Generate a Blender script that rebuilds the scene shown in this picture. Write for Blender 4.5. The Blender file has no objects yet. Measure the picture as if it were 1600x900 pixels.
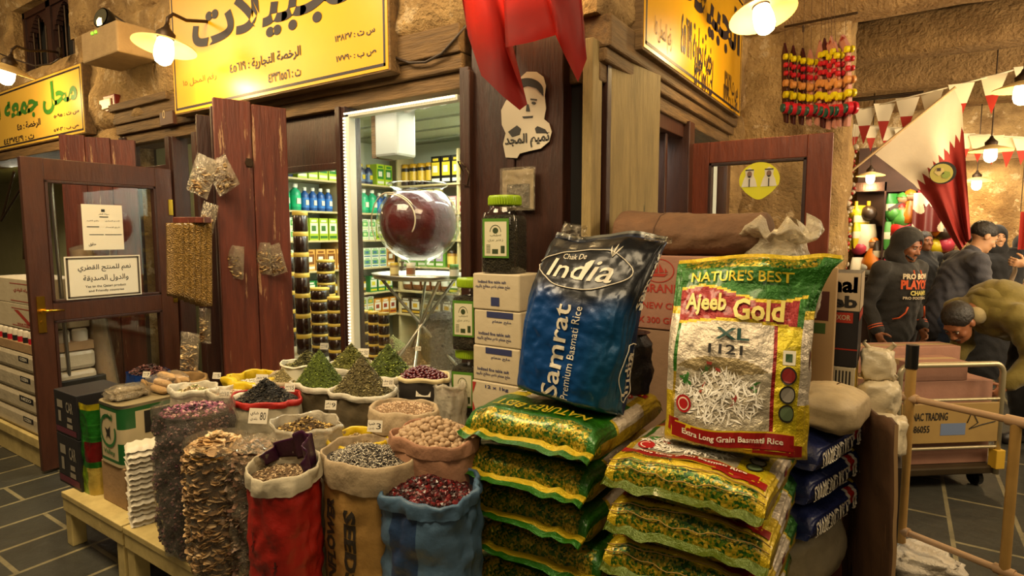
import bpy, bmesh, math, random, unicodedata
import numpy as np
from mathutils import Vector, Matrix, Euler, noise
S = bpy.context.scene
COL = S.collection
random.seed(11)
R = math.radians
# ---------------------------------------------------------------- camera, sky, lamps, exposure
F, YAW, PITCH, CH = 920.0, 33.3, 5.28, 1.6
cd = bpy.data.cameras.new('camera')
cam = bpy.data.objects.new('camera', cd)
COL.objects.link(cam)
cd.sensor_width = 36.0
cd.lens = 36.0 * F / 1600.0
cd.clip_start = 0.02
cam.location = (0, 0, CH)
cam.rotation_euler = (R(90 - PITCH), 0, R(YAW))
S.camera = cam
CM = cam.rotation_euler.to_matrix()
S.view_settings.view_transform = 'Standard'
S.view_settings.look = 'None'
S.view_settings.gamma = 1.0
S.view_settings.use_curve_mapping = False
S.view_settings.exposure = 0.0
wd = bpy.data.worlds.new('evening_sky')
S.world = wd
wd.use_nodes = True
wd.node_tree.nodes['Background'].inputs[0].default_value = (1.0, 0.68, 0.36, 1)
wd.node_tree.nodes['Background'].inputs[1].default_value = 0.065


def light(name, kind, loc, power, col, size=0.1, target=None, sy=None, spread=None):
    d = bpy.data.lights.new(name, kind)
    d.energy = power
    d.color = col
    if kind == 'AREA':
        d.size = size
        if sy:
            d.shape = 'RECTANGLE'
            d.size_y = sy
        if spread:
            d.spread = R(spread)
    elif kind in ('POINT', 'SPOT'):
        d.shadow_soft_size = size
    o = bpy.data.objects.new(name, d)
    COL.objects.link(o)
    o.location = loc
    if target is not None:
        o.rotation_euler = (Vector(target) - Vector(loc)).to_track_quat('-Z', 'Y').to_euler()
    return o


WARM = (1.0, 0.66, 0.30)
# unseen fill lights added over the alley and arcade, behind and beside the viewer
light('alley_fill', 'AREA', (-0.5, 0.6, 3.7), 74, (1.0, 0.76, 0.44), 1.3, (-1.2, 2.2, 1.3), 0.9)
light('alley_fill', 'AREA', (-3.0, 0.6, 3.7), 125, (1.0, 0.76, 0.44), 1.5, (-3.0, 1.9, 0.6), 0.9)
light('alley_fill', 'AREA', (-6.6, 0.2, 3.8), 60, (1.0, 0.74, 0.40), 1.4, (-6.2, 2.4, 1.6), 0.9)
light('alley_fill', 'AREA', (1.4, -1.6, 3.4), 20, (1.0, 0.78, 0.48), 1.6, (-0.8, 2.0, 1.0), 1.2)
light('arcade_fill', 'AREA', (2.2, 3.4, 3.1), 80, (1.0, 0.76, 0.46), 1.2, (0.6, 4.6, 0.8), 1.0)
light('arcade_fill', 'AREA', (3.4, 6.8, 3.0), 150, (1.0, 0.78, 0.50), 1.6, (0.8, 8.8, 1.4), 1.6)
light('arcade_fill', 'AREA', (3.0, 4.6, 1.7), 130, (1.0, 0.76, 0.46), 1.0, (1.6, 6.2, 3.4), 1.0)  # added up-light that brightens the beams from below
# the shop's own ceiling lights
light('shop_ceiling_light', 'AREA', (-3.0, 3.75, 2.45), 62, (0.97, 1.0, 0.80), 1.6, (-3.0, 3.75, 0), 0.9)
light('shop_window_light', 'AREA', (-2.75, 2.75, 2.46), 26, (1.0, 0.97, 0.78), 1.5, (-2.75, 2.75, 0), 0.3)
light('side_shop_light', 'AREA', (-1.8, 3.3, 2.3), 22, (0.9, 1.0, 0.95), 0.5, (-1.8, 3.3, 0), 0.8)


# ---------------------------------------------------------------- pixel rays (a point of the photo on a known plane)
def ray(px, py):
    return CM @ Vector(((px - 800) / F, (450 - py) / F, -1.0))


def _hit(px, py, ax, val):
    d = ray(px, py)
    o = cam.location
    t = (val - o[ax]) / d[ax]
    return o + d * t


def onX(px, py, v): return _hit(px, py, 0, v)
def onY(px, py, v): return _hit(px, py, 1, v)
def onZ(px, py, v): return _hit(px, py, 2, v)


def dep(px, py, d):
    r = ray(px, py)
    f = CM @ Vector((0, 0, -1))
    return cam.location + r * (d / 1.0)


def depth(p):
    return (Vector(p) - cam.location).dot(CM @ Vector((0, 0, -1)))


def ppm(p):
    return F / depth(p)


# ---------------------------------------------------------------- colours and materials
def C(h):
    h = h.lstrip('#')
    o = []
    for i in (0, 2, 4):
        v = int(h[i:i + 2], 16) / 255
        o.append(v / 12.92 if v <= 0.04045 else ((v + 0.055) / 1.055) ** 2.4)
    return tuple(o)


def mixc(a, b, t): return tuple(x + (y - x) * t for x, y in zip(a, b))


MATS = {}


def nn(nt, t, **kw):
    n = nt.nodes.new(t)
    for k, v in kw.items():
        if hasattr(n, k):
            setattr(n, k, v)
        else:
            n.inputs[k].default_value = v
    return n


def mat(key, col='#808080', rough=0.6, metal=0.0, var=None, col2=None, streak=None, bump=0.0, bscale=30.0,
        attr=False, emit=None, spec=0.5, film=None, glass=False, coat=0.0, detail=4.0, fine=0.0, worn=None, wscale=6.0, wcut=0.62,
        brick=None, sss=0.0, sheen=0.0, weave=0.0):
    """procedural material; var=(scale, amount) mottles towards col2; worn=(colour) scatters worn patches"""
    if key in MATS:
        return MATS[key]
    m = bpy.data.materials.new(key)
    MATS[key] = m
    m.use_nodes = True
    nt = m.node_tree
    L = nt.links
    b = nt.nodes['Principled BSDF']
    out = nt.nodes['Material Output']
    c = C(col) if isinstance(col, str) else col
    b.inputs['Roughness'].default_value = rough
    b.inputs['Metallic'].default_value = metal
    b.inputs['Specular IOR Level'].default_value = spec
    if coat:
        b.inputs['Coat Weight'].default_value = coat
        b.inputs['Coat Roughness'].default_value = 0.15
    if sheen:
        b.inputs['Sheen Weight'].default_value = sheen
    tc = nn(nt, 'ShaderNodeTexCoord')
    mp = nn(nt, 'ShaderNodeMapping')
    L.new(tc.outputs['Object'], mp.inputs[0])
    if streak:
        mp.inputs['Scale'].default_value = streak
    src = None
    if attr:
        a = nn(nt, 'ShaderNodeVertexColor', layer_name='Col')
        src = a.outputs[0]
    else:
        rgb = nn(nt, 'ShaderNodeRGB')
        rgb.outputs[0].default_value = (*c, 1)
        src = rgb.outputs[0]
    if brick:
        bk = nn(nt, 'ShaderNodeTexBrick')
        mb = nn(nt, 'ShaderNodeMapping')
        mb.inputs['Rotation'].default_value = (0, 0, R(90))
        L.new(tc.outputs['Object'], mb.inputs[0])
        L.new(mb.outputs[0], bk.inputs['Vector'])
        bk.inputs['Scale'].default_value = 1.0
        bk.inputs['Brick Width'].default_value = brick[0]
        bk.inputs['Row Height'].default_value = brick[1]
        bk.inputs['Mortar Size'].default_value = brick[2]
        bk.inputs['Color1'].default_value = (*C(brick[3]), 1)
        bk.inputs['Color2'].default_value = (*C(brick[4]), 1)
        bk.inputs['Mortar'].default_value = (*C(brick[5]), 1)
        src = bk.outputs['Color']
    if var:
        n = nn(nt, 'ShaderNodeTexNoise', Scale=var[0], Detail=detail, Roughness=0.6)
        L.new(mp.outputs[0], n.inputs['Vector'])
        rmp = nn(nt, 'ShaderNodeMapRange')
        rmp.inputs[1].default_value = 0.3
        rmp.inputs[2].default_value = 0.7
        rmp.inputs[4].default_value = var[1]
        L.new(n.outputs[0], rmp.inputs[0])
        mx = nn(nt, 'ShaderNodeMixRGB')
        c2 = C(col2) if isinstance(col2, str) else (col2 or tuple(x * 0.35 for x in c))
        if attr and col2 is None:
            mx.blend_type = 'MULTIPLY'
            c2 = (0.45, 0.4, 0.35)
        mx.inputs[2].default_value = (*c2, 1)
        L.new(rmp.outputs[0], mx.inputs[0])
        L.new(src, mx.inputs[1])
        src = mx.outputs[0]
    if worn:
        n = nn(nt, 'ShaderNodeTexNoise', Scale=wscale, Detail=6.0, Roughness=0.7)
        L.new(mp.outputs[0], n.inputs['Vector'])
        rmp = nn(nt, 'ShaderNodeMapRange')
        rmp.inputs[1].default_value = wcut
        rmp.inputs[2].default_value = wcut + 0.05
        L.new(n.outputs[0], rmp.inputs[0])
        mx = nn(nt, 'ShaderNodeMixRGB')
        mx.inputs[2].default_value = (*C(worn), 1)
        L.new(rmp.outputs[0], mx.inputs[0])
        L.new(src, mx.inputs[1])
        src = mx.outputs[0]
    L.new(src, b.inputs['Base Color'])
    hs = []
    if bump:
        n = nn(nt, 'ShaderNodeTexNoise', Scale=bscale, Detail=6.0, Roughness=0.6)
        L.new(mp.outputs[0], n.inputs['Vector'])
        hs.append((n.outputs[0], bump))
    if fine:
        n = nn(nt, 'ShaderNodeTexVoronoi', Scale=bscale * 2.5)
        L.new(mp.outputs[0], n.inputs['Vector'])
        hs.append((n.outputs[0], fine))
    if weave:
        n = nn(nt, 'ShaderNodeTexChecker', Scale=weave)
        L.new(tc.outputs['Object'], n.inputs['Vector'])
        hs.append((n.outputs[1], 0.121))
    prev = None
    for h, s in hs:
        bp = nn(nt, 'ShaderNodeBump')
        bp.inputs['Strength'].default_value = .5 if s == 0.121 else min(1.0, s)
        bp.inputs['Distance'].default_value = 0.004 if s == 0.121 else 0.02 if s < 1 else 0.05
        L.new(h, bp.inputs['Height'])
        if prev:
            L.new(prev.outputs[0], bp.inputs['Normal'])
        prev = bp
    if prev:
        L.new(prev.outputs[0], b.inputs['Normal'])
    if emit:
        b.inputs['Emission Color'].default_value = (*(C(emit[0]) if isinstance(emit[0], str) else emit[0]), 1)
        b.inputs['Emission Strength'].default_value = emit[1]
    if glass or film is not None:
        tr = nn(nt, 'ShaderNodeBsdfTransparent')
        gl = nn(nt, 'ShaderNodeBsdfGlossy')
        gl.inputs['Roughness'].default_value = rough
        lw = nn(nt, 'ShaderNodeLayerWeight')
        pw = nn(nt, 'ShaderNodeMath', operation='POWER')
        pw.inputs[1].default_value = 4.0
        fr = nn(nt, 'ShaderNodeMapRange')
        fr.inputs[3].default_value = 0.05
        L.new(lw.outputs['Facing'], pw.inputs[0])
        L.new(pw.outputs[0], fr.inputs[0])
        if prev:
            L.new(prev.outputs[0], gl.inputs['Normal'])
            L.new(prev.outputs[0], lw.inputs['Normal'])
        m1 = nn(nt, 'ShaderNodeMixShader')
        L.new(fr.outputs[0], m1.inputs[0])
        L.new(tr.outputs[0], m1.inputs[1])
        L.new(gl.outputs[0], m1.inputs[2])
        last = m1
        tr.inputs[0].default_value = (*mixc((1, 1, 1), c, 0.25), 1)
        if film:
            m2 = nn(nt, 'ShaderNodeMixShader')
            m2.inputs[0].default_value = film
            L.new(m1.outputs[0], m2.inputs[1])
            L.new(b.outputs[0], m2.inputs[2])
            last = m2
        L.new(last.outputs[0], out.inputs['Surface'])
    return m


# ---------------------------------------------------------------- mesh builder
class MB:
    def __init__(s):
        s.v, s.f, s.m, s.c, s.s = [], [], [], [], []
        s.has = False

    def add(s, vs, fs, mi=0, col=None, sm=False):
        o = len(s.v)
        s.v.extend([tuple(v) for v in vs])
        for i, f in enumerate(fs):
            s.f.append(tuple(x + o for x in f))
            s.m.append(mi[i] if isinstance(mi, list) else mi)
            cc = col[i] if isinstance(col, list) else col
            if cc is not None:
                s.has = True
            s.c.append(cc)
            s.s.append(sm)
        return s

    def box(s, a, b, mi=0, col=None, M=None):
        (x0, y0, z0), (x1, y1, z1) = a, b
        vs = [(x, y, z) for z in (z0, z1) for y in (y0, y1) for x in (x0, x1)]
        if M is not None:
            vs = [M @ Vector(v) for v in vs]
        # faces: bottom, top, front(-y), back(+y), left(-x), right(+x)
        fs = [(0, 2, 3, 1), (4, 5, 7, 6), (0, 1, 5, 4), (2, 6, 7, 3), (0, 4, 6, 2), (1, 3, 7, 5)]
        return s.add(vs, fs, mi, col)

    def cyl(s, p0, p1, r0, r1=None, n=16, mi=0, col=None, caps=True, sm=True):
        r1 = r0 if r1 is None else r1
        p0, p1 = Vector(p0), Vector(p1)
        d = (p1 - p0).normalized()
        a = d.orthogonal().normalized()
        b = d.cross(a)
        vs = []
        for p, r in ((p0, r0), (p1, r1)):
            for i in range(n):
                t = 2 * math.pi * i / n
                vs.append(p + (a * math.cos(t) + b * math.sin(t)) * r)
        s.add(vs, [(i, (i + 1) % n, n + (i + 1) % n, n + i) for i in range(n)], mi, col, sm)
        if caps:
            s.add(vs[:n], [tuple(range(n - 1, -1, -1))], mi, col)
            s.add(vs[n:], [tuple(range(n))], mi, col)
        return s

    def tube(s, pts, r, n=8, mi=0, col=None):
        pts = [Vector(p) for p in pts]
        vs = []
        a = None
        N = len(pts)
        for i, p in enumerate(pts):
            d = (pts[min(i + 1, N - 1)] - pts[max(i - 1, 0)]).normalized()
            if a is None:
                a = d.orthogonal().normalized()
            a = (a - d * a.dot(d)).normalized()
            b = d.cross(a)
            rr = r[i] if isinstance(r, (list, tuple)) else r
            for k in range(n):
                t = 2 * math.pi * k / n
                vs.append(p + (a * math.cos(t) + b * math.sin(t)) * rr)
        fs = []
        for i in range(N - 1):
            for k in range(n):
                fs.append((i * n + k, i * n + (k + 1) % n, (i + 1) * n + (k + 1) % n, (i + 1) * n + k))
        fs.append(tuple(range(n - 1, -1, -1)))
        fs.append(tuple((N - 1) * n + k for k in range(n)))
        return s.add(vs, fs, mi, col, True)

    def lathe(s, prof, n=32, c=(0, 0, 0), mi=0, col=None, sx=1, sy=1, wob=None, sm=True, M=None):
        vs = []
        for j, (r, z) in enumerate(prof):
            for i in range(n):
                t = 2 * math.pi * i / n
                k = 1 + (wob(t, z) if wob else 0)
                p = Vector((c[0] + r * k * sx * math.cos(t), c[1] + r * k * sy * math.sin(t), c[2] + z))
                vs.append(M @ p if M is not None else p)
        fs = []
        for j in range(len(prof) - 1):
            for i in range(n):
                fs.append((j * n + i, j * n + (i + 1) % n, (j + 1) * n + (i + 1) % n, (j + 1) * n + i))
        if prof[0][0] > 0 and prof[0][0] != prof[-1][0]:
            pass
        return s.add(vs, fs, mi, col, sm)

    def grid(s, fn, nu, nv, mi=0, colfn=None, sm=True, flip=False, mifn=None):
        vs = [fn(i / nu, j / nv) for j in range(nv + 1) for i in range(nu + 1)]
        fs, cs, ms = [], [], []
        for j in range(nv):
            for i in range(nu):
                a = j * (nu + 1) + i
                q = (a, a + 1, a + nu + 2, a + nu + 1)
                fs.append(q[::-1] if flip else q)
                if colfn:
                    cs.append(colfn((i + .5) / nu, (j + .5) / nv))
                ms.append(mifn((i + .5) / nu, (j + .5) / nv) if mifn else mi)
        return s.add(vs, fs, ms, cs if colfn else None, sm)

    def prism(s, poly, y0, y1, mi=0, col=None, fr=None):
        """polygon in x,z extruded along y (or mapped by fr(x,y,z))"""
        n = len(poly)
        vs = [(x, y0, z) for x, z in poly] + [(x, y1, z) for x, z in poly]
        if fr:
            vs = [fr(*v) for v in vs]
        fs = [tuple(range(n)), tuple(range(2 * n - 1, n - 1, -1))]
        fs += [(i, n + i, n + (i + 1) % n, (i + 1) % n) for i in range(n)]
        return s.add(vs, fs, mi, col)

    def xf(s, M, start=0):
        s.v[start:] = [tuple(M @ Vector(v)) for v in s.v[start:]]
        return s

    def mesh(s, name, mats):
        me = bpy.data.meshes.new(name)
        me.from_pydata(s.v, [], s.f)
        for m in (mats if isinstance(mats, (list, tuple)) else [mats]):
            me.materials.append(m)
        me.polygons.foreach_set('material_index', s.m)
        me.polygons.foreach_set('use_smooth', s.s)
        if s.has:
            at = me.color_attributes.new('Col', 'FLOAT_COLOR', 'CORNER')
            buf = []
            for f, c in zip(s.f, s.c):
                c = c or (0.5, 0.5, 0.5)
                buf.extend((*c, 1.0) * len(f))
            at.data.foreach_set('color', buf)
        me.update()
        return me

    def build(s, name, mats, parent=None, loc=None, rz=0, bevel=0, solid=0, sub=0, rot=None):
        o = bpy.data.objects.new(name, s.mesh(name, mats))
        COL.objects.link(o)
        if loc is not None:
            o.location = loc
        o.rotation_euler = rot if rot else (0, 0, rz)
        if parent:
            o.parent = parent
        if solid:
            md = o.modifiers.new('t', 'SOLIDIFY')
            md.thickness = solid
            md.offset = -1
        if bevel:
            md = o.modifiers.new('b', 'BEVEL')
            md.width = bevel
            md.segments = 2
            md.limit_method = 'ANGLE'
            md.angle_limit = R(50)
        if sub:
            md = o.modifiers.new('s', 'SUBSURF')
            md.levels = md.render_levels = sub
        return o


def tag(o, label, cat, group=None, kind=None):
    o['label'] = label
    o['category'] = cat
    if group:
        o['group'] = group
    if kind:
        o['kind'] = kind
    return o


def struct(o):
    o['kind'] = 'structure'
    return o


def thing(name, label, cat, loc=(0, 0, 0), rz=0, group=None, rot=None):
    o = bpy.data.objects.new(name, None)
    o.empty_display_size = 0.05
    COL.objects.link(o)
    o.location = loc
    o.rotation_euler = rot if rot else (0, 0, rz)
    return tag(o, label, cat, group)


def dup(root, loc, rz=None, label=None, group=None, scale=None, rot=None):
    r = root.copy()
    COL.objects.link(r)
    r.location = loc
    if rot is not None:
        r.rotation_euler = rot
    elif rz is not None:
        r.rotation_euler = (0, 0, rz)
    if scale is not None:
        r.scale = scale if isinstance(scale, (tuple, list)) else (scale,) * 3
    if label:
        r['label'] = label
    if group:
        r['group'] = group
    for ch in list(root.children):
        c = ch.copy()
        COL.objects.link(c)
        c.parent = r
        for g in list(ch.children):
            d = g.copy()
            COL.objects.link(d)
            d.parent = c
    return r


# ---------------------------------------------------------------- lettering
_AR = {}
for cp in range(0xFE70, 0xFEFD):
    d = unicodedata.decomposition(chr(cp)).split()
    if len(d) >= 2:
        _AR[(d[0][1:-1], ''.join(chr(int(x, 16)) for x in d[1:]))] = chr(cp)


def arab(t):
    """join Arabic letters into their presentation forms and put them in drawing order"""
    t = t.replace('لا', '\ufefb')
    def joins_next(c): return ('initial', c) in _AR
    def is_let(c): return ('isolated', c) in _AR or c == '\ufefb'
    o = []
    for i, c in enumerate(t):
        p = t[i - 1] if i else ' '
        n = t[i + 1] if i + 1 < len(t) else ' '
        pj = joins_next(p)
        if c == '\ufefb':
            o.append('\ufefc' if pj else c)
            continue
        if c == 'ـ' or not is_let(c):
            o.append(c)
            continue
        nj = joins_next(c) and (is_let(n))
        form = 'medial' if pj and nj else 'final' if pj else 'initial' if nj else 'isolated'
        o.append(_AR.get((form, c), c))
    out, num = [], []
    for c in reversed(o):
        if c.isdigit() or '٠' <= c <= '٩':
            num.insert(0, c)
        else:
            out += num
            num = []
            out.append(c)
    return ''.join(out + num)


_TC = {}


def text_geo(s, ar=False, bold=0.0, shear=0.0, spacing=1.0):
    k = (s, bold, shear, spacing)
    if k in _TC:
        return _TC[k]
    cu = bpy.data.curves.new('t', 'FONT')
    cu.body = arab(s) if ar else s
    cu.offset = bold
    cu.shear = shear
    cu.space_character = spacing
    cu.resolution_u = 2
    cu.fill_mode = 'FRONT'
    ob = bpy.data.objects.new('t', cu)
    me = ob.to_mesh()
    vs = [(v.co.x, v.co.y) for v in me.vertices]
    fs = [tuple(p.vertices) for p in me.polygons]
    ob.to_mesh_clear()
    bpy.data.objects.remove(ob)
    bpy.data.curves.remove(cu)
    if vs:
        x0 = min(v[0] for v in vs); x1 = max(v[0] for v in vs)
        y0 = min(v[1] for v in vs); y1 = max(v[1] for v in vs)
        vs = [((x - x0) / max(1e-6, x1 - x0), (y - y0) / max(1e-6, y1 - y0)) for x, y in vs]
    else:
        print('EMPTY TEXT', s)
    _TC[k] = (vs, fs)
    return _TC[k]


def put_text(mb, s, x0, y0, x1, y1, fn, ar=False, bold=0.0, mi=0, col=None, shear=0.0, rot=0, cut=0.0, arc=0.0, spacing=1.0):
    """text filling the box x0..x1, y0..y1 of a surface; fn(x,y) -> point. rot=90 reads upward, 180 upside down, -90 downward"""
    vs, fs = text_geo(s, ar, bold, shear, spacing)
    if not vs:
        return mb
    def place(u, v):
        if rot == 90: u, v = 1 - v, u
        elif rot == -90: u, v = v, 1 - u
        elif rot == 180: u, v = 1 - u, 1 - v
        return (x0 + (x1 - x0) * u, y0 + (y1 - y0) * v + arc * (1 - (2 * u - 1) ** 2))
    P = [place(u, v) for u, v in vs]
    if cut:
        bm = bmesh.new()
        bv = [bm.verts.new((p[0], p[1], 0)) for p in P]
        for f in fs:
            try:
                bm.faces.new([bv[i] for i in f])
            except ValueError:
                pass
        for it in range(3):
            bmesh.ops.triangulate(bm, faces=bm.faces)
            es = [e for e in bm.edges if e.calc_length() > cut]
            if not es:
                break
            bmesh.ops.subdivide_edges(bm, edges=es, cuts=1)
        bmesh.ops.triangulate(bm, faces=bm.faces)
        bm.verts.index_update()
        P = [(v.co.x, v.co.y) for v in bm.verts]
        fs = [tuple(v.index for v in f.verts) for f in bm.faces]
        bm.free()
    return mb.add([fn(x, y) for x, y in P], fs, mi, col)


def noise3(p, s=1.0, o=0.0):
    return noise.noise(Vector((p[0] * s + o, p[1] * s + o * 1.7, p[2] * s - o)))


def fbm(p, s=1.0, o=0.0, oct=3):
    a, t = 1.0, 0.0
    for i in range(oct):
        t += a * noise3(p, s, o + i * 5.3)
        s *= 2.1
        a *= 0.5
    return t


def sstep(a, b, x):
    t = max(0.0, min(1.0, (x - a) / (b - a)))
    return t * t * (3 - 2 * t)


INK = mat('black_print', '#17130f', 0.6)
# ================================================================ THE SETTING
FY, FX = 2.42, -1.15          # planes of the two shop fronts that meet at the corner
PLAS = mat('old_plaster', '#c6a269', 0.95, var=(4.0, 0.9), col2='#74542f', bump=1.0, bscale=34, detail=9, worn='#cdb084', wscale=5, wcut=0.57)
DPLAS = mat('beam_plaster', '#b08d5c', 0.95, var=(6, 0.7), col2='#745630', bump=1.0, bscale=26, detail=8)
DWOOD = mat('dark_red_wood', '#3a1d12', 0.42, var=(7, 0.7), col2='#1e0d08', streak=(7, 7, 0.7), bump=0.25, bscale=14, worn='#7d5a3c', wscale=5, wcut=0.74)
RWOOD = mat('worn_red_wood', '#6f3220', 0.5, var=(5, 0.8), col2='#40190f', streak=(6, 6, 0.6), bump=0.3, bscale=10, worn='#a8825c', wscale=4.5, wcut=0.61)
DOORW = mat('door_wood', '#4a2818', 0.38, var=(6, 0.6), col2='#2c140b', streak=(5, 5, 0.8), bump=0.15, bscale=12, worn='#8d6a48', wscale=7, wcut=0.75)
GWOOD = mat('weathered_wood', '#9b8452', 0.7, var=(5, 0.7), col2='#6a5a35', streak=(5, 5, 0.7), bump=0.5, bscale=16, worn='#4f4a2c', wscale=3, wcut=0.66)
LWOOD = mat('lintel_wood', '#7a5c34', 0.7, var=(5, 0.7), col2='#3c2a16', streak=(0.8, 7, 7), bump=0.6, bscale=14)
RSIDE = mat('rail_wood', '#7a5c34', 0.7, var=(5, 0.7), col2='#3c2a16', streak=(7, 0.8, 7), bump=0.6, bscale=14)
BLACK = mat('black_gap', '#0c0806', 0.9)
GLASS = mat('window_glass', '#ffffff', 0.02, glass=True)
CREAM = mat('cream_paint', '#cdb878', 0.5, var=(9, 0.6), col2='#8f7a45', bump=0.15, bscale=20, worn='#4d3c20', wscale=8, wcut=0.7)
BRASS = mat('brass', '#d8a83a', 0.25, 1.0)
STEEL = mat('steel', '#b9b4a6', 0.3, 1.0)
FLOORM = mat('slate_tiles', '#46443a', 0.42, brick=(0.62, 0.31, 0.011, '#43423a', '#35352f', '#8f8462'), var=(7, 0.55), col2='#26241d', bump=0.35, bscale=12)
WHITEW = mat('shop_paint', '#c9cdb4', 0.8)
CEILM = mat('shop_ceiling', '#9ba184', 0.8, bump=0.1, bscale=20)

m = MB(); m.box((-17, -4, -0.1), (8, 24, 0.0)); struct(m.build('floor', FLOORM))


def rough(name, o, u, v, n, w, h, amp=0.085, step=0.045, ma=None, seed=0.0, parent=None):
    """a rough plastered face: o corner, u/v unit directions, n outward"""
    o, u, v, n = Vector(o), Vector(u), Vector(v), Vector(n)
    mb = MB()
    nu, nv = max(2, int(w / step)), max(2, int(h / step))
    def fn(a, b):
        p = o + u * (a * w) + v * (b * h)
        e = min(a, 1 - a) * w
        e2 = min(b, 1 - b) * h
        k = sstep(0, 0.05, min(e, e2))
        return p + n * (amp * k * (0.55 + 0.8 * fbm(p, 3.2, seed, 5)))
    mb.grid(fn, nu, nv, flip=u.cross(v).dot(n) < 0)
    t = 0.25
    # body behind the face
    c = [o, o + u * w, o + u * w + v * h, o + v * h]
    vs = c + [p - n * t for p in c]
    mb.add(vs, [(4, 5, 6, 7), (0, 1, 5, 4), (1, 2, 6, 5), (2, 3, 7, 6), (3, 0, 4, 7)])
    ob = mb.build(name, ma or PLAS, parent)
    return struct(ob)


X, Y, Z, NX, NY = (1, 0, 0), (0, 1, 0), (0, 0, 1), (-1, 0, 0), (0, -1, 0)
# front (street) side, left of the corner
rough('wall_front', (-4.78, FY, 2.62), X, Z, NY, 3.63, 2.6, seed=1)
rough('wall_pier', (-6.3, FY, 2.5), X, Z, NY, 1.52, 0.85, seed=2)
rough('wall_pier', (-6.38, FY, 3.35), X, Z, NY, 1.6, 1.9, seed=3)
rough('wall_pier', (-6.3, FY, 0), X, Z, NY, 0.78, 2.5, seed=4)
rough('wall_upper', (-16, FY, 3.86), X, Z, NY, 9.62, 1.3, seed=5, step=.09)
rough('wall_upper', (-16, FY, 2.42), X, Z, NY, 9.7, 0.80, seed=6, step=.09)
rough('wall_upper', (-8.45, FY, 3.22), X, Z, NY, 0.75, 0.64, seed=7)
rough('wall_upper', (-16, FY, 3.22), X, Z, NY, 6.6, 0.64, seed=18, step=.09)
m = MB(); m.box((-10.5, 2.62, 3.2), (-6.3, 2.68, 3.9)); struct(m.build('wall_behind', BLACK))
# lintel of dark moulded wood over the shop opening
m = MB()
m.box((-5.55, 2.37, 2.50), (-1.87, 2.68, 2.64))
m.box((-5.55, 2.39, 2.42), (-1.87, 2.68, 2.50))
m.box((-5.55, 2.42, 2.335), (-1.87, 2.68, 2.42))
m.box((-5.55, 2.34, 2.60), (-4.62, 2.45, 2.66))
struct(m.build('trim_lintel', LWOOD, bevel=0.008))
# jambs and mullion of the shop front
for nm, x0, x1, z0, z1 in (('trim_jamb', -4.78, -4.68, 0, 2.34), ('trim_jamb', -5.52, -5.44, 0, 2.4), ('trim_jamb', -4.4, -4.3, 0, 2.34), ('trim_mullion', -2.83, -2.745, 0, 2.34)):
    m = MB(); m.box((x0, 2.40, z0), (x1, 2.52, z1)); m.box((x0 + .015, 2.385, z0), (x1 - .03, 2.41, z1))
    struct(m.build(nm, DWOOD, bevel=0.004))
m = MB(); m.box((-5.44, 2.42, 2.08), (-4.78, 2.5, 2.14)); struct(m.build('trim_transom', DWOOD, bevel=.004))
m = MB(); m.box((-3.6, 2.46, 2.02), (-2.82, 2.5, 2.34)); m.box((-3.6, 2.44, 1.99), (-2.82, 2.5, 2.03)); struct(m.build('trim_panel', DWOOD, bevel=.003))
# glass panes
m = MB(); m.box((-2.745, 2.445, 0.5), (-1.9, 2.449, 2.30)); struct(m.build('window_1', GLASS))
m = MB(); m.box((-5.44, 2.46, 2.14), (-4.78, 2.464, 2.34)); struct(m.build('window_2', GLASS))
m = MB(); m.box((-4.68, 2.46, 0.5), (-4.4, 2.464, 2.34)); struct(m.build('window_3', GLASS))
# white rail with a strip of tiny lamps round the big pane
LED = mat('strip_lamps', '#fff4d8', 0.4, emit=((1.0, 0.9, 0.7), 1.3))
WRAIL = mat('white_rail', '#d8d6c4', 0.4)
m = MB()
m.box((-2.742, 2.39, 0.5), (-2.70, 2.44, 2.30)); m.box((-2.742, 2.39, 2.27), (-1.9, 2.44, 2.30))
fr = struct(m.build('trim_rail', WRAIL, bevel=.004))
m = MB()
for i in range(90): m.box((-2.737, 2.378, .55 + i * .0192), (-2.727, 2.39, .556 + i * .0192 + .005))
for i in range(44): m.box((-2.73 + i * .0188, 2.378, 2.285), (-2.722 + i * .0188, 2.39, 2.295))
struct(m.build('trim_strip', LED))
# dark timber cladding of the corner
m = MB()
m.box((-1.872, 2.37, 0), (-1.815, 2.66, 2.42))
m.box((-1.815, 2.395, 0), (-1.56, 2.66, 2.66)); m.box((-1.556, 2.40, 0), (-1.30, 2.66, 2.66))
m.box((-1.84, 2.36, 0), (-1.80, 2.40, 2.40))
struct(m.build('trim_corner', DWOOD, bevel=.006))
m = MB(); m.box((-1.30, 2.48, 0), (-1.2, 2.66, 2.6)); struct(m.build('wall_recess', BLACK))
m = MB(); m.box((-1.205, 2.40, 0), (-1.155, 2.50, 2.45)); struct(m.build('trim_post', GWOOD, bevel=.005))
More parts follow.
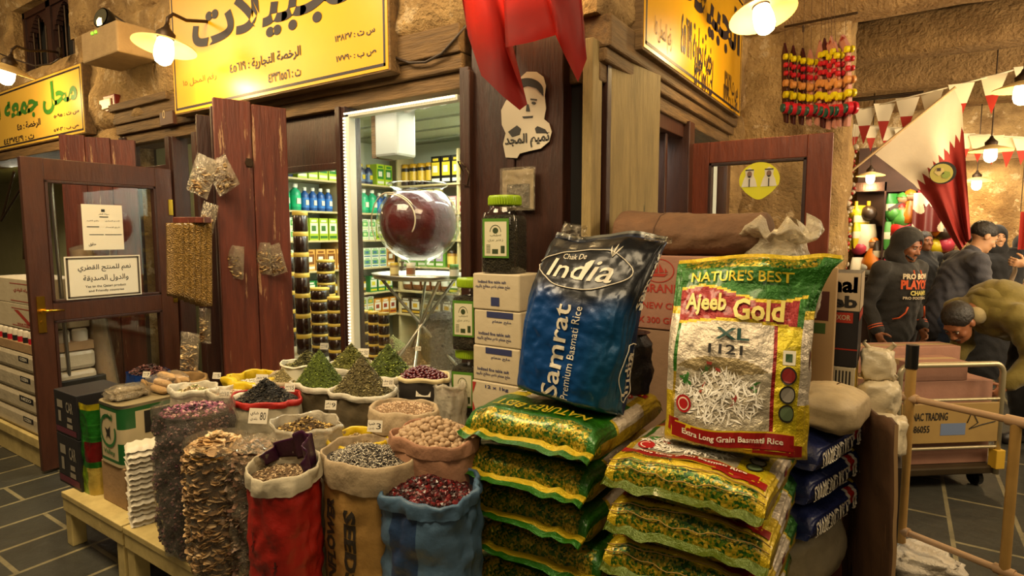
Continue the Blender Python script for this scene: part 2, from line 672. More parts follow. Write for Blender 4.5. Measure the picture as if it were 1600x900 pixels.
# side front, right of the corner
rough('wall_side', (FX, 2.42, 2.56), Y, Z, X, 2.75, 2.7, seed=8, amp=.06)
m = MB()
m.box((-1.4, 2.46, 2.42), (-1.10, 4.95, 2.56)); m.box((-1.4, 2.46, 2.36), (-1.12, 4.95, 2.42)); m.box((-1.4, 2.46, 2.28), (-1.15, 4.95, 2.36))
struct(m.build('trim_side_lintel', RSIDE, bevel=.01))
m = MB(); m.box((-1.4, 3.74, 0), (-1.13, 3.85, 2.3)); m.box((-1.4, 4.72, 0), (-1.13, 4.82, 2.3)); m.box((-1.4, 2.5, 2.2), (-1.17, 3.8, 2.3))
m.box((-1.4, 3.5, 0), (-1.2, 3.54, 2.2))
struct(m.build('trim_side_jamb', DOORW, bevel=.005))
rough('wall_side', (FX, 4.82, 0), Y, Z, X, 0.35, 2.56, seed=9)
m = MB(); m.box((-1.27, 2.6, 0.4), (-1.266, 3.74, 2.2)); struct(m.build('window_4', GLASS))
m = MB(); m.box((-1.4, 2.66, 0), (-1.2, 3.74, 0.6)); struct(m.build('wall_sill', DWOOD))
# buttress that carries the first beam, seen above the open door
rough('wall_buttress', (-1.2, 5.12, 0), X, Z, NY, 0.80, 4.2, seed=10, amp=.06)
rough('wall_buttress', (-0.4, 5.12, 0), Y, Z, X, 0.6, 4.2, seed=11, amp=.05)
# shop interior
m = MB(); m.box((-4.72, 2.68, 0), (-4.62, 4.75, 2.6)); m.box((-4.72, 4.68, 0), (-1.9, 4.78, 2.6)); struct(m.build('wall_shop', WHITEW))
m = MB(); m.box((-1.98, 2.68, 0), (-1.9, 4.75, 2.6)); struct(m.build('wall_partition', mat('pale_partition', '#cdd6cf', .7)))
m = MB(); m.box((-4.72, 2.68, 2.52), (-1.25, 4.78, 2.6))
for i in range(5): m.box((-4.6, 2.9 + i * .38, 2.505), (-2.0, 2.915 + i * .38, 2.525))
struct(m.build('ceiling', CEILM))
m = MB(); m.box((-1.9, 4.6, 0), (-1.2, 4.7, 2.6)); struct(m.build('wall_side_back', mat('pale_partition')))
# doorway on the far side of the pier: a dim passage
m = MB(); m.box((-5.56, 2.68, 0), (-5.5, 4.2, 2.6)); m.box((-5.5, 4.15, 0), (-4.7, 4.25, 2.6)); m.box((-5.5, 2.68, 2.45), (-4.7, 4.2, 2.6)); struct(m.build('wall_passage', mat('passage_paint', '#8d8a66', .8)))
# neighbouring shop, far along the front
m = MB(); m.box((-16, 3.6, 0), (-6.3, 3.7, 2.5)); m.box((-6.36, 2.68, 0), (-6.3, 3.6, 2.5)); m.box((-16, 2.68, 2.42), (-6.3, 3.7, 2.5))
struct(m.build('wall_neighbour', mat('neighbour_paint', '#b5b07e', .8, var=(4, .3), col2='#8f8a58')))
light('neighbour_shop_light', 'AREA', (-8.6, 3.0, 2.38), 60, (1.0, 0.92, 0.66), .8, (-7.6, 3.0, 0))
light('passage_light', 'POINT', (-5.1, 3.4, 2.2), 5, (1.0, 0.9, 0.6), .06)
# shutters and metal awning edge of the neighbour's shop
m = MB(); m.box((-16, 2.30, 2.36), (-6.4, 2.6, 2.44)); struct(m.build('trim_awning', LWOOD, bevel=.006))

# arcade: beams across the covered street, palm-mat ceiling over them
PALM = mat('palm_mat', '#2c1c0d', .95, var=(18, .8), col2='#120a04', streak=(1, 12, 1), bump=1.0, bscale=12)
m = MB(); m.box((-1.2, 5.2, 3.62), (9, 17, 3.8)); struct(m.build('ceiling_matting', PALM))
for i in range(7):
    y = 5.1 + 1.36 * i
    mb = MB()
    def fn(a, b, y=y, i=i):
        x = -1.1 + 9.2 * a
        t = 2 * math.pi * b
        k = 1 + .10 * fbm((x, i * 3, math.cos(t)), 2.2, i)
        c, s_ = math.cos(t), math.sin(t)
        q = max(abs(c), abs(s_)) ** .75
        return (x, y + .17 * k * c / q, 3.34 + .18 * k * s_ / q)
    mb.grid(fn, 60, 20)
    struct(mb.build('ceiling_beam', DPLAS))
# poles of the matting between beams
mb = MB()
for k in range(40):
    x = -1 + k * .23
    mb.cyl((x, 5.2, 3.585), (x, 15, 3.585), .035, n=6)
struct(mb.build('ceiling_poles', PALM))
# far end of the arcade
rough('wall_far', (-1.2, 14.4, 0), X, Z, NY, 3.6, 3.8, seed=12, step=.12)
rough('wall_far', (4.3, 14.4, 0), X, Z, NY, 6, 3.8, seed=13, step=.12)
rough('wall_far', (2.4, 14.4, 2.5), X, Z, NY, 1.9, 1.3, seed=14, step=.12)
rough('wall_arcade', (-0.9, 5.7, 2.3), Y, Z, X, 8.8, 1.4, seed=15, step=.12)
rough('wall_arcade', (-0.9, 9.2, 0), Y, Z, X, 5.3, 2.4, seed=16, step=.12)
m = MB(); m.box((1.5, 17, 0), (6, 17.1, 4)); struct(m.build('wall_yard', mat('lit_yard', '#b9b7a6', .8)))
light('yard_light', 'AREA', (3.4, 15.6, 3.5), 60, (.85, .92, 1.0), 1.0, (3.4, 16.5, 1.2))
# ================================================================ SHOP FRONT: SIGNS, LAMPS, SHUTTERS, DOORS
def fY(Yv): return lambda x, z: (x, Yv, z)


def fX(Xv): return lambda y, z: (Xv, y, z)


def sign_text(mb, s, a, b, Yv=None, Xv=None, off=0.003, **kw):
    """text between the photo's lower-left a and upper-right b on the sign's plane"""
    if Yv is not None:
        A, B = onY(*a, Yv), onY(*b, Yv)
        return put_text(mb, s, A.x, A.z, B.x, B.z, fY(Yv - off), **kw)
    A, B = onX(*a, Xv), onX(*b, Xv)
    return put_text(mb, s, A.y, A.z, B.y, B.z, fX(Xv + off), **kw)


SIGNY = mat('sign_yellow', '#d8a010', 0.35, var=(3, .35), col2='#bf8810', worn='#b98b2d', wscale=9, wcut=.72)
SIGNC = mat('sign_cream', '#d6ac42', 0.45, var=(3, .35), col2='#c49530')
SINK = mat('sign_ink', '#20151c', 0.5)
SGREEN = mat('sign_green_ink', '#35701e', 0.5)
SBROWN = mat('sign_brown_ink', '#6a4a1c', 0.6)


def signboard(name, label, a, b, plane, v, frame_mat, face_mat, line_mat):
    """a, b: the two horizontal ends (x or y), z0, z1"""
    (p0, z0), (p1, z1) = a, b
    t = thing(name, label, 'sign', (p0, v, 0) if plane == 'Y' else (v, p0, 0))
    def bx(mb, s0, q0, s1, q1, d0, d1):
        if plane == 'Y':
            mb.box((s0 - p0, -d1, q0), (s1 - p0, -d0, q1))
        else:
            mb.box((d0, s0 - p0, q0), (d1, s1 - p0, q1))
    m = MB(); bx(m, p0, z0, p1, z1, -.09, -.004); m.build('frame', frame_mat, t, bevel=.006)
    m = MB(); bx(m, p0 + .012, z0 + .012, p1 - .012, z1 - .012, -.004, 0); m.build('sign_face', face_mat, t)
    m = MB(); g = .03
    for q in ((p0 + g, z0 + g, p1 - g, z0 + g + .016), (p0 + g, z1 - g - .016, p1 - g, z1 - g), (p0 + g, z0 + g, p0 + g + .014, z1 - g), (p1 - g - .014, z0 + g, p1 - g, z1 - g)):
        bx(m, *q, 0, .0015)
    m.build('border_line', line_mat, t)
    return t


def lettering(mb, ma, root):
    mb.v = [tuple(Vector(p) - root.location) for p in mb.v]
    return mb.build('lettering', ma, root)


SY = 2.31
t = signboard('shop_sign', 'big yellow shop sign with black Arabic lettering over the open shop window', (-4.45, 2.452), (-2.285, 3.30), 'Y', SY, LWOOD, SIGNY, SINK)
m = MB()
put_text(m, 'الجبيلات', -4.16, 2.80, -2.42, 3.16, fY(SY - .003), ar=True, bold=.03)
sign_text(m, 'س ت : ١٣٨٢٧', (524, 69), (586, 38), Yv=SY, ar=True, bold=.02)
sign_text(m, 'ص ب : ١٧٧٩٠', (526, 100), (588, 73), Yv=SY, ar=True, bold=.02)
sign_text(m, 'الرخصة التجارية : ٤٥٦١٩', (360, 119), (470, 70), Yv=SY, ar=True, bold=.02)
sign_text(m, 'ت : ٤٣٣٦٥٥٦', (420, 130), (470, 101), Yv=SY, ar=True, bold=.02)
put_text(m, 'للبهارات', -3.7, 3.185, -3.05, 3.255, fY(SY - .003), ar=True, bold=.02)
lettering(m, SINK, t)
m = MB(); sign_text(m, 'رقم المحل ١٥', (287, 140), (338, 112), Yv=SY, ar=True); lettering(m, SBROWN, t)
t = signboard('neighbour_sign', 'cream shop sign with green Arabic lettering above the stall next door', (-8.4, 2.462), (-5.92, 3.06), 'Y', SY, LWOOD, SIGNC, SINK)
m = MB(); put_text(m, 'محل جمعه لل', -8.25, 2.70, -6.03, 2.985, fY(SY - .003), ar=True, bold=.035); lettering(m, SGREEN, t)
m = MB()
sign_text(m, 'س ت : ٥٠٩٥', (85, 187), (123, 169), Yv=SY, ar=True, bold=.02)
sign_text(m, 'ص ب : ٥٧٠٣', (85, 208), (123, 191), Yv=SY, ar=True, bold=.02)
sign_text(m, 'الرخصة : ٤٥', (28, 207), (63, 184), Yv=SY, ar=True, bold=.02)
sign_text(m, 'ت : ٤٤٣٧٤٢٩', (7, 227), (53, 205), Yv=SY, ar=True, bold=.02)
lettering(m, SINK, t)
SX = -1.06
t = signboard('side_shop_sign', 'yellow Arabic shop sign around the corner above the side window', (2.74, 2.47), (4.76, 3.32), 'X', SX, LWOOD, SIGNY, SINK)
m = MB()
put_text(m, 'الجبيلات', 3.05, 2.82, 4.66, 3.2, fX(SX + .003), ar=True, bold=.03)
sign_text(m, 'رخصة تجارية ٤٥٦١٩', (1063, 100), (1115, 66), Xv=SX, ar=True, bold=.02)
sign_text(m, 'ت ٤٣٣٦٥٥٦', (1084, 131), (1113, 113), Xv=SX, ar=True, bold=.02)
sign_text(m, 'س ت ١٣٨٢٧', (1131, 147), (1153, 124), Xv=SX, ar=True, bold=.02)
sign_text(m, 'ص ب ١٧٧٩٠', (1129, 169), (1152, 148), Xv=SX, ar=True, bold=.02)
lettering(m, SINK, t)
m = MB(); sign_text(m, 'رقم المحل ١٥', (1022, 68), (1050, 46), Xv=SX, ar=True); lettering(m, SBROWN, t)

# ---- enamel wall lamps
ENAM = mat('lamp_enamel', '#d9b878', 0.35)
IRON = mat('lamp_iron', '#3a2a1a', 0.5, .6)
BULB = mat('lit_bulb', '#fff2cc', 0.3, emit=((1.0, 0.86, 0.58), 7.0))


def barn_lamp(label, p, wall_dir, power=14, tilt=0.0, s=1.0, arm=True, group=None):
    """p: centre of the shade's mouth; wall_dir: horizontal vector to the wall"""
    t = thing('wall_lamp' if arm else 'hanging_lamp', label, 'lamp', p, 0, group)
    T = Matrix.Rotation(tilt, 4, 'Y') @ Matrix.Rotation(-.16 if arm else 0, 4, 'X')
    m = MB(); m.lathe([(.185, 0), (.183, .008), (.13, .03), (.06, .052), (.05, .06)], 40, M=T); m.lathe([(.05, .058), (.125, .026), (.18, .003), (.185, 0)], 40, M=T)
    m.build('lamp_shade', ENAM, t)
    m = MB(); m.lathe([(.052, .058), (.055, .09), (.035, .11), (.018, .13), (.012, .15), (0, .15)], 20, M=T); m.build('lamp_neck', IRON, t)
    m = MB(); m.lathe([(.045, .05), (.056, -.01), (.057, -.06), (.045, -.095), (.02, -.112), (0, -.115)], 24, M=T); m.build('bulb', BULB, t)
    if arm:
        w = Vector(wall_dir)
        top = T @ Vector((0, 0, .14))
        pts = [top + Vector((0, 0, .0)), top + Vector((0, 0, .05)) + w * .02, top + Vector((0, 0, .085)) + w * .12, top + Vector((0, 0, .07)) + w * .35, top + Vector((0, 0, .10)) + w * .7, top + Vector((0, 0, .11)) + w]
        m = MB(); m.tube(pts, .011, 8); m.cyl(pts[-1] - w.normalized() * .02, pts[-1], .045); m.build('arm', IRON, t)
    else:
        m = MB(); m.cyl((0, 0, .14), (0, 0, (3.62 - p[2]) / s), .006, n=6); m.build('cord', IRON, t)
    t.scale = (s,) * 3
    lo = light('lamp_light', 'POINT', (0, 0, -.15), power, (1.0, 0.70, 0.30), .05)
    lo.parent = t
    return t


barn_lamp('enamel wall lamp with glowing bulb between yellow sign and plaster pier', onY(257, 74, 2.02), (0, .36, 0), 19)
barn_lamp('enamel wall lamp with glowing bulb in front of the cream neighbour sign', onY(12, 112, 1.95), (.0, .36, 0), 19, tilt=.25)
barn_lamp('enamel wall lamp with glowing bulb over the side shop sign', onX(1192, 24, -.72), (-.36, 0, 0), 17, tilt=-.25)
for q, (px, py, Yv, s) in enumerate(((1548, 236, 7.0, .9), (1360, 275, 9.0, .9), (1526, 284, 9.2, .9), (1598, 140, 5.6, .95))):
    barn_lamp(['hanging lamp beyond the flag, beside the low bunting', 'hanging lamp at the dark doorway of the gift stall', 'hanging lamp lowest beside the draped flag, deep in the arcade', 'hanging lamp cut by the picture edge under the beams'][q],
              onY(px, py, Yv), (0, 0, 0), 16, s=s, arm=False)

# ---- emergency light box on the pier, call point, number plate, cables
a, b = onY(129, 100, 2.06), onY(181, 30, 2.06)
t = thing('emergency_light', 'plastered box with two round lamp heads high on the pier', 'emergency light', (a.x, 2.06, a.z))
w = b.x - a.x
m = MB(); m.box((0, 0, 0), (w, .27, b.z - a.z)); m.build('housing', mat('box_paint', '#a88a5c', .8, var=(9, .5), col2='#80643c', bump=.3), t, bevel=.012)
m = MB(); c = Vector((w * .52, .02, b.z - a.z + .07))
m.lathe([(.075, 0), (.08, -.02), (.07, -.06), (.03, -.09), (0, -.09)], 24, M=Matrix.Translation(c) @ Matrix.Rotation(R(78), 4, 'X') @ Matrix.Rotation(R(12), 4, 'Y'))
m.build('lamp_head', mat('black_plastic', '#12100e', .35), t)
m = MB(); m.lathe([(.066, .004), (.04, .012), (0, .015)], 24, M=Matrix.Translation(c) @ Matrix.Rotation(R(78), 4, 'X') @ Matrix.Rotation(R(12), 4, 'Y')); m.build('lens', mat('lens', '#cfc9a4', .05, .9), t)
m = MB()
for k in range(2): m.lathe([(.011, -.011), (.011, .0), (.006, .008), (0, .01)], 10, (w * (.36 + .1 * k), -.004, b.z - a.z - .03), M=None)
m.build('indicator', mat('green_led', '#8ee23a', .3, emit=('#7fdc30', 1.5)), t)
a, b = onY(157, 177, 2.36), onY(178, 146, 2.36)
t = thing('call_point', 'small red and cream alarm box on the plaster pier', 'alarm', (a.x, 2.36, a.z))
m = MB(); m.box((0, 0, 0), (b.x - a.x, .06, b.z - a.z)); m.build('back_box', mat('alarm_red', '#7c1f12', .4), t, bevel=.006)
m = MB(); m.box((.015, -.012, .02), (b.x - a.x - .05, 0, b.z - a.z - .03)); m.build('cover', mat('alarm_cream', '#d9c48e', .4), t, bevel=.004)
a, b = onY(250, 197, 2.36), onY(269, 172, 2.36)
t = thing('number_plate', 'small dark square plate with a number beside the yellow sign', 'plate', (a.x, 2.36, a.z))
m = MB(); m.box((0, 0, 0), (b.x - a.x, .05, b.z - a.z)); m.build('plate', mat('brown_plate', '#4a2a1c', .5), t, bevel=.003)
m = MB(); put_text(m, '٥', .05, .05, .085, .11, fY(-.002)); m.build('lettering', mat('pale_ink', '#c8ae7e', .6), t)


def cable(label, pix, Yv=None, Xv=None, r=.007):
    pts = [onY(x, y, Yv) if Yv is not None else onX(x, y, Xv) for x, y in pix]
    o = pts[0].copy()
    m = MB(); m.tube([p - o for p in pts], r, 6)
    return tag(m.build('cable', mat('cable_black', '#33251a', .5), None, o), label, 'cable')


cable('thin black cable looping from the yellow sign to the corner flag', [(618, 90), (640, 98), (665, 97), (690, 84), (712, 60), (728, 40)], 2.36)
cable('thin black cable across the plaster from the emergency light to the wall lamp', [(178, 24), (205, 42), (232, 55), (248, 58)], 2.33)
cable('sagging cable tied to the arm of the lamp by the cream sign', [(-10, 80), (20, 92), (55, 103), (80, 100), (92, 92)], 2.2)
cable('grey cable running up the stone beside the hanging toys', [(1255, 50), (1256, 10), (1254, -30)], 5.04)

# ---- arched wooden grille window in the upper wall
t = struct(thing('window_5', 'arched dark wooden grille window high above the cream sign', 'window', (-7.72, 2.5, 3.22)))
del t['label'], t['category']
m = MB(); W, H = 1.32, .64
for q in ((0, 0, W, .05), (0, H - .06, W, H), (0, 0, .07, H), (W - .07, 0, W, H), (W / 2 - .05, 0, W / 2 + .05, H)): m.box((q[0], 0, q[1]), (q[2], .1, q[3]))
for s0 in (.07, W / 2 + .05):
    ww = W / 2 - .12
    for k in range(8):
        for sd in (0, 1):
            u = k / 8 * .5; xx = s0 + (u * ww if sd == 0 else ww - u * ww - ww / 16)
            hh = .22 * (1 - (k / 8)) ** 1.6
            m.box((xx, .02, H - .06 - hh), (xx + ww / 16, .08, H - .05))
struct(m.build('window_frame', DWOOD, t))
m = MB()
for k in range(8): m.cyl((.14 + k * .155, .05, .03), (.14 + k * .155, .05, H - .04), .011, n=6)
struct(m.build('window_bar', IRON, t))


# ---- folding wooden shutters
def shutter(label, p0, p1, top, ma, group=None, planks=2, th=.035, batten=True, z0=.02, handle=True, name='shutter'):
    p0, p1 = Vector((p0[0], p0[1], 0)), Vector((p1[0], p1[1], 0))
    d = p1 - p0
    t = thing(name, label, 'shutter', (p0.x, p0.y, z0), math.atan2(d.y, d.x), group)
    L, H = d.length, top - z0
    for k in range(planks):
        m = MB(); m.box((k * L / planks + .002, -th / 2, 0), ((k + 1) * L / planks - .002, th / 2, H - (.012 * k)))
        m.build('plank', ma, t, bevel=.004)
    if batten:
        for zz in (.25, H - .35):
            m = MB(); m.box((.05, th / 2, zz), (L - .04, th / 2 + .025, zz + .1)); m.build('batten', ma, t, bevel=.004)
    if handle:
        m = MB(); m.cyl((L * .44, -th / 2 - .012, H - .35), (L * .44, -th / 2, H - .35), .022); m.box((L * .40, -th / 2 - .006, H - .375), (L * .48, -th / 2, H - .325)); m.build('latch', IRON, t)
    return t


hA = onZ(446, 167, 2.36); hB = onZ(331, 152, 2.36)
shutter('wide red-brown two-plank shutter with hung spice packets', hB, hA, 2.36, RWOOD)
for k, (x0, x1) in enumerate(((310, 327), (290, 309))):
    e = onZ(x0 + 2, 158 + 6 * k, 2.33)
    dv = (hA - hB).normalized(); e = e + Vector((-dv.y, dv.x, 0)) * (.055 + .05 * k) + dv * .06
    f = e + dv * (.40 - .05 * k)
    shutter(['narrow dark shutter folded directly behind the wide red-brown one', 'dark folded shutter nearest the glazed door, rearmost of its bundle'][k], e, f, 2.32 - .02 * k, DWOOD, planks=1, handle=False)
e, f = onZ(92, 210, 2.36), onZ(211, 215, 2.36)
shutter('worn red shutter standing behind the glazed shop door', e, f, 2.36, RWOOD, planks=3, handle=False)
# the weathered leaf on the side front
e, f = onZ(941, 82, 2.42), onZ(1027, 119, 2.42)
sh = shutter('tall weathered greenish shutter beside the side window', e, f, 2.42, GWOOD, planks=1, th=.045, batten=False, handle=False)
m = MB(); m.box((.0, -.032, 0), (.035, .03, 2.42)); m.build('edge_board', DWOOD, sh, bevel=.004)


# ---- glazed doors
def paper(name, label, cat, w, h, face, M4, ink=None, lines=(), frame=None):
    t = bpy.data.objects.new(name, None); COL.objects.link(t); t.matrix_world = M4
    tag(t, label, cat)
    m = MB(); m.box((0, -.002, 0), (w, 0, h)); m.build('sheet', face, t)
    if frame:
        m = MB()
        for q in ((0, 0, w, .012), (0, h - .012, w, h), (0, 0, .012, h), (w - .012, 0, w, h)): m.box((q[0] + (0.012 if q[2]-q[0] < .02 and q[0]==0 else 0) * 0 + 0, -.006, q[1]), (q[2], 0, q[3]))
        m.build('frame', frame, t)
    if lines:
        m = MB()
        for s, x0, y0, x1, y1, ar in lines: 
            if s is None: m.box((x0 * w, -.0035, y0 * h), (x1 * w, -.003, y1 * h))
            else: put_text(m, s, x0 * w, y0 * h, x1 * w, y1 * h, fY(-.0035), ar=ar, bold=.01)
        m.build('lettering', ink or INK, t)
    return t


WHITEP = mat('white_paper', '#d6cdb8', .6)


def glazed_door(name, label, root, rz, W, H, ma, mid=(1.0, 1.12), low=(.12, .45), st=.12, top=.14, handle_at='left', th=.045):
    """leaf in local x (0..W), z; face towards -y"""
    t = thing(name, label, 'door', root, rz)
    m = MB()
    for q in ((0, 0, st, H), (W - st, 0, W, H), (st, H - top, W - st, H), (st, mid[0], W - st, mid[1]), (st, .02, W - st, low[1])): m.box((q[0], -th / 2, q[1]), (q[2], th / 2, q[3]))
    m.build('door_frame', ma, t, bevel=.004)
    m = MB()
    for z0, z1 in ((low[1], mid[0]), (mid[1], H - top)):
        for q in ((st, z0, W - st, z0 + .018), (st, z1 - .018, W - st, z1), (st, z0, st + .018, z1), (W - st - .018, z0, W - st, z1)): m.box((q[0], -th / 2 - .004, q[1]), (q[2], th / 2 + .004, q[3]))
    m.build('glazing_bead', DWOOD, t, bevel=.003)
    for z0, z1 in ((low[1], mid[0]), (mid[1], H - top)):
        m = MB(); m.box((st + .01, -.003, z0 + .01), (W - st - .01, .003, z1 - .01)); m.build('pane', GLASS, t)
    return t


dA = onZ(66, 741, 0)
DW = 2.385 - dA.y
door = glazed_door('glazed_door', 'open dark wooden glazed door with paper notices on its pane', (dA.x, dA.y, .02), R(90), DW, 2.07, DOORW)
m = MB(); m.box((.03, -.03, .93), (.075, -.022, 1.17)); m.cyl((.052, -.03, 1.07), (.052, -.06, 1.07), .012); m.tube([(.052, -.055, 1.07), (.09, -.06, 1.075), (.17, -.055, 1.07)], [.011, .01, .006])
m.cyl((.052, -.036, 1.0), (.052, -.022, 1.0), .01)
m.build('handle', BRASS, door)
for zz in (1.72, 1.05, .3):
    m = MB(); m.box((DW - .035, -.027, zz), (DW - .003, -.022, zz + .12)); m.build('hinge', BRASS, door)


def on_door(px0, py1, px1, py0, xpl):
    """rectangle on the door's pane plane x = xpl"""
    A, B = onX(px0, py1, xpl), onX(px1, py0, xpl)
    return A, B


xp = dA.x + .028
A, B = on_door(131, 391, 190, 321, xp)
M4 = Matrix.Translation((xp, A.y, A.z)) @ Matrix.Rotation(R(90), 4, 'Z')
paper('notice', 'plain white printed notice on the glazed door, above the framed sign', 'notice', B.y - A.y, B.z - A.z, WHITEP, M4,
      lines=[(None, .42, .72, .64, .74, 0), (None, .15, .33, .5, .345, 0), (None, .53, .33, .95, .345, 0), (None, .47, .84, .56, .90, 0), ('دولة قطر', .40, .77, .66, .81, True), ('رقم القيد', .1, .62, .4, .66, True), ('الاسم التجاري', .55, .62, .92, .66, True), ('ــــ', .1, .5, .4, .52, False), ('تاريخ الاصدار', .55, .48, .92, .52, True), ('حقق', .12, .08, .3, .16, True)])
A, B = on_door(104, 469, 218, 398, xp)
M4 = Matrix.Translation((xp, A.y, A.z)) @ Matrix.Rotation(R(90), 4, 'Z')
w, h = B.y - A.y, B.z - A.z
fs = paper('framed_sign', 'white framed sign with Arabic and English text hung on the glazed door', 'sign', w, h, WHITEP, M4,
           lines=[('نعم للمنتج القطري', .16, .62, .86, .80, True), ('والدول الصديقة', .22, .38, .82, .55, True), ('Yes to the Qatari product', .24, .235, .78, .31, 0), ('and Friendly countries', .28, .13, .75, .20, 0)])
m = MB()
for q in ((.02, .03, .98, .065), (.02, .935, .98, .97), (.02, .03, .045, .97), (.955, .03, .98, .97)): m.box((q[0] * w, -.005, q[1] * h), (q[2] * w, -.002, q[3] * h))
m.build('border', mat('frame_brown', '#4b4030', .5), fs)
# broom behind the lower pane
p = onX(108, 583, dA.x - .12)
t = thing('broom', 'grey broom with a metal handle behind the lower door pane', 'broom', (p.x, p.y, .02), R(90))
m = MB(); m.cyl((0, 0, .55), (-.03, 0, 2.0), .013); m.build('handle', STEEL, t)
m = MB(); m.box((-.17, -.03, .5), (.22, .03, .56)); m.build('broom_head', mat('broom_black', '#24211a', .5), t, bevel=.008)
m = MB()
for k in range(90):
    x = -.17 + .39 * random.random(); y = -.028 + .056 * random.random()
    m.cyl((x, y, .5), (x * 1.1, y * 1.5, .38 + random.random() * .02), .004, n=4, caps=False)
m.build('bristles', mat('bristle_grey', '#6d6a58', .8), t)
t = thing('bucket', 'red plastic bucket behind the lower door pane under the broom', 'bucket', (p.x - .1, p.y + .02, .0))
m = MB(); m.lathe([(0, 0), (.12, 0), (.16, .3), (.168, .3), (.168, .32), (.155, .32), (.115, .02), (0, .02)], 28); m.build('bucket', mat('bucket_red', '#9a2418', .4), t)
m = MB(); m.tube([(-.165 * math.cos(a), .165 * math.sin(a) * .3, .3 + .1 * math.sin(a)) for a in np.linspace(0, math.pi, 14)], .004); m.build('handle', STEEL, t)

# side door, opened square to the side front
eB = onY(1303, 207, 3.85)
WB = eB.x + 1.16
door2 = glazed_door('glazed_door', 'red-brown glazed door with a round yellow sticker, open under the hanging toys', (-1.16, 3.85, .02), 0, WB, eB.z - .02, mat('door_wood_red', '#7a3a22', .35, var=(6, .6), col2='#4a1c10', streak=(5, 5, .8), bump=.15, bscale=12), st=.13, top=.13)
c = onY(1186, 281, 3.82)
t = thing('sticker', 'yellow drop-shaped sticker with two white-robed figures on the side door pane', 'sticker', (c.x, 3.82, c.z))
YEL = mat('sticker_yellow', '#d8cf1e', .45)
pts = [(.115 * math.cos(a) * (1 if math.sin(a) > -.35 else 1 - .4 * (-.35 - math.sin(a)) / .65 * 1.0), .105 * math.sin(a) * (1 if math.sin(a) > -.5 else 1.12)) for a in np.linspace(0, 2 * math.pi, 40, endpoint=False)]
m = MB(); m.prism(pts, 0, .003); m.build('backing', YEL, t)
m = MB()
for sx in (-1, 1):
    cx = sx * .055
    m.prism([(cx - .045, -.04), (cx + .045, -.04), (cx + .035, .0), (cx + .022, .03), (cx + .026, .058), (cx, .075), (cx - .026, .058), (cx - .022, .03), (cx - .035, .0)], -.002, 0)
m.build('figure', WHITEP, t)
m = MB()
for sx in (-1, 1):
    cx = sx * .055
    m.prism([(cx + .014 * math.cos(a), .035 + .019 * math.sin(a)) for a in np.linspace(0, 2 * math.pi, 14, endpoint=False)], -.004, -.002)
m.build('face', mat('print_skin', '#7a5a44', .6), t)
m = MB()
for sx in (-1, 1):
    cx = sx * .055
    m.box((cx - .024, -.0045, .058), (cx + .024, -.002, .064))
    m.prism([(cx - .010, .020), (cx, .013), (cx + .010, .020), (cx + .008, .025), (cx - .008, .025)], -.005, -.004)
    m.box((cx - .003, -.004, -.04), (cx + .003, -.002, .008))
m.build('detail', INK, t)

# ---- corner: draped flag, die-cut sticker, hook
fm = bpy.data.materials.new('flag_cloth'); fm.use_nodes = True
nt = fm.node_tree; L = nt.links
bs = nt.nodes['Principled BSDF']; bs.inputs['Base Color'].default_value = (*C('#560b07'), 1); bs.inputs['Roughness'].default_value = .65; bs.inputs['Specular IOR Level'].default_value = .2
tr = nn(nt, 'ShaderNodeBsdfTranslucent'); tr.inputs[0].default_value = (*C('#b81a0a'), 1)
mx = nn(nt, 'ShaderNodeMixShader'); mx.inputs[0].default_value = .24
L.new(bs.outputs[0], mx.inputs[1]); L.new(tr.outputs[0], mx.inputs[2]); L.new(mx.outputs[0], nt.nodes['Material Output'].inputs['Surface'])
edge = [(722, 0), (731, 55), (752, 118), (785, 150), (812, 172), (824, 163), (806, 118), (790, 74), (830, 66), (868, 55), (884, 90), (903, 128), (917, 92), (913, 40), (905, -10)]
topx = [720, 726, 733, 742, 752, 762, 772, 784, 806, 828, 848, 868, 885, 900, 908]


def flagfn(u, v):
    k = u * (len(edge) - 1); i = min(int(k), len(edge) - 2); f = k - i
    bx_, by_ = edge[i][0] * (1 - f) + edge[i + 1][0] * f, edge[i][1] * (1 - f) + edge[i + 1][1] * f
    tx = topx[i] * (1 - f) + topx[i + 1] * f
    x, y = bx_ * v + tx * (1 - v), by_ * v + (-90) * (1 - v)
    Yd = 2.20 + .05 * math.sin(u * 19 + 1) * (.4 + .6 * v) - .05 * math.sin(u * math.pi) + .015 * math.sin(v * 9 + u * 5)
    return onY(x, y, Yd)


m = MB(); m.grid(flagfn, 84, 30)
o = flagfn(.5, 0).copy(); m.v = [tuple(Vector(p) - o) for p in m.v]
tag(m.build('draped_flag', fm, None, o), 'red cloth flag draped in folds above the corner post', 'flag')
p = onY(812, -60, 2.33)
barn_lamp('wall lamp glowing behind the draped red flag', Vector((p.x, 2.30, p.z)), (0, .1, 0), 12, s=.8)


# die-cut sticker: plain stylised head in profile over a line of Arabic script
SYk = 2.388
def stk(px, py): q = onY(px, py, SYk); return (q.x, q.z)
out = [(823, 112), (838, 112), (849, 120), (853, 134), (851, 150), (853, 170), (850, 186), (858, 193), (862, 206), (858, 221), (845, 232), (827, 236), (812, 240), (808, 247), (790, 246), (788, 236), (786, 225), (790, 208), (784, 195), (783, 172), (790, 158), (806, 140), (812, 122)]
oc = stk(820, 180)
def rel(P): return [(x - oc[0], z - oc[1]) for x, z in P]
t = thing('wall_sticker', 'black and white die-cut sticker of a stylised head on the dark corner post', 'sticker', (oc[0], SYk, oc[1]))
m = MB(); m.prism(rel([stk(*q) for q in out]), 0, .003); m.build('backing', mat('sticker_white', '#b9ae98', .55), t)
m = MB()
def ov(cx, cy, rx, ry, a0=0, a1=6.283, n=22): return [(cx + rx * math.cos(a), cy + ry * math.sin(a)) for a in np.linspace(a0, a1, n, endpoint=False)]
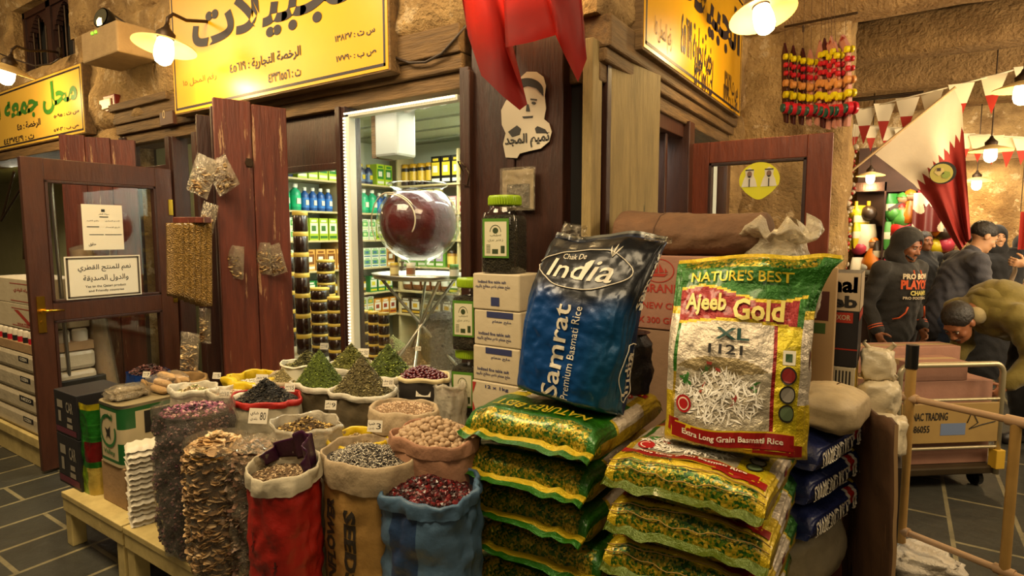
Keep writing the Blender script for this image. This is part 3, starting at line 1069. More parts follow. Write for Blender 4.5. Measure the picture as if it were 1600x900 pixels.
blobs = [ov(824, 142, 25, 20, 3.14, 6.283) + [(849, 150), (838, 138), (824, 134), (808, 140), (800, 152)], ov(815, 162, 3.2, 2.2), ov(834, 161, 3.2, 2.2), [(810, 156), (820, 154), (820, 156), (810, 158)], [(829, 154), (839, 155), (839, 157), (829, 156)],
         [(823, 163), (826, 163), (828, 174), (822, 174)], [(816, 182), (833, 181), (832, 184), (818, 185)],
         [(794, 206), (808, 196), (814, 201), (812, 210), (800, 214)], [(840, 197), (852, 202), (856, 208), (838, 208), (836, 201)]]
for bl in blobs: m.prism(rel([stk(*q) for q in bl]), -.002, 0)
put_text(m, 'تميم المجد', *[c for c in rel([stk(789, 234)])[0]], *[c for c in rel([stk(859, 204)])[0]], fY(-.002), ar=True, bold=.03)
m.build('print', INK, t)
# wire hook at the edge of the corner post
p = onY(728, 262, 2.35)
m = MB(); m.tube([(0, 0, 0), (-.03, 0, .03), (-.05, 0, .035), (-.02, 0, -.02), (-.035, 0, -.08), (.01, 0, -.085), (.02, 0, -.03), (0, 0, 0)], .004)
tag(m.build('wire_hook', IRON, None, p), 'bent wire hook on the edge of the corner post', 'hook')
# clear vacuum pack nailed on the post
p = onY(783, 330, 2.38); q = onY(838, 260, 2.38)
FILM = mat('clear_film', '#e9e0cc', .10, film=.07, bump=.6, bscale=30)
FILMD = mat('crinkled_film', '#d9c9a6', .10, film=.16, bump=1.0, bscale=22, spec=.8)
t = thing('vacuum_pack', 'clear crinkled pack with a dark block nailed on the corner post above the jar', 'packet', (p.x, 2.38, p.z))
W, H = q.x - p.x, q.z - p.z
m = MB(); m.grid(lambda u, v: (u * W, -.03 + .02 * (abs(2 * u - 1) ** 4) + .006 * noise3((u, v, 0), 9), v * H), 24, 28); m.build('film', FILMD, t)
m = MB(); m.box((.04, -.012, .01), (W - .03, 0, H * .62)); m.build('block', mat('dark_block', '#1d1712', .6, bump=.6, bscale=40), t, bevel=.004)
m = MB(); m.box((.012, -.008, .008), (W - .01, -.004, H - .01)); m.build('card', mat('pack_card', '#8d7c5e', .7), t)
# ================================================================ INSIDE THE SHOP
SHELF = mat('shelf_board', '#b9a878', .5)
zs = [0.78, 1.02, 1.27, 1.54, 1.80, 2.08]
root = thing('wall_shelf', 'long wooden goods shelving along the side wall of the shop', 'shelf', (-4.61, 2.75, 0))
for z in zs:
    m = MB(); m.box((0, 0, z - .018), (.27, 1.9, z)); m.build('board', SHELF, root, bevel=.002)
for y in (0.0, .95, 1.88):
    m = MB(); m.box((0, y, 0), (.26, y + .02, 2.40)); m.build('upright', SHELF, root)
root2 = thing('wall_shelf', 'goods shelving across the rear wall of the shop behind the glass bowl', 'shelf', (-4.33, 4.41, 0))
for z in zs:
    m = MB(); m.box((0, 0, z - .018), (2.33, .25, z)); m.build('board', SHELF, root2, bevel=.002)
for x in (0.02, .8, 1.6, 2.3):
    m = MB(); m.box((x, .01, 0), (x + .02, .25, 2.40)); m.build('upright', SHELF, root2)

PACK = mat('printed_pack', attr=True, rough=.35)
_packs = {}


def pack_mesh(kind, w, d, h, c1, c2, c3):
    k = (kind, round(w, 3), round(h, 3), c1, c2)
    if k in _packs:
        return _packs[k]
    A, B, D = C(c1), C(c2), C(c3)
    m = MB()
    if kind == 'carton':
        m.box((-w / 2, -d / 2, 0), (w / 2, d / 2, h), col=A)
        e = .0012
        m.box((-w * .42, -d / 2 - e, h * .3), (w * .42, -d / 2, h * .78), col=B)
        m.box((-w * .28, -d / 2 - 2 * e, h * .42), (w * .2, -d / 2, h * .66), col=D)
        m.box((-w * .42, -d / 2 - e, h * .08), (w * .42, -d / 2, h * .2), col=D)
        m.box((-w * .3, -d / 2 - e, h * .83), (w * .3, -d / 2, h * .92), col=B)
    elif kind == 'bottle':
        m.lathe([(0, 0), (w * .46, 0), (w * .5, h * .04), (w * .5, h * .62), (w * .42, h * .74), (w * .2, h * .82), (w * .2, h * .86)], 14, col=A)
        m.lathe([(w * .24, h * .86), (w * .24, h), (0, h)], 12, col=D)
        m.lathe([(w * .505, h * .14), (w * .505, h * .56)], 14, col=B)
        m.box((-w * .2, -w * .54, h * .25), (w * .2, -w * .48, h * .46), col=D)
    elif kind == 'jar':
        m.lathe([(0, 0), (w * .48, 0), (w * .5, h * .05), (w * .5, h * .78), (w * .44, h * .84)], 16, col=A)
        m.lathe([(w * .48, h * .82), (w * .48, h), (0, h)], 16, col=D)
        m.lathe([(w * .505, h * .2), (w * .505, h * .66)], 16, col=B)
    else:
        def fn(u, v):
            t = 2 * math.pi * u
            k2 = 1 - abs(2 * v - 1) ** 4 * .9
            return (w / 2 * math.cos(t) * (.93 + .07 * k2), d / 2 * math.sin(t) * k2, v * h)
        def cf(u, v): return B if .3 < v < .7 and .58 < u < .92 else (D if .8 < v < .88 else A)
        m.grid(fn, 24, 12, colfn=cf)
    me = m.mesh(kind, PACK)
    _packs[k] = me
    return me


def put_pack(kind, name, label, cat, grp, loc, rz, w, d, h, cs):
    o = bpy.data.objects.new(name, pack_mesh(kind, w, d, h, *cs))
    COL.objects.link(o)
    o.location = loc
    o.rotation_euler = (0, 0, rz)
    return tag(o, label, cat, grp)


# rows: (kind, name, words, colours, width, height, stacked rows)
W_ = '#d6d3be'
side_rows = [
    [('carton', 'tea_box', 'small white tea boxes', (W_, '#6f8f3a', '#c9a22a'), .085, .10, 2), ('carton', 'tea_box', 'orange tea boxes', ('#c98a2c', W_, '#8a3a1c'), .10, .17, 1)],
    [('bottle', 'bottle', 'dark syrup bottles', ('#3a2a18', '#c9a22a', W_), .08, .2, 1), ('carton', 'tea_box', 'green cartons', ('#2f7a3a', W_, '#c9c22a'), .10, .16, 1)],
    [('carton', 'tea_box', 'low white tea boxes', ('#d9dcc0', '#6a9a5a', '#3a6a8a'), .10, .095, 2), ('carton', 'tea_box', 'tan coffee boxes', ('#c9974a', '#7a4a1c', W_), .11, .19, 1)],
    [('carton', 'tea_box', 'white and green packets', (W_, '#4f9a4a', '#b9c98a'), .09, .10, 2), ('carton', 'tea_box', 'yellow-green packets', ('#9fb52a', W_, '#3a6a2a'), .10, .2, 1)],
    [('bottle', 'bottle', 'mint green bottles', ('#1f9a6a', '#1fae74', W_), .105, .235, 1), ('bottle', 'bottle', 'blue bottles', ('#234f8f', '#3a78c0', W_), .08, .21, 1)],
    [('bottle', 'bottle', 'navy bottles', ('#27324f', '#4f6a8a', '#c9b22a'), .09, .2, 1), ('carton', 'tea_box', 'lime cartons', ('#a8c22a', '#2f7a2f', W_), .105, .21, 1)],
]
ords = ['lowest', 'second', 'third', 'fourth', 'fifth', 'top']
for r, z in enumerate(zs):
    y = 2.80
    k = 0
    while y < 4.36:
        kd, nm, wd, cs, w, h, st = side_rows[r][0 if (k % 9) < 5 else 1]
        lab = '%s in the %s row of the shop side-wall shelving' % (wd, ords[r])
        for s in range(st):
            put_pack(kd, nm, 'one of the ' + lab, 'bottle' if kd == 'bottle' else 'box', wd + ', %s row, side wall' % ords[r], (-4.61 + .27 - .09, y + w / 2, z + s * h), R(90) , w * .94, .13 if kd != 'bottle' else w, h * .985, cs)
        y += w + .006
        k += 1
rear_rows = [
    [('carton', 'tea_box', 'dark cartons', ('#4a3a22', W_, '#c9a22a'), .13, .17, 1)],
    [('pouch', 'pouch', 'brown spice pouches', ('#7a4a22', W_, '#c9a22a'), .12, .19, 1), ('carton', 'tea_box', 'green tea boxes', ('#4f7a2a', W_, '#c9c22a'), .12, .18, 1)],
    [('carton', 'tea_box', 'green and lilac boxes', ('#6a9a3a', '#b9a0c0', W_), .11, .2, 1), ('jar', 'jar', 'gold jars', ('#a8782a', '#e0c060', '#3a2a12'), .1, .17, 1)],
    [('pouch', 'pouch', 'lime green pouches', ('#7fae2a', W_, '#3a6a2a'), .10, .2, 1), ('carton', 'tea_box', 'grey-green cartons', ('#8a9a6a', W_, '#4a5a2a'), .10, .19, 1)],
    [('jar', 'jar', 'yellow-lidded jars', ('#b08a3a', W_, '#c9c22a'), .1, .12, 2), ('carton', 'tea_box', 'pink packets', ('#c08a8a', W_, '#8a2a3a'), .10, .16, 1)],
]
for r, z in enumerate(zs[:5]):
    x = -4.30
    k = 0
    while x < -2.1:
        kd, nm, wd, cs, w, h, st = rear_rows[r][(k // 5) % len(rear_rows[r])]
        lab = 'one of the %s in the %s row of the shop rear shelving' % (wd, ords[r])
        for s in range(st):
            put_pack(kd, nm, lab, kd if kd in ('jar', 'pouch') else 'box', wd + ', %s row, rear wall' % ords[r], (x + w / 2, 4.50, z + s * h), 0, w * .94, .11 if kd != 'jar' else w, h * .985, cs)
        x += w + .008
        k += 1
# top rear row: the showy cartons
x = -4.30
top = [('jar', 'jar', 'dark jars with gold lids', ('#1f1812', '#c9a22a', '#b98a1a'), .1, .22, 1, 4), ('carton', 'tea_box', 'black and gold boxes', ('#17130f', '#c9b22a', W_), .12, .27, 1, 3),
       ('carton', 'tea_box', 'white boxes with dark ovals', ('#d9dcd2', '#2c3024', '#d9dcd2'), .105, .165, 2, 2), ('carton', 'tea_box', 'bright yellow boxes', ('#d9d22a', '#2f5a1c', W_), .15, .16, 2, 2),
       ('carton', 'tea_box', 'lime tea boxes', ('#b9c23a', '#e9e6b2', '#3a7a3a'), .12, .15, 2, 2), ('carton', 'tea_box', 'teal boxes', ('#3fa9a0', '#c9e6d2', '#e0d040'), .14, .16, 2, 4)]
for kd, nm, wd, cs, w, h, st, n in top:
    for q in range(n):
        for s in range(st):
            put_pack(kd, nm, 'one of the %s on top of the shop rear shelving' % wd, 'jar' if kd == 'jar' else 'box', wd + ', rear top', (x + w / 2, 4.50, zs[5] + s * h), 0, w * .95, .11, h * .985, cs)
        x += w + .008

# ---- display counter behind the window and what stands on it
m = MB(); m.box((-4.2, 2.55, 0), (-1.99, 3.15, .70)); m.box((-4.22, 2.53, .70), (-1.985, 3.18, .725))
tag(m.build('display_counter', mat('counter_paint', '#a09a80', .5), bevel=.004), 'pale display counter just inside the shop window', 'counter')
CZ = .725
JBR = mat('brown_preserve', '#2b160b', .25, var=(30, .5), col2='#150a05', coat=.5)
LIDY = mat('lid_mustard', '#c2a544', .4)


def tub(name, label, grp, p, r, h, n=20):
    t = thing(name, label, 'jar', p, 0, grp)
    m = MB(); m.lathe([(0, 0), (r * .92, 0), (r, h * .06), (r, h * .78), (r * .95, h * .8)], n); m.build('jar_body', JBR, t)
    m = MB(); m.lathe([(r * 1.02, h * .79), (r * 1.03, h * .8), (r * 1.03, h * .98), (r * .98, h), (0, h)], n); m.build('lid', LIDY, t)
    return t


def stack(px, py_bot, Yv, n, r, h, name, words, grp):
    p = onY(px, py_bot, Yv)
    first = None
    for k in range(n):
        loc = (p.x, Yv, CZ + .0 + k * h)
        if first is None:
            first = tub(name, words, grp, loc, r, h * .995)
        else:
            dup(first, loc)
    return p


stack(476, 560, 2.72, 7, .052, .148, 'preserve_jar', 'tall brown jar with mustard lid in the highest window stack', 'tall brown jars stacked highest')
stack(457, 560, 2.86, 5, .050, .145, 'preserve_jar', 'brown jar in the half-hidden stack beside the shutter', 'brown jars behind the highest stack')
stack(503, 562, 2.74, 6, .064, .082, 'date_tub', 'flat brown tub in the stack beside the tall jars', 'flat tubs beside the tall jars')
stack(513, 560, 2.92, 8, .064, .085, 'date_tub', 'flat brown tub in the taller rear stack by the mullion', 'flat tubs in the taller rear stack')
stack(527, 562, 2.66, 5, .055, .09, 'date_tub', 'flat brown tub in the short stack against the mullion', 'flat tubs against the mullion')
for k, px in enumerate((569, 585, 601)):
    stack(px, 560, 2.74, 5, .036, .072, 'small_tub', 'small lidded tub in the %s of the three window columns' % ('first', 'middle', 'last')[k], 'small tubs, column %s' % 'abc'[k])
# glass bowl on a folding tray table
p = onY(655, 430, 2.80)
TZ = p.z
t = thing('tray_table', 'round metal tray on crossed folding legs under the glass bowl', 'table', (p.x, 2.80, CZ))
hh = TZ - CZ
m = MB(); m.lathe([(0, hh - .008), (.305, hh - .008), (.33, hh + .012), (.335, hh + .012), (.315, hh - .02), (0, hh - .02)], 48, sy=.78); m.build('tray', STEEL, t)
for k, (x0, y0, x1, y1) in enumerate(((-.24, .1, .25, -.1), (.24, .12, -.22, -.12), (-.1, -.2, .14, .2), (.12, -.2, -.12, .2))):
    m = MB(); m.cyl((x0, y0, .0), (x1, y1, hh - .02), .010, n=8); m.build('leg', STEEL, t)
b = thing('glass_bowl', 'big round glass bowl of dark red syrup with a tap on the tray', 'bowl', (p.x, 2.80, TZ + .005))
RB = .262
prof = [(.09, 0), (.12, .02), (.05, .05), (.06, .07)]
prof += [(RB * math.sin(a), .08 + RB * .93 - RB * .93 * math.cos(a)) for a in np.linspace(.3, 2.55, 26)]
prof += [(.165, .545), (.185, .555), (.19, .565), (.18, .575), (.15, .57)]
m = MB(); m.lathe(prof, 56); m.build('bowl', mat('bowl_glass', '#ffffff', .03, glass=True), b)
m = MB(); m.lathe([(0, .085)] + [(.24 * math.sin(a), .08 + .25 - .235 * math.cos(a)) for a in np.linspace(.3, 2.5, 20)] + [(0, .53)], 48)
m.build('syrup', mat('red_syrup', '#5a1410', .25, var=(7, .8), col2='#2a0806', bump=.5, bscale=18), b)
m = MB(); m.cyl((0, -.09, .05), (0, -.16, .045), .014); m.cyl((0, -.15, .05), (0, -.15, .085), .009); m.box((-.02, -.156, .08), (.02, -.144, .09)); m.build('tap', STEEL, b)
m = MB(); m.tube([(.24 * math.cos(a) * .8, -.265 + .05 * abs(math.cos(a)), .33 + .17 * math.sin(a)) for a in np.linspace(.6, 3.9, 26)], .004, 6)
m.tube([(.24 * math.cos(a) * .7, -.262 + .05 * abs(math.cos(a)), .34 + .15 * math.sin(a)) for a in np.linspace(-.5, 1.6, 18)], .004, 6)
m.build('reflection_arcs', mat('reflection_pale', '#d9c8a2', .4), b)  # pale arcs stand in for reflections on the glass, shaped as thin tubes
for k in range(3):
    q = onY((627, 649, 713)[k], 424, 2.70)
    put_pack('jar', 'glass_cup', ['small gold-lidded glass jar on the tray rim', 'little glass cup standing in front of the bowl', 'small green-lidded jar on the tray by the corner post'][k], 'jar', None, (q.x, 2.64 + .02 * k, TZ - .0), 0, .055, .055, .085, (('#a08a5a', '#d9c98a', '#c9b23a'), ('#b9b29a', '#8a5a3a', W_), ('#5a6a3a', W_, '#4f8a3a'))[k])
# clear sack of dark berries under the tray
p = onY(690, 545, 2.95)
t = thing('berry_bag', 'clear plastic bag of dark dried berries beneath the tray', 'bag', (p.x, 2.98, CZ))
def bagfn(r0, h, squ=.85, seed=0.0, amp=.05):
    def fn(u, v):
        a = 2 * math.pi * u
        rr = r0 * (.9 + .14 * math.sin(math.pi * min(1, v * 1.1))) * (1 - .25 * sstep(.8, 1, v))
        rr *= 1 + amp * fbm((math.cos(a), math.sin(a), v * 2), 2.2, seed)
        c, s_ = math.cos(a), math.sin(a)
        return (rr * c, rr * s_ * squ, h * v)
    return fn
m = MB(); m.grid(bagfn(.165, .5, 1.0, 3), 40, 16); m.build('film', FILMD, t)
m = MB(); m.grid(bagfn(.155, .33, 1.0, 3), 40, 14); m.lathe([(.148, .33), (0, .37)], 40); m.build('berries', mat('dark_berries', '#2a1a22', .5, fine=1.0, bscale=22, var=(40, .7), col2='#0c070a'), t)
# ceiling fittings of the shop
p = onY(598, 245, 3.05)
t = thing('ceiling_heater', 'white boxy unit with a timber backing hung near the shop ceiling', 'unit', (p.x - .13, 3.05, p.z))
m = MB(); m.box((.05, 0, 0), (.27, .2, .45)); m.build('casing', mat('unit_white', '#9c9888', .4), t, bevel=.02)
m = MB(); m.box((0, .02, .0), (.05, .2, .45)); m.build('timber_back', LWOOD, t)
for k, (px, py) in enumerate(((638, 162), (663, 156), (693, 150))):
    p = onY(px, py, 3.1)
    t = thing('spotlight', ['first spotlight on the shop ceiling, beside the white unit', 'middle spotlight on the shop ceiling, brightest', 'last spotlight on the shop ceiling, by the corner post'][k], 'spotlight', p)
    m = MB(); m.lathe([(.045, -.05), (.05, .0), (.03, .06), (.012, .08), (0, .08)], 18, M=Matrix.Rotation(.5, 4, 'X')); m.build('lamp_can', mat('spot_grey', '#b0aa98', .4), t)
    m = MB(); m.lathe([(.042, -.045), (0, -.047)], 16, M=Matrix.Rotation(.5, 4, 'X')); m.build('lens', mat('spot_lit', '#ffffff', .3, emit=((1, 1, .92), 7)), t)
    m = MB(); m.cyl((0, -.03, .07), (0, -.03, 2.52 - p.z), .008, n=6); m.build('stem', STEEL, t)
PANEL = mat('ceiling_lightpanel', '#ffffff', .5, emit=((.98, 1.0, .92), 4.5))
for k, (x0, y0, x1, y1) in enumerate(((-3.1, 3.95, -2.1, 4.3), (-2.7, 2.78, -2.0, 3.0))):
    m = MB(); m.box((0, 0, -.012), (x1 - x0, y1 - y0, .012))
    for q in range(3): m.box((.0, (q + 1) * (y1 - y0) / 4 - .006, -.016), (x1 - x0, (q + 1) * (y1 - y0) / 4 + .006, -.01))
    tag(m.build('light_panel', PANEL, None, (x0, y0, 2.492)), ['lit white panel on the shop ceiling over the rear shelving', 'lit white panel on the shop ceiling just inside the window'][k], 'light panel')
# white apron and green cloth seen through the side window
p = onX(1046, 262, -1.42)
t = thing('hanging_towel', 'pale towel with a green roll hung inside the side window', 'towel', (-1.45, p.y - .25, p.z - .5))
m = MB(); m.grid(lambda u, v: (.015 * math.sin(u * 18), u * .5, v * .5), 24, 8); m.build('towel', mat('pale_towel', '#c3ccd0', .9), t, solid=.006)
m = MB(); m.cyl((0, -.02, .5), (0, .56, .52), .05); m.tube([(.03, .1, .5), (.05, .12, .3), (.04, .15, -.2)], .008); m.build('roll', mat('olive_cloth', '#9aa04a', .8), t)
# ================================================================ THE LOW TABLES AND THE SACKS
TZ0 = .28


def low_table(label, x0, x1, y0, y1):
    t = thing('low_table', label, 'table', (x0, y0, 0))
    W, D = x1 - x0, y1 - y0
    m = MB(); m.box((0, 0, TZ0 - .03), (W, D, TZ0)); m.build('tabletop', CREAM, t, bevel=.004)
    m = MB()
    for q in ((0.004, .004, W - .004, .05), (.004, D - .05, W - .004, D - .004), (.004, .05, .05, D - .05), (W - .05, .05, W - .004, D - .05)): m.box((q[0], q[1], TZ0 - .10), (q[2], q[3], TZ0 - .03))
    m.build('apron', CREAM, t, bevel=.004)
    for x in (.01, W - .075):
        for y in (.01, D - .075):
            m = MB(); m.box((x, y, 0), (x + .065, y + .065, TZ0 - .03)); m.build('leg', CREAM, t, bevel=.004)
    return t


low_table('chipped cream low table holding tin, white pads and black cartons', -3.54, -2.89, 1.165, 2.2)
low_table('chipped cream low table crowded with spice sacks', -2.875, -1.01, 1.165, 2.36)


def cloth(key, col, **kw):
    a = dict(rough=.8, var=(14, .45), bump=.3, bscale=20, weave=330.0, detail=6.0)
    a.update(kw)
    return mat(key, col, **a)


WOVEN_W = cloth('white_woven', '#c9bda0')
WOVEN_C = cloth('cream_linen', '#b09a78', weave=120.)
RIMW = cloth('white_rim', '#d6cdb6', rough=.5)
OLIVE = cloth('olive_sack', '#5a4c30')
TANS = cloth('tan_sack', '#a8834e')
PINKS = cloth('pink_jute', '#a87a5c', weave=90.)
REDS = cloth('red_woven', '#a51c10', rough=.45)
BLUES = cloth('blue_woven', '#4c6a86', rough=.45)
BLUED = cloth('blue_stripe', '#1f3a5f', rough=.45)
YELS = cloth('yellow_plastic', '#d8b81a', rough=.35, weave=0)
CLEARW = mat('milky_plastic', '#d6ccb4', .25, film=.5, bump=.6, bscale=18)
PIECE = mat('loose_goods', attr=True, rough=.7)
PIECEG = mat('loose_goods_glossy', attr=True, rough=.3)
PAPERB = cloth('brown_paper', '#a57e40', rough=.6, weave=0, bump=.35, bscale=9)
PURPL = cloth('purple_lining', '#3a1230', rough=.3, weave=0)


class Sack:
    """upright sack, mouth open; local origin at its base centre"""
    def __init__(s, name, label, cat, c, zr, r, base, body, rim=None, rimh=.05, sq=.8, bulge=.06, fold=.012, seed=0.0, flare=0.0, tilt=0.0, cuff_out=.007, name_body='sack_body', mids=None, rz=0.0):
        s.r, s.h, s.sq, s.seed = r, zr - base, sq, seed
        s.c = Vector((c[0], c[1], base))
        s.t = thing(name, label, cat, s.c, rz)
        s.rz = rz
        s.bulge, s.fold, s.flare, s.tilt = bulge, fold, flare, tilt
        rh = rimh if rim else 0
        m = MB()
        m.grid(lambda u, v: s.P(u, v * (s.h - rh * .5)), 56, 30, flip=False, mifn=mids)
        if not rim:
            m.grid(lambda u, v: s.P(u, s.h - v * .07, -.008 - .006 * v), 56, 4)
        s.body = m.build(name_body, body, s.t)
        if rim:
            m = MB()
            prof = [(-.07, -.011), (-.02, -.006), (.0, .0), (-.004, cuff_out), (-rh * .5, cuff_out + .004), (-rh, cuff_out)]
            m.grid(lambda u, v: s.prof(prof, u, v), 72, 12, flip=True)
            m.build('cuff', rim, s.t)

    def prof(s, prof, u, v):
        k = v * (len(prof) - 1); i = min(int(k), len(prof) - 2); f = k - i
        dz = prof[i][0] * (1 - f) + prof[i + 1][0] * f
        dr = prof[i][1] * (1 - f) + prof[i + 1][1] * f
        a = 2 * math.pi * u
        w = .006 * math.sin(a * 3 + s.seed) + .003 * math.sin(a * 7 + s.seed * 2)
        return s.P(u, s.h + dz + w * (1 if dz > -.04 else .5), dr + .0035 * math.sin(a * 9 + s.seed) + .004 * noise3((math.cos(a) * 3, math.sin(a) * 3, dz * 14), 2.2, s.seed) + .002 * noise3((math.cos(a) * 3, math.sin(a) * 3, dz * 30), 6, s.seed))

    def P(s, u, z, dr=0.0):
        a = 2 * math.pi * u
        v = max(0, min(1.05, z / s.h))
        r = s.r * (1 - .07 * (1 - sstep(0, .10, v)) + s.bulge * math.sin(math.pi * min(1, v)) + s.flare * v)
        c, n = math.cos(a), math.sin(a)
        q = (abs(c) ** 2.5 + abs(n) ** 2.5) ** (-1 / 2.5)
        r *= q
        r += s.fold * (fbm((c * 1.3, n * 1.3, v * 5 * s.h), 2.4, s.seed, 3)) + .004 * math.sin(v * 38 + 5 * noise3((c, n, v), 2, s.seed)) * (.4 + noise3((c, n, v * 3), 2, s.seed + 4)) + dr
        return (r * c, r * s.sq * n, z + s.tilt * r * n)

    def heap(s, name, label, cat, hp, base_mat, pieces=0, shape='seed', size=.006, cols=(), edge=-.035, pw=1.3, pm=None, fr=.93, off=(0, 0), bumpy=.004):
        """uncountable loose goods in the mouth"""
        R0 = s.r * fr
        def hz(x, y):
            q = math.hypot(x - off[0] * R0, (y - off[1] * R0) / s.sq) / R0
            return s.h + edge + hp * max(0, 1 - q) ** pw + bumpy * noise3((x, y, 0), 30, s.seed)
        m = MB()
        def fn(u, v):
            a = 2 * math.pi * u
            c, n = math.cos(a), math.sin(a)
            q = (abs(c) ** 2.5 + abs(n) ** 2.5) ** (-1 / 2.5)
            x, y = R0 * v * c * q * 1.02, R0 * v * n * s.sq * q * 1.02
            return (x, y, hz(x, y))
        m.grid(fn, 48, 16, mi=0, colfn=(lambda u, v: C(cols[0])) if cols else None)
        scatter(m, pieces, R0, s.sq, hz, shape, size, cols, 1)
        o = m.build(name, [base_mat, pm or PIECE], None, s.c, s.rz)
        return tag(o, label, cat, kind='stuff')


def piece(m, p, shape, sz, col, mi=1):
    rot = Euler((random.uniform(-.6, .6), random.uniform(-.6, .6), random.uniform(0, 6.28))).to_matrix()
    if shape == 'seed':
        vs = [(-1, 0, 0), (0, -.38, 0), (1, 0, 0), (0, .38, 0), (0, 0, .3), (0, 0, -.3)]
        fs = [(0, 1, 4), (1, 2, 4), (2, 3, 4), (3, 0, 4), (1, 0, 5), (2, 1, 5), (3, 2, 5), (0, 3, 5)]
    elif shape == 'stripe':
        vs = [(-1, 0, 0), (-.2, -.36, .05), (1, 0, 0), (-.2, .36, .05), (-.1, -.13, .24), (-.1, .13, .24)]
        fs = [(0, 1, 4), (1, 2, 4), (0, 4, 5), (4, 2, 5), (2, 3, 5), (3, 0, 5)]
        dark = C('#231d18')
        m.add([p + rot @ Vector(v) * sz for v in vs], fs, mi, [dark, dark, col, col, dark, dark])
        return
    elif shape == 'leaf':
        b = random.uniform(-.4, .4)
        vs = [(-1, -.3, 0), (-1, .3, b * .3), (0, -.45, b), (0, .45, b * .6), (1, -.2, 0), (1, .25, b * .2)]
        fs = [(0, 2, 3, 1), (2, 4, 5, 3)]
    elif shape == 'slice':
        n = 7; b = random.uniform(-.5, .5)
        vs = [(math.cos(2 * math.pi * i / n) * random.uniform(.7, 1.1), math.sin(2 * math.pi * i / n) * .8, b * math.cos(2 * math.pi * i / n) ** 2) for i in range(n)]
        vs += [(x * .96, y * .96, z - .14) for x, y, z in vs]
        fs = [tuple(range(n)), tuple(range(2 * n - 1, n - 1, -1))] + [(i, n + i, n + (i + 1) % n, (i + 1) % n) for i in range(n)]
    else:
        vs = [(0, 0, .8), (.8, 0, .2), (.1, .85, .2), (-.8, .1, .15), (-.05, -.8, .2), (.5, .5, -.5), (-.5, -.4, -.5)]
        fs = [(0, 1, 2), (0, 2, 3), (0, 3, 4), (0, 4, 1), (1, 5, 2), (3, 2, 5), (3, 5, 6), (3, 6, 4), (4, 6, 1), (1, 6, 5)]
    m.add([p + rot @ Vector(v) * sz for v in vs], fs, mi, col)


def scatter(m, n, R0, sq, hz, shape, size, cols, mi):
    cl = [C(c) for c in cols]
    for _ in range(n):
        rr = math.sqrt(random.random()) * R0 * .97
        a = random.uniform(0, 6.283)
        x, y = rr * math.cos(a), rr * math.sin(a) * sq
        k = random.uniform(.75, 1.25)
        c = random.choice(cl)
        j = random.uniform(.75, 1.2)
        piece(m, Vector((x, y, hz(x, y) + size * .25 * random.random())), shape, size * k, tuple(min(1, q * j) for q in c), mi)


def at_rim(px, py, z, wpx):
    c = onZ(px, py, z)
    return c, wpx / 2 / ppm(c)


def herb(key, a, b, bump=.9, sc=60):
    return mat(key, a, .95, var=(sc, .8), col2=b, bump=bump, bscale=sc, fine=.6)


def price_card(label, p, txt, rz=0.25, w=.055, h=.042, tilt=-.3):
    t = thing('price_card', label, 'price card', p, rot=(tilt, 0, rz))
    m = MB(); m.box((-w / 2, -.001, 0), (w / 2, .001, h)); m.build('card', WHITEP, t)
    m = MB()
    if len(txt) > 1: put_text(m, txt[0], .1 * w, h * .25, w * .42, h * .75, fY(-.0016))
    put_text(m, txt[-1], -w * .42, h * .5, w * .02, h * .78, fY(-.0016), ar=True, bold=.01)
    put_text(m, 'بلدي', -w * .4, h * .16, -w * .02, h * .4, fY(-.0016), ar=True)
    m.build('lettering', INK, t)
    return t


# ---------------- front row
c, r = at_rim(303, 628, .90, 104)
s = Sack('clear_bag', 'tall clear bag packed with purple-brown dried buds at the front row start', 'bag', (c.x, c.y), .90, r, TZ0, FILM, seed=1, fold=.018, bulge=.10, sq=.98, name_body='film')
m = MB(); m.grid(lambda u, v: s.P(u, .01 + v * (s.h - .06), -.008), 50, 30)
cl = [C(x) for x in ('#3a1c22', '#55303a', '#2a1418', '#6d4a44', '#7d5f58')]
for _ in range(1500):
    u = random.uniform(.45, 1.08) % 1; z = random.uniform(.01, s.h - .05)
    piece(m, Vector(s.P(u, z, -.006)), 'blob', .0085, random.choice(cl), 1)
tag(m.build('dried_buds', [herb('bud_dark', '#33191c', '#170a0c'), PIECE], None, s.c), 'purple-brown dried buds filling the tall clear bag', 'dried buds', kind='stuff')
s.heap('dried_buds', 'pink and purple dried buds heaped at the mouth of the tall clear bag', 'dried buds', .02, herb('bud_dark', '', ''), 420, 'blob', .009, ('#4a2430', '#7d3a55', '#a0607a', '#c09a90', '#3a1c22'))
c, r = at_rim(338, 682, .815, 88)
s = Sack('clear_bag', 'clear bag of pale dried root slices in the front row', 'bag', (c.x, c.y), .815, r, TZ0, FILM, seed=2, fold=.012, bulge=.06, sq=.95, name_body='film')
m = MB(); m.grid(lambda u, v: s.P(u, .01 + v * (s.h - .05), -.012), 50, 30)
cl = [C(x) for x in ('#a8865a', '#c2a478', '#8a6a40', '#b8935e', '#6d4f2c')]
for _ in range(620):
    u = random.uniform(.45, 1.08) % 1; z = random.uniform(.01, s.h - .03)
    piece(m, Vector(s.P(u, z, -.009)), 'slice', random.uniform(.014, .024), random.choice(cl), 1)
tag(m.build('root_slices', [herb('slice_brown', '#7a5a34', '#4a341c'), PIECE], None, s.c), 'pale dried root slices packed inside the clear bag', 'root slices', kind='stuff')
s.heap('root_slices', 'loose pale root slices heaped on top of their clear bag', 'root slices', .05, herb('slice_brown', '', ''), 150, 'slice', .021, ('#c2a478', '#b8935e', '#d6bd92', '#a8865a'))
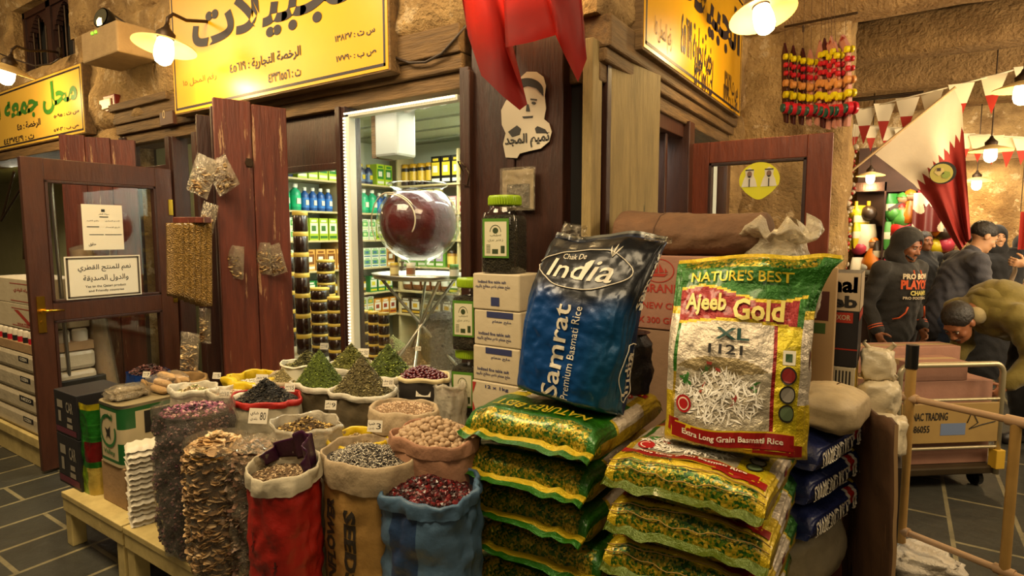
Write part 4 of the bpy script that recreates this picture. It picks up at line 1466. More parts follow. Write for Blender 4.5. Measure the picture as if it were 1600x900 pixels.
# elastic band round that bag
m = MB(); m.grid(lambda u, v: Vector(s.P(u, s.h - .05 + .006 * v, .002)), 48, 1); m.build('band', BRASS, s.t)
c, r = at_rim(400, 694, .79, 104)
s = Sack('clear_bag', 'crinkled clear bag of brown bark chips, tied flat on top', 'bag', (c.x, c.y), .79, r * .98, TZ0, FILMD, seed=3, fold=.02, bulge=.05, sq=.9, name_body='film')
m = MB(); m.grid(lambda u, v: s.P(u, .01 + v * (s.h - .05), -.014), 50, 30)
cl = [C(x) for x in ('#5a3a26', '#6d4c34', '#3a2416', '#7d5f44', '#8d7560')]
for _ in range(800):
    u = random.uniform(.45, 1.08) % 1; z = random.uniform(.01, s.h - .03)
    piece(m, Vector(s.P(u, z, -.010)), 'leaf', random.uniform(.012, .024), random.choice(cl), 1)
tag(m.build('bark_chips', [herb('bark_dark', '#3f2818', '#1c110a'), PIECE], None, s.c), 'brown bark chips inside the crinkled clear bag', 'bark chips', kind='stuff')
s.heap('bark_chips', 'pinkish bark pieces under the film on top of the crinkled bag', 'bark chips', .05, herb('bark_dark', '', ''), 260, 'leaf', .018, ('#a07a5c', '#b08e6e', '#7d5f44', '#c2a284'))
m = MB(); m.grid(lambda u, v: Vector((s.r * .95 * v * math.cos(u * 6.283), s.r * .76 * v * math.sin(u * 6.283), s.h + .035 * (1 - v) + .012 * fbm((v * math.cos(u * 6.283), v * math.sin(u * 6.283), 0), 4, 2))), 40, 14); m.build('folded_top', FILMD, s.t)
# red sack
c, r = at_rim(443, 722, .785, 112)
s = Sack('woven_sack', 'red woven sack with a white cuff and purple lining in the front row', 'sack', (c.x, c.y), .785, r, TZ0, REDS, rim=WOVEN_W, rimh=.06, seed=4, fold=.014, bulge=.03, tilt=.18)
s.heap('dried_stems', 'fine dried brown stems in the red sack', 'dried stems', .02, herb('stem_brown', '#7a6040', '#3c2c1a'), 300, 'seed', .010, ('#a08460', '#6d5436', '#c2a880'), edge=-.05)
m = MB()
def lin(u, v):
    a = math.pi * (.02 + .96 * u)
    p = Vector(s.P(a / (2 * math.pi), s.h - .04, -.014))
    return p + Vector((.015 * math.sin(u * 22) - .004, -.02 * v + .010 * math.sin(u * 31), (.125 * v * (.72 + .28 * math.sin(u * 5.2)) * (1 - .3 * abs(2 * u - 1) ** 6))))
m.grid(lin, 44, 8); m.build('lining', PURPL, s.t, solid=.003)
m = MB(); p0 = Vector(lin(.22, .95)); m.tube([p0 + Vector((0, -.006, 0)), p0 + Vector((0, -.012, -.05)), p0 + Vector((.0, -.03, -.12))], .0035); m.build('string', RIMW, s.t)
m = MB()
def on_sack(s, u0, u1, off=.004): return lambda x, z: s.P(u0 + (u1 - u0) * x, z, off)
f = on_sack(s, .66, 1.06, .0035)
for q in ((.10, .27, .05), (.26, .14, .045), (.34, .07, .05), (.42, .20, .03)):
    for k in range(7):
        a = k * .9 + q[0] * 20
        m.prism([(q[0] + .004 + .08 * q[2] * k * math.cos(a) * 3, q[1] + q[2] * math.sin(a) * .8), (q[0] + .02 + .07 * q[2] * k * math.cos(a) * 3, q[1] + q[2] * math.sin(a) * .8), (q[0] + .03, q[1]), (q[0] + .015, q[1] - .008)], 0, .001, fr=lambda x, y, z: f(x, z))
put_text(m, 'SPICES & HERBS', .08, .008, .60, .035, f, bold=.02, cut=.03)
m.build('print', mat('faded_black', '#4a0f0a', .6), s.t)
# sunflower sack
c, r = at_rim(578, 703, .815, 152)
s = Sack('paper_sack', 'big brown paper sack printed SUNFLOWER SEEDS in the front row', 'sack', (c.x, c.y), .815, r, TZ0 - .02, PAPERB, rim=WOVEN_C, rimh=.10, seed=5, fold=.008, bulge=.0, cuff_out=.008, rz=-.12)
f = on_sack(s, .5, 1.0, .003)
m = MB()
put_text(m, 'SEEDS', .565, .12, .66, .395, f, bold=.045, rot=-90, cut=.02)
put_text(m, 'SUNFLOWER', .37, .035, .47, .415, f, bold=.045, rot=90, cut=.02)
m.build('lettering', mat('sack_ink', '#221a0e', .7), s.t)
s.heap('sunflower_seeds', 'striped sunflower seeds heaped in the brown paper sack', 'sunflower seeds', .05, herb('seed_grey', '#5a5044', '#2c261e'), 1500, 'stripe', .0105, ('#cfc3a8', '#b8ab92', '#e2d8c0', '#9a8e78'), edge=-.03)
# blue sack
c, r = at_rim(672, 752, .755, 152)
def bm_(u, v): return 1 if .705 < u < .80 else 0
s = Sack('woven_sack', 'blue woven sack with a dark stripe and slumped rim in the front row', 'sack', (c.x, c.y), .755, r, TZ0 - .02, [BLUES, BLUED], rim=BLUES, rimh=.05, seed=6, fold=.02, bulge=.05, mids=bm_, cuff_out=.012, tilt=.1)
s.heap('dried_hips', 'dark red dried hips filling the blue sack', 'dried hips', .045, herb('hip_dark', '#2a0a0a', '#100405'), 900, 'blob', .011, ('#3a0c0e', '#55141a', '#230709', '#6d1f20', '#2a1010'), pm=PIECEG, edge=-.03)

# ---------------- second row
c, r = at_rim(680, 674, .87, 138)
s = Sack('jute_sack', 'low pinkish jute sack with a turned rim holding whole nuts', 'sack', (c.x, c.y), .87, r, TZ0, PINKS, rim=PINKS, rimh=.05, seed=7, fold=.01)
NUT = mat('pale_nut', '#b99c78', .6, var=(40, .6), col2='#86684a', bump=.3, bscale=60)
def blob_mesh(rad, n, seed, sx=1.0, amp=.15):
    m = MB()
    m.lathe([(rad * math.sin(a) + 1e-5, -rad * math.cos(a)) for a in np.linspace(0, math.pi, 7)], 9)
    m.v = [tuple(Vector((v[0] * sx, v[1], v[2])) * (1 + amp * noise3(v, 1.2 / rad, seed))) for v in m.v]
    return m
nm = [blob_mesh(.0115, 8, k, 1.3).mesh('nut', NUT) for k in range(3)]
R0 = s.r * .93
placed = []
tries = 0
while len(placed) < 270 and tries < 20000:
    tries += 1
    rr = math.sqrt(random.random()) * R0; a = random.uniform(0, 6.283)
    x, y = rr * math.cos(a), rr * math.sin(a) * s.sq
    z = s.h - .035 + .075 * max(0, 1 - rr / R0) ** .8 + random.choice((0, 0, .012))
    if all((x - q[0]) ** 2 + (y - q[1]) ** 2 + (z - q[2]) ** 2 > .0165 ** 2 for q in placed):
        placed.append((x, y, z))
for k, q in enumerate(placed):
    o = bpy.data.objects.new('nut', nm[k % 3]); COL.objects.link(o)
    o.location = s.c + Vector(q); o.rotation_euler = (random.uniform(0, 3), random.uniform(-.5, .5), random.uniform(0, 6))
    tag(o, 'pale tan whole nut in the heap on the pinkish jute sack', 'nut', 'whole nuts in the jute sack')
m = MB(); m.grid(lambda u, v: (R0 * v * math.cos(u * 6.283), R0 * v * s.sq * math.sin(u * 6.283), s.h - .05 + .07 * (1 - v) ** .8), 30, 8); m.build('sack_liner', herb('nut_dark', '#7a6044', '#4a3826'), s.t)
c, r = at_rim(558, 682, .80, 98)
s = Sack('woven_sack', 'yellow-rimmed sack of tiny beige seeds behind the sunflower sack', 'sack', (c.x, c.y), .80, r, TZ0, WOVEN_C, rim=YELS, rimh=.025, seed=8)
s.heap('fine_seeds', 'tiny beige seeds in the yellow-rimmed sack', 'seeds', .05, herb('fine_beige', '#a58c60', '#6d5838', sc=90), 600, 'blob', .004, ('#bda478', '#8a7048', '#d2bc90'))
c, r = at_rim(478, 658, .85, 112)
s = Sack('plastic_sack', 'milky plastic sack of brown-yellow dried flowers', 'sack', (c.x, c.y), .85, r, TZ0, CLEARW, rim=CLEARW, rimh=.02, seed=9, fold=.014, cuff_out=.004)
m = MB(); m.grid(lambda u, v: s.P(u, .02 + v * (s.h - .14), -.014), 40, 12); m.build('filling', herb('flower_pale', '#a8946c', '#6a5636'), s.t)
s.heap('dried_flowers', 'brown and yellow dried flowers in the milky plastic sack', 'dried flowers', .06, herb('flower_brown', '#6a5028', '#2c2010'), 420, 'leaf', .0085, ('#a8843a', '#6d5428', '#4a3a20', '#c9a95a', '#8a6c34'), edge=-.04)
c, r = at_rim(416, 617, .87, 106)
s = Sack('woven_sack', 'white sack with a red rim holding black curled tea', 'sack', (c.x, c.y), .87, r, TZ0, WOVEN_W, rim=cloth('red_rim', '#b32014', rough=.4), rimh=.028, seed=10)
s.heap('black_tea', 'black curled tea leaves heaped above the red rim', 'tea', .10, herb('tea_black', '#1c1812', '#0a0806'), 620, 'leaf', .0085, ('#2a241a', '#17130d', '#3f382a', '#4f4636'), edge=-.02, pw=1.1)
c, r = at_rim(632, 634, .885, 100)
s = Sack('linen_sack', 'beige linen sack rolled down, with fine beige grain level on top', 'sack', (c.x, c.y), .885, r, TZ0, WOVEN_C, rim=WOVEN_C, rimh=.09, seed=11, cuff_out=.014)
s.heap('fine_grain', 'fine beige grain level in the beige linen sack', 'grain', .03, herb('grain_beige', '#b2906a', '#8a6a48', sc=90), 700, 'blob', .0042, ('#c9a884', '#a0805c', '#dcc09c'), edge=-.012)
c, r = at_rim(566, 606, .885, 106)
s = Sack('woven_sack', 'olive sack with white rim under a grey-green pointed herb heap', 'sack', (c.x, c.y), .885, r, TZ0, OLIVE, rim=RIMW, rimh=.028, seed=12)
s.heap('dried_herb', 'grey-green crumbled herb in a pointed heap, nearest of the herb cones', 'herb', .175, herb('herb_grey', '#6d6238', '#3a3218'), 1100, 'leaf', .0062, ('#857a48', '#5a5028', '#a09460', '#463c1e'), edge=-.02, pw=1.0)
c, r = at_rim(500, 594, .89, 92)
s = Sack('woven_sack', 'olive sack with white rim under a bright green pointed herb heap', 'sack', (c.x, c.y), .89, r, TZ0, OLIVE, rim=RIMW, rimh=.028, seed=13)
s.heap('dried_herb', 'bright green ground herb in a pointed heap', 'herb', .175, herb('herb_bright', '#5f7018', '#36420c', sc=80), 900, 'leaf', .0055, ('#75861f', '#4f6012', '#8a9a30', '#3a480e'), edge=-.02, pw=1.0)
c, r = at_rim(607, 578, .92, 88)
s = Sack('woven_sack', 'white-rimmed sack under a green leafy heap beside the berry tub', 'sack', (c.x, c.y), .92, r, TZ0, RIMW, rim=RIMW, rimh=.03, seed=14)
s.heap('dried_leaves', 'green dried leaves heaped behind the grey-green cone', 'leaves', .15, herb('herb_leaf', '#5a681a', '#2c3408'), 700, 'leaf', .0078, ('#75862a', '#4f5c14', '#8f9a3c', '#38420e'), edge=-.015, pw=1.0)
c, r = at_rim(549, 568, .94, 78)
s = Sack('woven_sack', 'white-rimmed sack of yellow-green leaves against the shop window', 'sack', (c.x, c.y), .94, r, TZ0, RIMW, rim=RIMW, rimh=.03, seed=15)
s.heap('dried_leaves', 'yellow-green dried leaves by the mullion of the window', 'leaves', .12, herb('herb_olive', '#6a6a22', '#38380e'), 500, 'leaf', .007, ('#85832f', '#5c5a1c', '#a09a4a', '#45430f'), edge=-.015, pw=1.0)
# oblong white pot with olive leaves
c, r = at_rim(474, 566, .95, 72)
s = Sack('plastic_tub', 'white oblong tub of olive leaves standing under the jar stacks', 'tub', (c.x, c.y), .95, r, TZ0, mat('tub_white', '#cfc9b0', .35), rim=mat('tub_white'), rimh=.012, seed=16, fold=.0, sq=.75, cuff_out=.004)
s.heap('dried_leaves', 'olive leaves heaped in the white oblong tub', 'leaves', .09, herb('herb_dull', '#4f4c20', '#28260c'), 450, 'leaf', .0075, ('#6a6630', '#45421a', '#7d783c'), off=(.35, 0), pw=1.0, edge=-.02)
# berry tub
c, r = at_rim(660, 584, .92, 86)
s = Sack('plastic_tub', 'dark oval tub with a cream rim heaped with red berries', 'tub', (c.x, c.y), .92, r, TZ0, mat('tub_dark', '#2c2824', .4), rim=mat('tub_cream', '#cdbb8c', .4), rimh=.022, seed=17, fold=0, sq=.75, cuff_out=.006)
BERRY = mat('red_berry', '#5f0e16', .22, var=(40, .6), col2='#2c0508', coat=.4)
bmesh_ = [blob_mesh(.0085, 8, k + 5, 1.3, .08).mesh('berry', BERRY) for k in range(2)]
R0 = s.r * .95
placed = []; tries = 0
while len(placed) < 190 and tries < 9000:
    tries += 1
    rr = math.sqrt(random.random()) * R0; a = random.uniform(0, 6.283)
    x, y = rr * math.cos(a), rr * math.sin(a) * s.sq
    z = s.h - .012 + .05 * max(0, 1 - rr / R0) ** .8
    if all((x - q[0]) ** 2 + (y - q[1]) ** 2 > .0135 ** 2 for q in placed):
        placed.append((x, y, z))
for k, q in enumerate(placed):
    o = bpy.data.objects.new('berry', bmesh_[k % 2]); COL.objects.link(o)
    o.location = s.c + Vector(q); o.rotation_euler = (0, random.uniform(-.5, .5), random.uniform(0, 6))
    tag(o, 'dark red berry in the heap on the cream-rimmed oval tub', 'berry', 'red berries in the oval tub')
m = MB(); m.grid(lambda u, v: (R0 * v * math.cos(u * 6.283), R0 * v * s.sq * math.sin(u * 6.283), s.h - .022 + .05 * (1 - v) ** .8), 30, 8); m.build('berry_underfill', mat('berry_shadow', '#2c0709', .6), s.t)  # dark dome under the berries, shade between them put into its colour
c, r = at_rim(702, 598, .90, 52)
s = Sack('plastic_sack', 'small milky bag of purple pods tucked behind the herb jars', 'sack', (c.x, c.y), .90, r, TZ0, CLEARW, rim=CLEARW, rimh=.02, seed=18, cuff_out=.003)
s.heap('dried_pods', 'purple pods in the small milky bag', 'pods', .02, herb('pod_purple', '#4a2a30', '#241014'), 160, 'blob', .008, ('#6d4048', '#3a2024', '#8a6060'), edge=-.05)

# ---------------- rear left of the table
c, r = at_rim(448, 588, .885, 76)
s = Sack('woven_sack', 'cream sack of pale olive seeds beside the bright green herb', 'sack', (c.x, c.y), .885, r, TZ0, WOVEN_C, rim=WOVEN_C, rimh=.03, seed=19)
s.heap('pale_seeds', 'pale olive seeds beside the bright green herb', 'seeds', .075, herb('seed_olive', '#8a7c4c', '#5a4e2c', sc=80), 600, 'seed', .006, ('#a5965f', '#756636', '#bfb07c'), edge=-.015)
c, r = at_rim(397, 586, .885, 80)
s = Sack('plastic_sack', 'crumpled yellow plastic sack folded open', 'sack', (c.x, c.y), .885, r, TZ0, YELS, rim=YELS, rimh=.05, seed=20, fold=.02, cuff_out=.02)
s.heap('white_grain', 'white crystals inside the yellow plastic sack', 'grain', .015, herb('grain_white', '#c9c0aa', '#8a8068'), 120, 'blob', .006, ('#e0d8c4', '#c2b8a0'), edge=-.04, fr=.75)
c, r = at_rim(366, 608, .87, 76)
s = Sack('woven_sack', 'white sack of pale pink gum lumps', 'sack', (c.x, c.y), .87, r, TZ0, WOVEN_W, rim=RIMW, rimh=.03, seed=21)
s.heap('gum_lumps', 'pale pink gum lumps in the white sack', 'gum', .03, herb('gum_pale', '#bfa888', '#8a7454'), 220, 'blob', .009, ('#d9c4a8', '#c0a07c', '#e6d8c0'))
c, r = at_rim(302, 603, .875, 70)
s = Sack('woven_sack', 'white sack of tan shells with a green corner', 'sack', (c.x, c.y), .875, r, TZ0, WOVEN_W, rim=RIMW, rimh=.03, seed=22)
s.heap('shell_pieces', 'tan shell pieces in the sack with a green corner', 'shells', .04, herb('shell_tan', '#9a845c', '#5a4a2c'), 220, 'slice', .010, ('#b59f74', '#8a744a', '#cfbd94', '#6d7a3a'))
c, r = at_rim(273, 588, .79, 92)
s = Sack('jute_sack', 'wide tan jute sack with rolled rim, nearly empty, by the door', 'sack', (c.x, c.y), .79, r, TZ0, TANS, rim=TANS, rimh=.06, seed=23, cuff_out=.016)
s.heap('tea_dust', 'brown powder deep in the wide tan jute sack', 'powder', .01, herb('dust_brown', '#5a4222', '#38280f'), 0, edge=-.06)
c, r = at_rim(232, 580, .80, 66)
s = Sack('plastic_sack', 'blue plastic bag of dark dried leaves beside the glazed door', 'sack', (c.x, c.y), .80, r, TZ0, mat('blue_plastic', '#1b3a78', .35, bump=.5, bscale=15), seed=24)
s.heap('dried_leaves', 'dark red-brown dried leaves above the blue plastic bag', 'leaves', .05, herb('leaf_dark', '#3a1c1a', '#1a0a0a'), 380, 'leaf', .012, ('#4f2824', '#2a1412', '#6d3c34'), edge=-.01, pw=.8)

# ---------------- heaps on the counter inside the window
for k, (px, py, w, nm_, lab, hb, cols) in enumerate((
        (612, 556, 60, 'spice_heap', 'brown spice heap on the counter inside the window, by the strip lamps', herb('sp1', '#6a5634', '#3a2c18'), ('#8a744c', '#5a4628')),
        (652, 566, 92, 'spice_heap', 'wide beige spice heap on the counter inside the window', herb('sp2', '#a58a62', '#75603c', sc=90), ('#bda27a', '#8a7048')),
        (668, 542, 70, 'spice_heap', 'pale green spice heap in the rear of the window counter', herb('sp3', '#8a8a50', '#5a5a2c'), ('#a5a56c', '#75753e')),
        (655, 522, 50, 'spice_heap', 'yellow-green spice heap furthest back on the window counter', herb('sp4', '#7a7a2a', '#4a4a12'), ('#a0a045', '#62621f')))):
    c = onZ(px, py, .735)
    if c.y > 3.0: c.y = 3.0
    if c.y < 2.66: c.y = 2.66
    r = w / 2 / ppm(c)
    m = MB(); m.lathe([(r * .95, 0), (r * 1.05, .03), (r * 1.0, .03), (r * .9, .01), (0, .01)], 28); 
    tr_ = tag(m.build('spice_tray', mat('tub_white'), None, (c.x, c.y, .727)), 'round white dish under the ' + lab.split(' heap')[0] + ' heap', 'dish')
    m = MB()
    hz = lambda x, y: .03 + r * .75 * max(0, 1 - math.hypot(x, y) / (r * .95))
    m.grid(lambda u, v: (r * .95 * v * math.cos(u * 6.283), r * .95 * v * math.sin(u * 6.283), hz(r * .95 * v * math.cos(u * 6.283), r * .95 * v * math.sin(u * 6.283))), 32, 10)
    scatter(m, 350, r * .95, 1, hz, 'blob', .006, cols, 1)
    tag(m.build(nm_, [hb, PIECE], None, (c.x, c.y, .727)), lab, 'spice', kind='stuff')

# ---------------- price cards
for k, (px, py, z, txt, lab, w) in enumerate((
        (402, 662, .80, ('80', 'شاي'), 'big price card reading 80 on the red-rimmed tea sack', .085), (516, 640, .87, ('9', 'زهر'), 'tilted price card standing in the milky plastic sack', .05),
        (585, 675, .83, ('3', 'حب'), 'price card reading 3 standing in the yellow-rimmed sack', .06), (661, 614, .885, ('6', 'توت'), 'price card reading 6 on the front of the berry tub', .07),
        (606, 604, .915, ('00', 'ورق'), 'price card in front of the green leaf heap', .05), (408, 600, .90, ('20', 'بذور'), 'price card between the yellow sack and the pale seeds', .06),
        (452, 612, .87, ('15', 'بذور'), 'faded price card below the pale olive seeds', .05), (350, 622, .86, ('10', 'لبان'), 'price card in front of the pink gum sack', .05),
        (338, 592, .92, ('5', 'لبان'), 'price card leaning on the shell sack by the shutter', .04), (228, 590, .795, ('7', 'ورق'), 'little price card on the blue plastic bag', .045),
        (506, 540, .97, ('18', 'تمر'), 'price card hung on the flat tubs in the window', .06), (567, 558, .96, ('50', 'عسل'), 'price card leaning on the mullion foot', .06),
        (653, 548, .90, ('8', 'بهار'), 'small price card stuck in the beige spice heap', .035))):
    p = onY(px, py + 6, 2.672 if 'flat tubs' in lab else 2.025) if 'flat tubs' in lab or 'berry tub' in lab else onZ(px, py, z)
    price_card(lab, p, txt, .45, w, w * .75)
# ================================================================ RICE BAGS, CARTONS AND JARS AT THE CORNER
low_table('cream low table under the stacked green rice bags', -1.0, -.16, 1.58, 2.36)
FOIL = mat('printed_foil', attr=True, rough=.3, metal=.35, bump=.75, bscale=24, coat=.3)
GLIT = mat('glitter_foil', '#8f8a1a', rough=.3, metal=.45, bump=.6, bscale=16, coat=.3)
_nt = GLIT.node_tree
_v = nn(_nt, 'ShaderNodeTexVoronoi', Scale=150.0); _r = nn(_nt, 'ShaderNodeValToRGB')
_tc = nn(_nt, 'ShaderNodeTexCoord'); _sx = nn(_nt, 'ShaderNodeSeparateColor')
_n2 = nn(_nt, 'ShaderNodeTexNoise', Scale=16.0, Detail=3.0); _ad = nn(_nt, 'ShaderNodeMath', operation='MULTIPLY_ADD'); _ad.inputs[1].default_value = .55
_nt.links.new(_tc.outputs['Object'], _v.inputs['Vector']); _nt.links.new(_tc.outputs['Object'], _n2.inputs['Vector'])
_nt.links.new(_v.outputs['Color'], _sx.inputs[0]); _nt.links.new(_sx.outputs[0], _ad.inputs[0])
_ml = nn(_nt, 'ShaderNodeMath', operation='MULTIPLY'); _ml.inputs[1].default_value = .75
_nt.links.new(_n2.outputs[0], _ml.inputs[0]); _nt.links.new(_ml.outputs[0], _ad.inputs[2]); _nt.links.new(_ad.outputs[0], _r.inputs[0])
_e = _r.color_ramp.elements
_e[0].position = .30; _e[0].color = (*C('#0c2c06'), 1); _e[1].position = .97; _e[1].color = (*C('#d0b43a'), 1)
for _p, _c in ((.42, '#1b4c0e'), (.56, '#4a6a10'), (.70, '#8a7a14'), (.84, '#a88c1a')):
    _q = _e.new(_p); _q.color = (*C(_c), 1)
_nt.links.new(_r.outputs[0], _nt.nodes['Principled BSDF'].inputs['Base Color'])
FOILB = mat('printed_foil_blue', attr=True, rough=.36, metal=.4, bump=.3, bscale=6, coat=.2)
GREEN, DGREEN, GOLD, GOLD2, REDP, CREAMP = C('#24600f'), C('#123a0c'), C('#a08414'), C('#c4a81c'), C('#861210'), C('#c8bba6')


class Bag:
    """sewn bag lying on its back: x across, y from bottom hem (t=0) to top hem (t=1), z up; print faces +z"""
    def __init__(s, W, L, T, e=.07, n=4.0, seed=0.0, dent=.012, warp=None, thick=None, hem0=.03, hem1=.035, zc=.4, narrow=0.0):
        s.W, s.L, s.T, s.e, s.n, s.seed, s.dent, s.warp, s.thick, s.h0, s.h1, s.zc, s.narrow = W, L, T, e, n, seed, dent, warp, thick, hem0, hem1, zc, narrow

    def yt(s, t):
        q = .14
        if t < q:
            f = t / q * math.pi / 2
            return s.e * (1 - math.cos(f)), math.sin(f)
        if t > 1 - q:
            f = (1 - t) / q * math.pi / 2
            return s.L - s.e * (1 - math.cos(f)), math.sin(f)
        return s.e + (s.L - 2 * s.e) * (t - q) / (1 - 2 * q), 1.0

    def P(s, th, t, off=0.0):
        y, f = s.yt(t)
        f = max(f, .04)
        T = s.T * (s.thick(t) if s.thick else 1)
        c, n = math.cos(th), math.sin(th)
        x = s.W / 2 * math.copysign(abs(c) ** (2 / s.n), c) * (1 - s.narrow * (1 - f))
        zz = math.copysign(abs(n) ** (2 / s.n), n)
        cz = T * (.5 * f + s.zc * (1 - f))
        z = cz + T / 2 * f * zz
        d = s.dent * fbm((x * 1.0, y, zz * .1), 6.0, s.seed, 4) * (1 if zz > 0 else .2)
        # small puckers running in from the hems
        pk = .006 * math.sin(x * 75 + s.seed) * ((1 - t) ** 10 + t ** 10)
        z += (d + pk) * (.3 + .7 * max(0, zz)) + off * max(0, zz) ** .5
        x += off * math.copysign(abs(c) ** 3, c) + s.dent * .5 * noise3((y, zz, x), 8, s.seed + 3) * abs(c)
        y += (-off if t < .1 else off if t > .9 else 0)
        p = Vector((x, y, z))
        return s.warp(p, t) if s.warp else p

    def F(s, off=.002):
        def f(xn, t):
            k = min(1, max(-1, 2 * xn - 1))
            c = math.copysign(abs(k) ** (s.n / 2), k)
            return s.P(math.acos(max(-1, min(1, c))), t, off)
        return f

    def G(s, off=.002, sgn=1):
        def f(q, t):
            th = (.2 - .4 * q) * math.pi
            return s.P(th if sgn > 0 else math.pi - th, t, off)
        return f

    def mesh(s, art, mats, nu=64, nv=110, hem=None):
        m = MB()
        def thof(u):
            if u < .62:
                k = 1 - 2 * u / .62
                return math.acos(max(-1, min(1, math.copysign(abs(k) ** 1.5, k)))) if False else math.acos(max(-1, min(1, k * .9999))) if True else 0
            return -(u - .62) / .38 * math.pi + 0
        # u 0..0.62 front (x right to left), the rest back
        def th(u):
            return math.pi * (u / .62) if u < .62 else math.pi + math.pi * (u - .62) / .38
        def cf(u, v):
            a = th(u)
            if a > math.pi: return art(None, v, 'back')
            c = math.cos(a)
            x = .5 + .5 * math.copysign(abs(c) ** (2 / s.n), c)
            if a < .2 * math.pi or a > .8 * math.pi: return art(x, v, 'side')
            return art(x, v, 'front')
        m.grid(lambda u, v: s.P(th(u), v), nu * 2, nv, colfn=cf)
        for i, c_ in enumerate(m.c):
            if c_ == 'G': m.m[i] = 1; m.c[i] = GOLD
        for end, hl in ((0, s.h0), (1, s.h1)):
            if not hl: continue
            def hf(u, v, end=end, hl=hl):
                a = math.pi * u
                p0 = s.P(a, .0 if end == 0 else 1.0)
                d = -1 if end == 0 else 1
                q = Vector((p0.x, p0.y, p0.z)) + Vector((0, d * hl * v, -.012 * v + .005 * math.sin(u * 17 + s.seed) * v))
                return q
            hc = hem or (lambda e, u, v: GOLD2)
            m.grid(hf, 40, 6, colfn=lambda u, v, end=end: hc(end, u, v))
        return m


def glit():
    return 'G'


def glit_():
    r = random.random()
    return GOLD2 if r < .26 else GOLD if r < .5 else GREEN if r < .74 else C('#6f7d16') if r < .9 else DGREEN


def art_top(x, t, side):
    """the lying bags whose top end faces the viewer: green field under the hem band"""
    if side == 'front' and t > .62: return glit() if t > .888 else GREEN if (x + t * .4) % .5 < .40 else C('#235a10')
    return art_rice(x, t, side)


def art_rice(x, t, side):
    if side == 'back': return glit() if t < .10 or t > .88 else GOLD
    if side == 'side':
        if .30 < t < .70: return CREAMP if .33 < t < .67 else GOLD2
        return GREEN if t > .70 else GOLD2
    if t < .10: return glit()
    if t < .175: return GOLD2
    bl = .63 + .03 * math.sin(math.pi * x)
    bh = .79 + .045 * math.sin(2 * math.pi * x + .2)
    bh = .755 + .03 * math.sin(2 * math.pi * x + .2)
    if t > bh + .012:
        if t > .872: return glit()
        return GREEN if (x + t * .4) % .5 < .34 else C('#235a10')
    if t > bh: return GOLD2
    if t > bl: return REDP if .02 < x < .9 else GREEN
    if t > bl - .012: return GOLD2
    if x < .09: return GREEN if t > .42 else GOLD
    if x > .765: return C('#c8b41e') if x > .78 else REDP
    if t > .50: return CREAMP
    # bowl of rice
    e = ((x - .42) / .42) ** 2 + ((t - .36) / .145) ** 2
    if e > 1.0: return CREAMP if t > .38 else C('#b5a98c')
    return C('#8d7c55') if t > .445 - .02 * math.cos((x - .4) * 6) else C('#a89d86')


def hem_rice(end, u, v):
    if end == 0: return C('#4a5a10')
    return GREEN if v > .52 else (GOLD2 if v > .08 else GREEN)


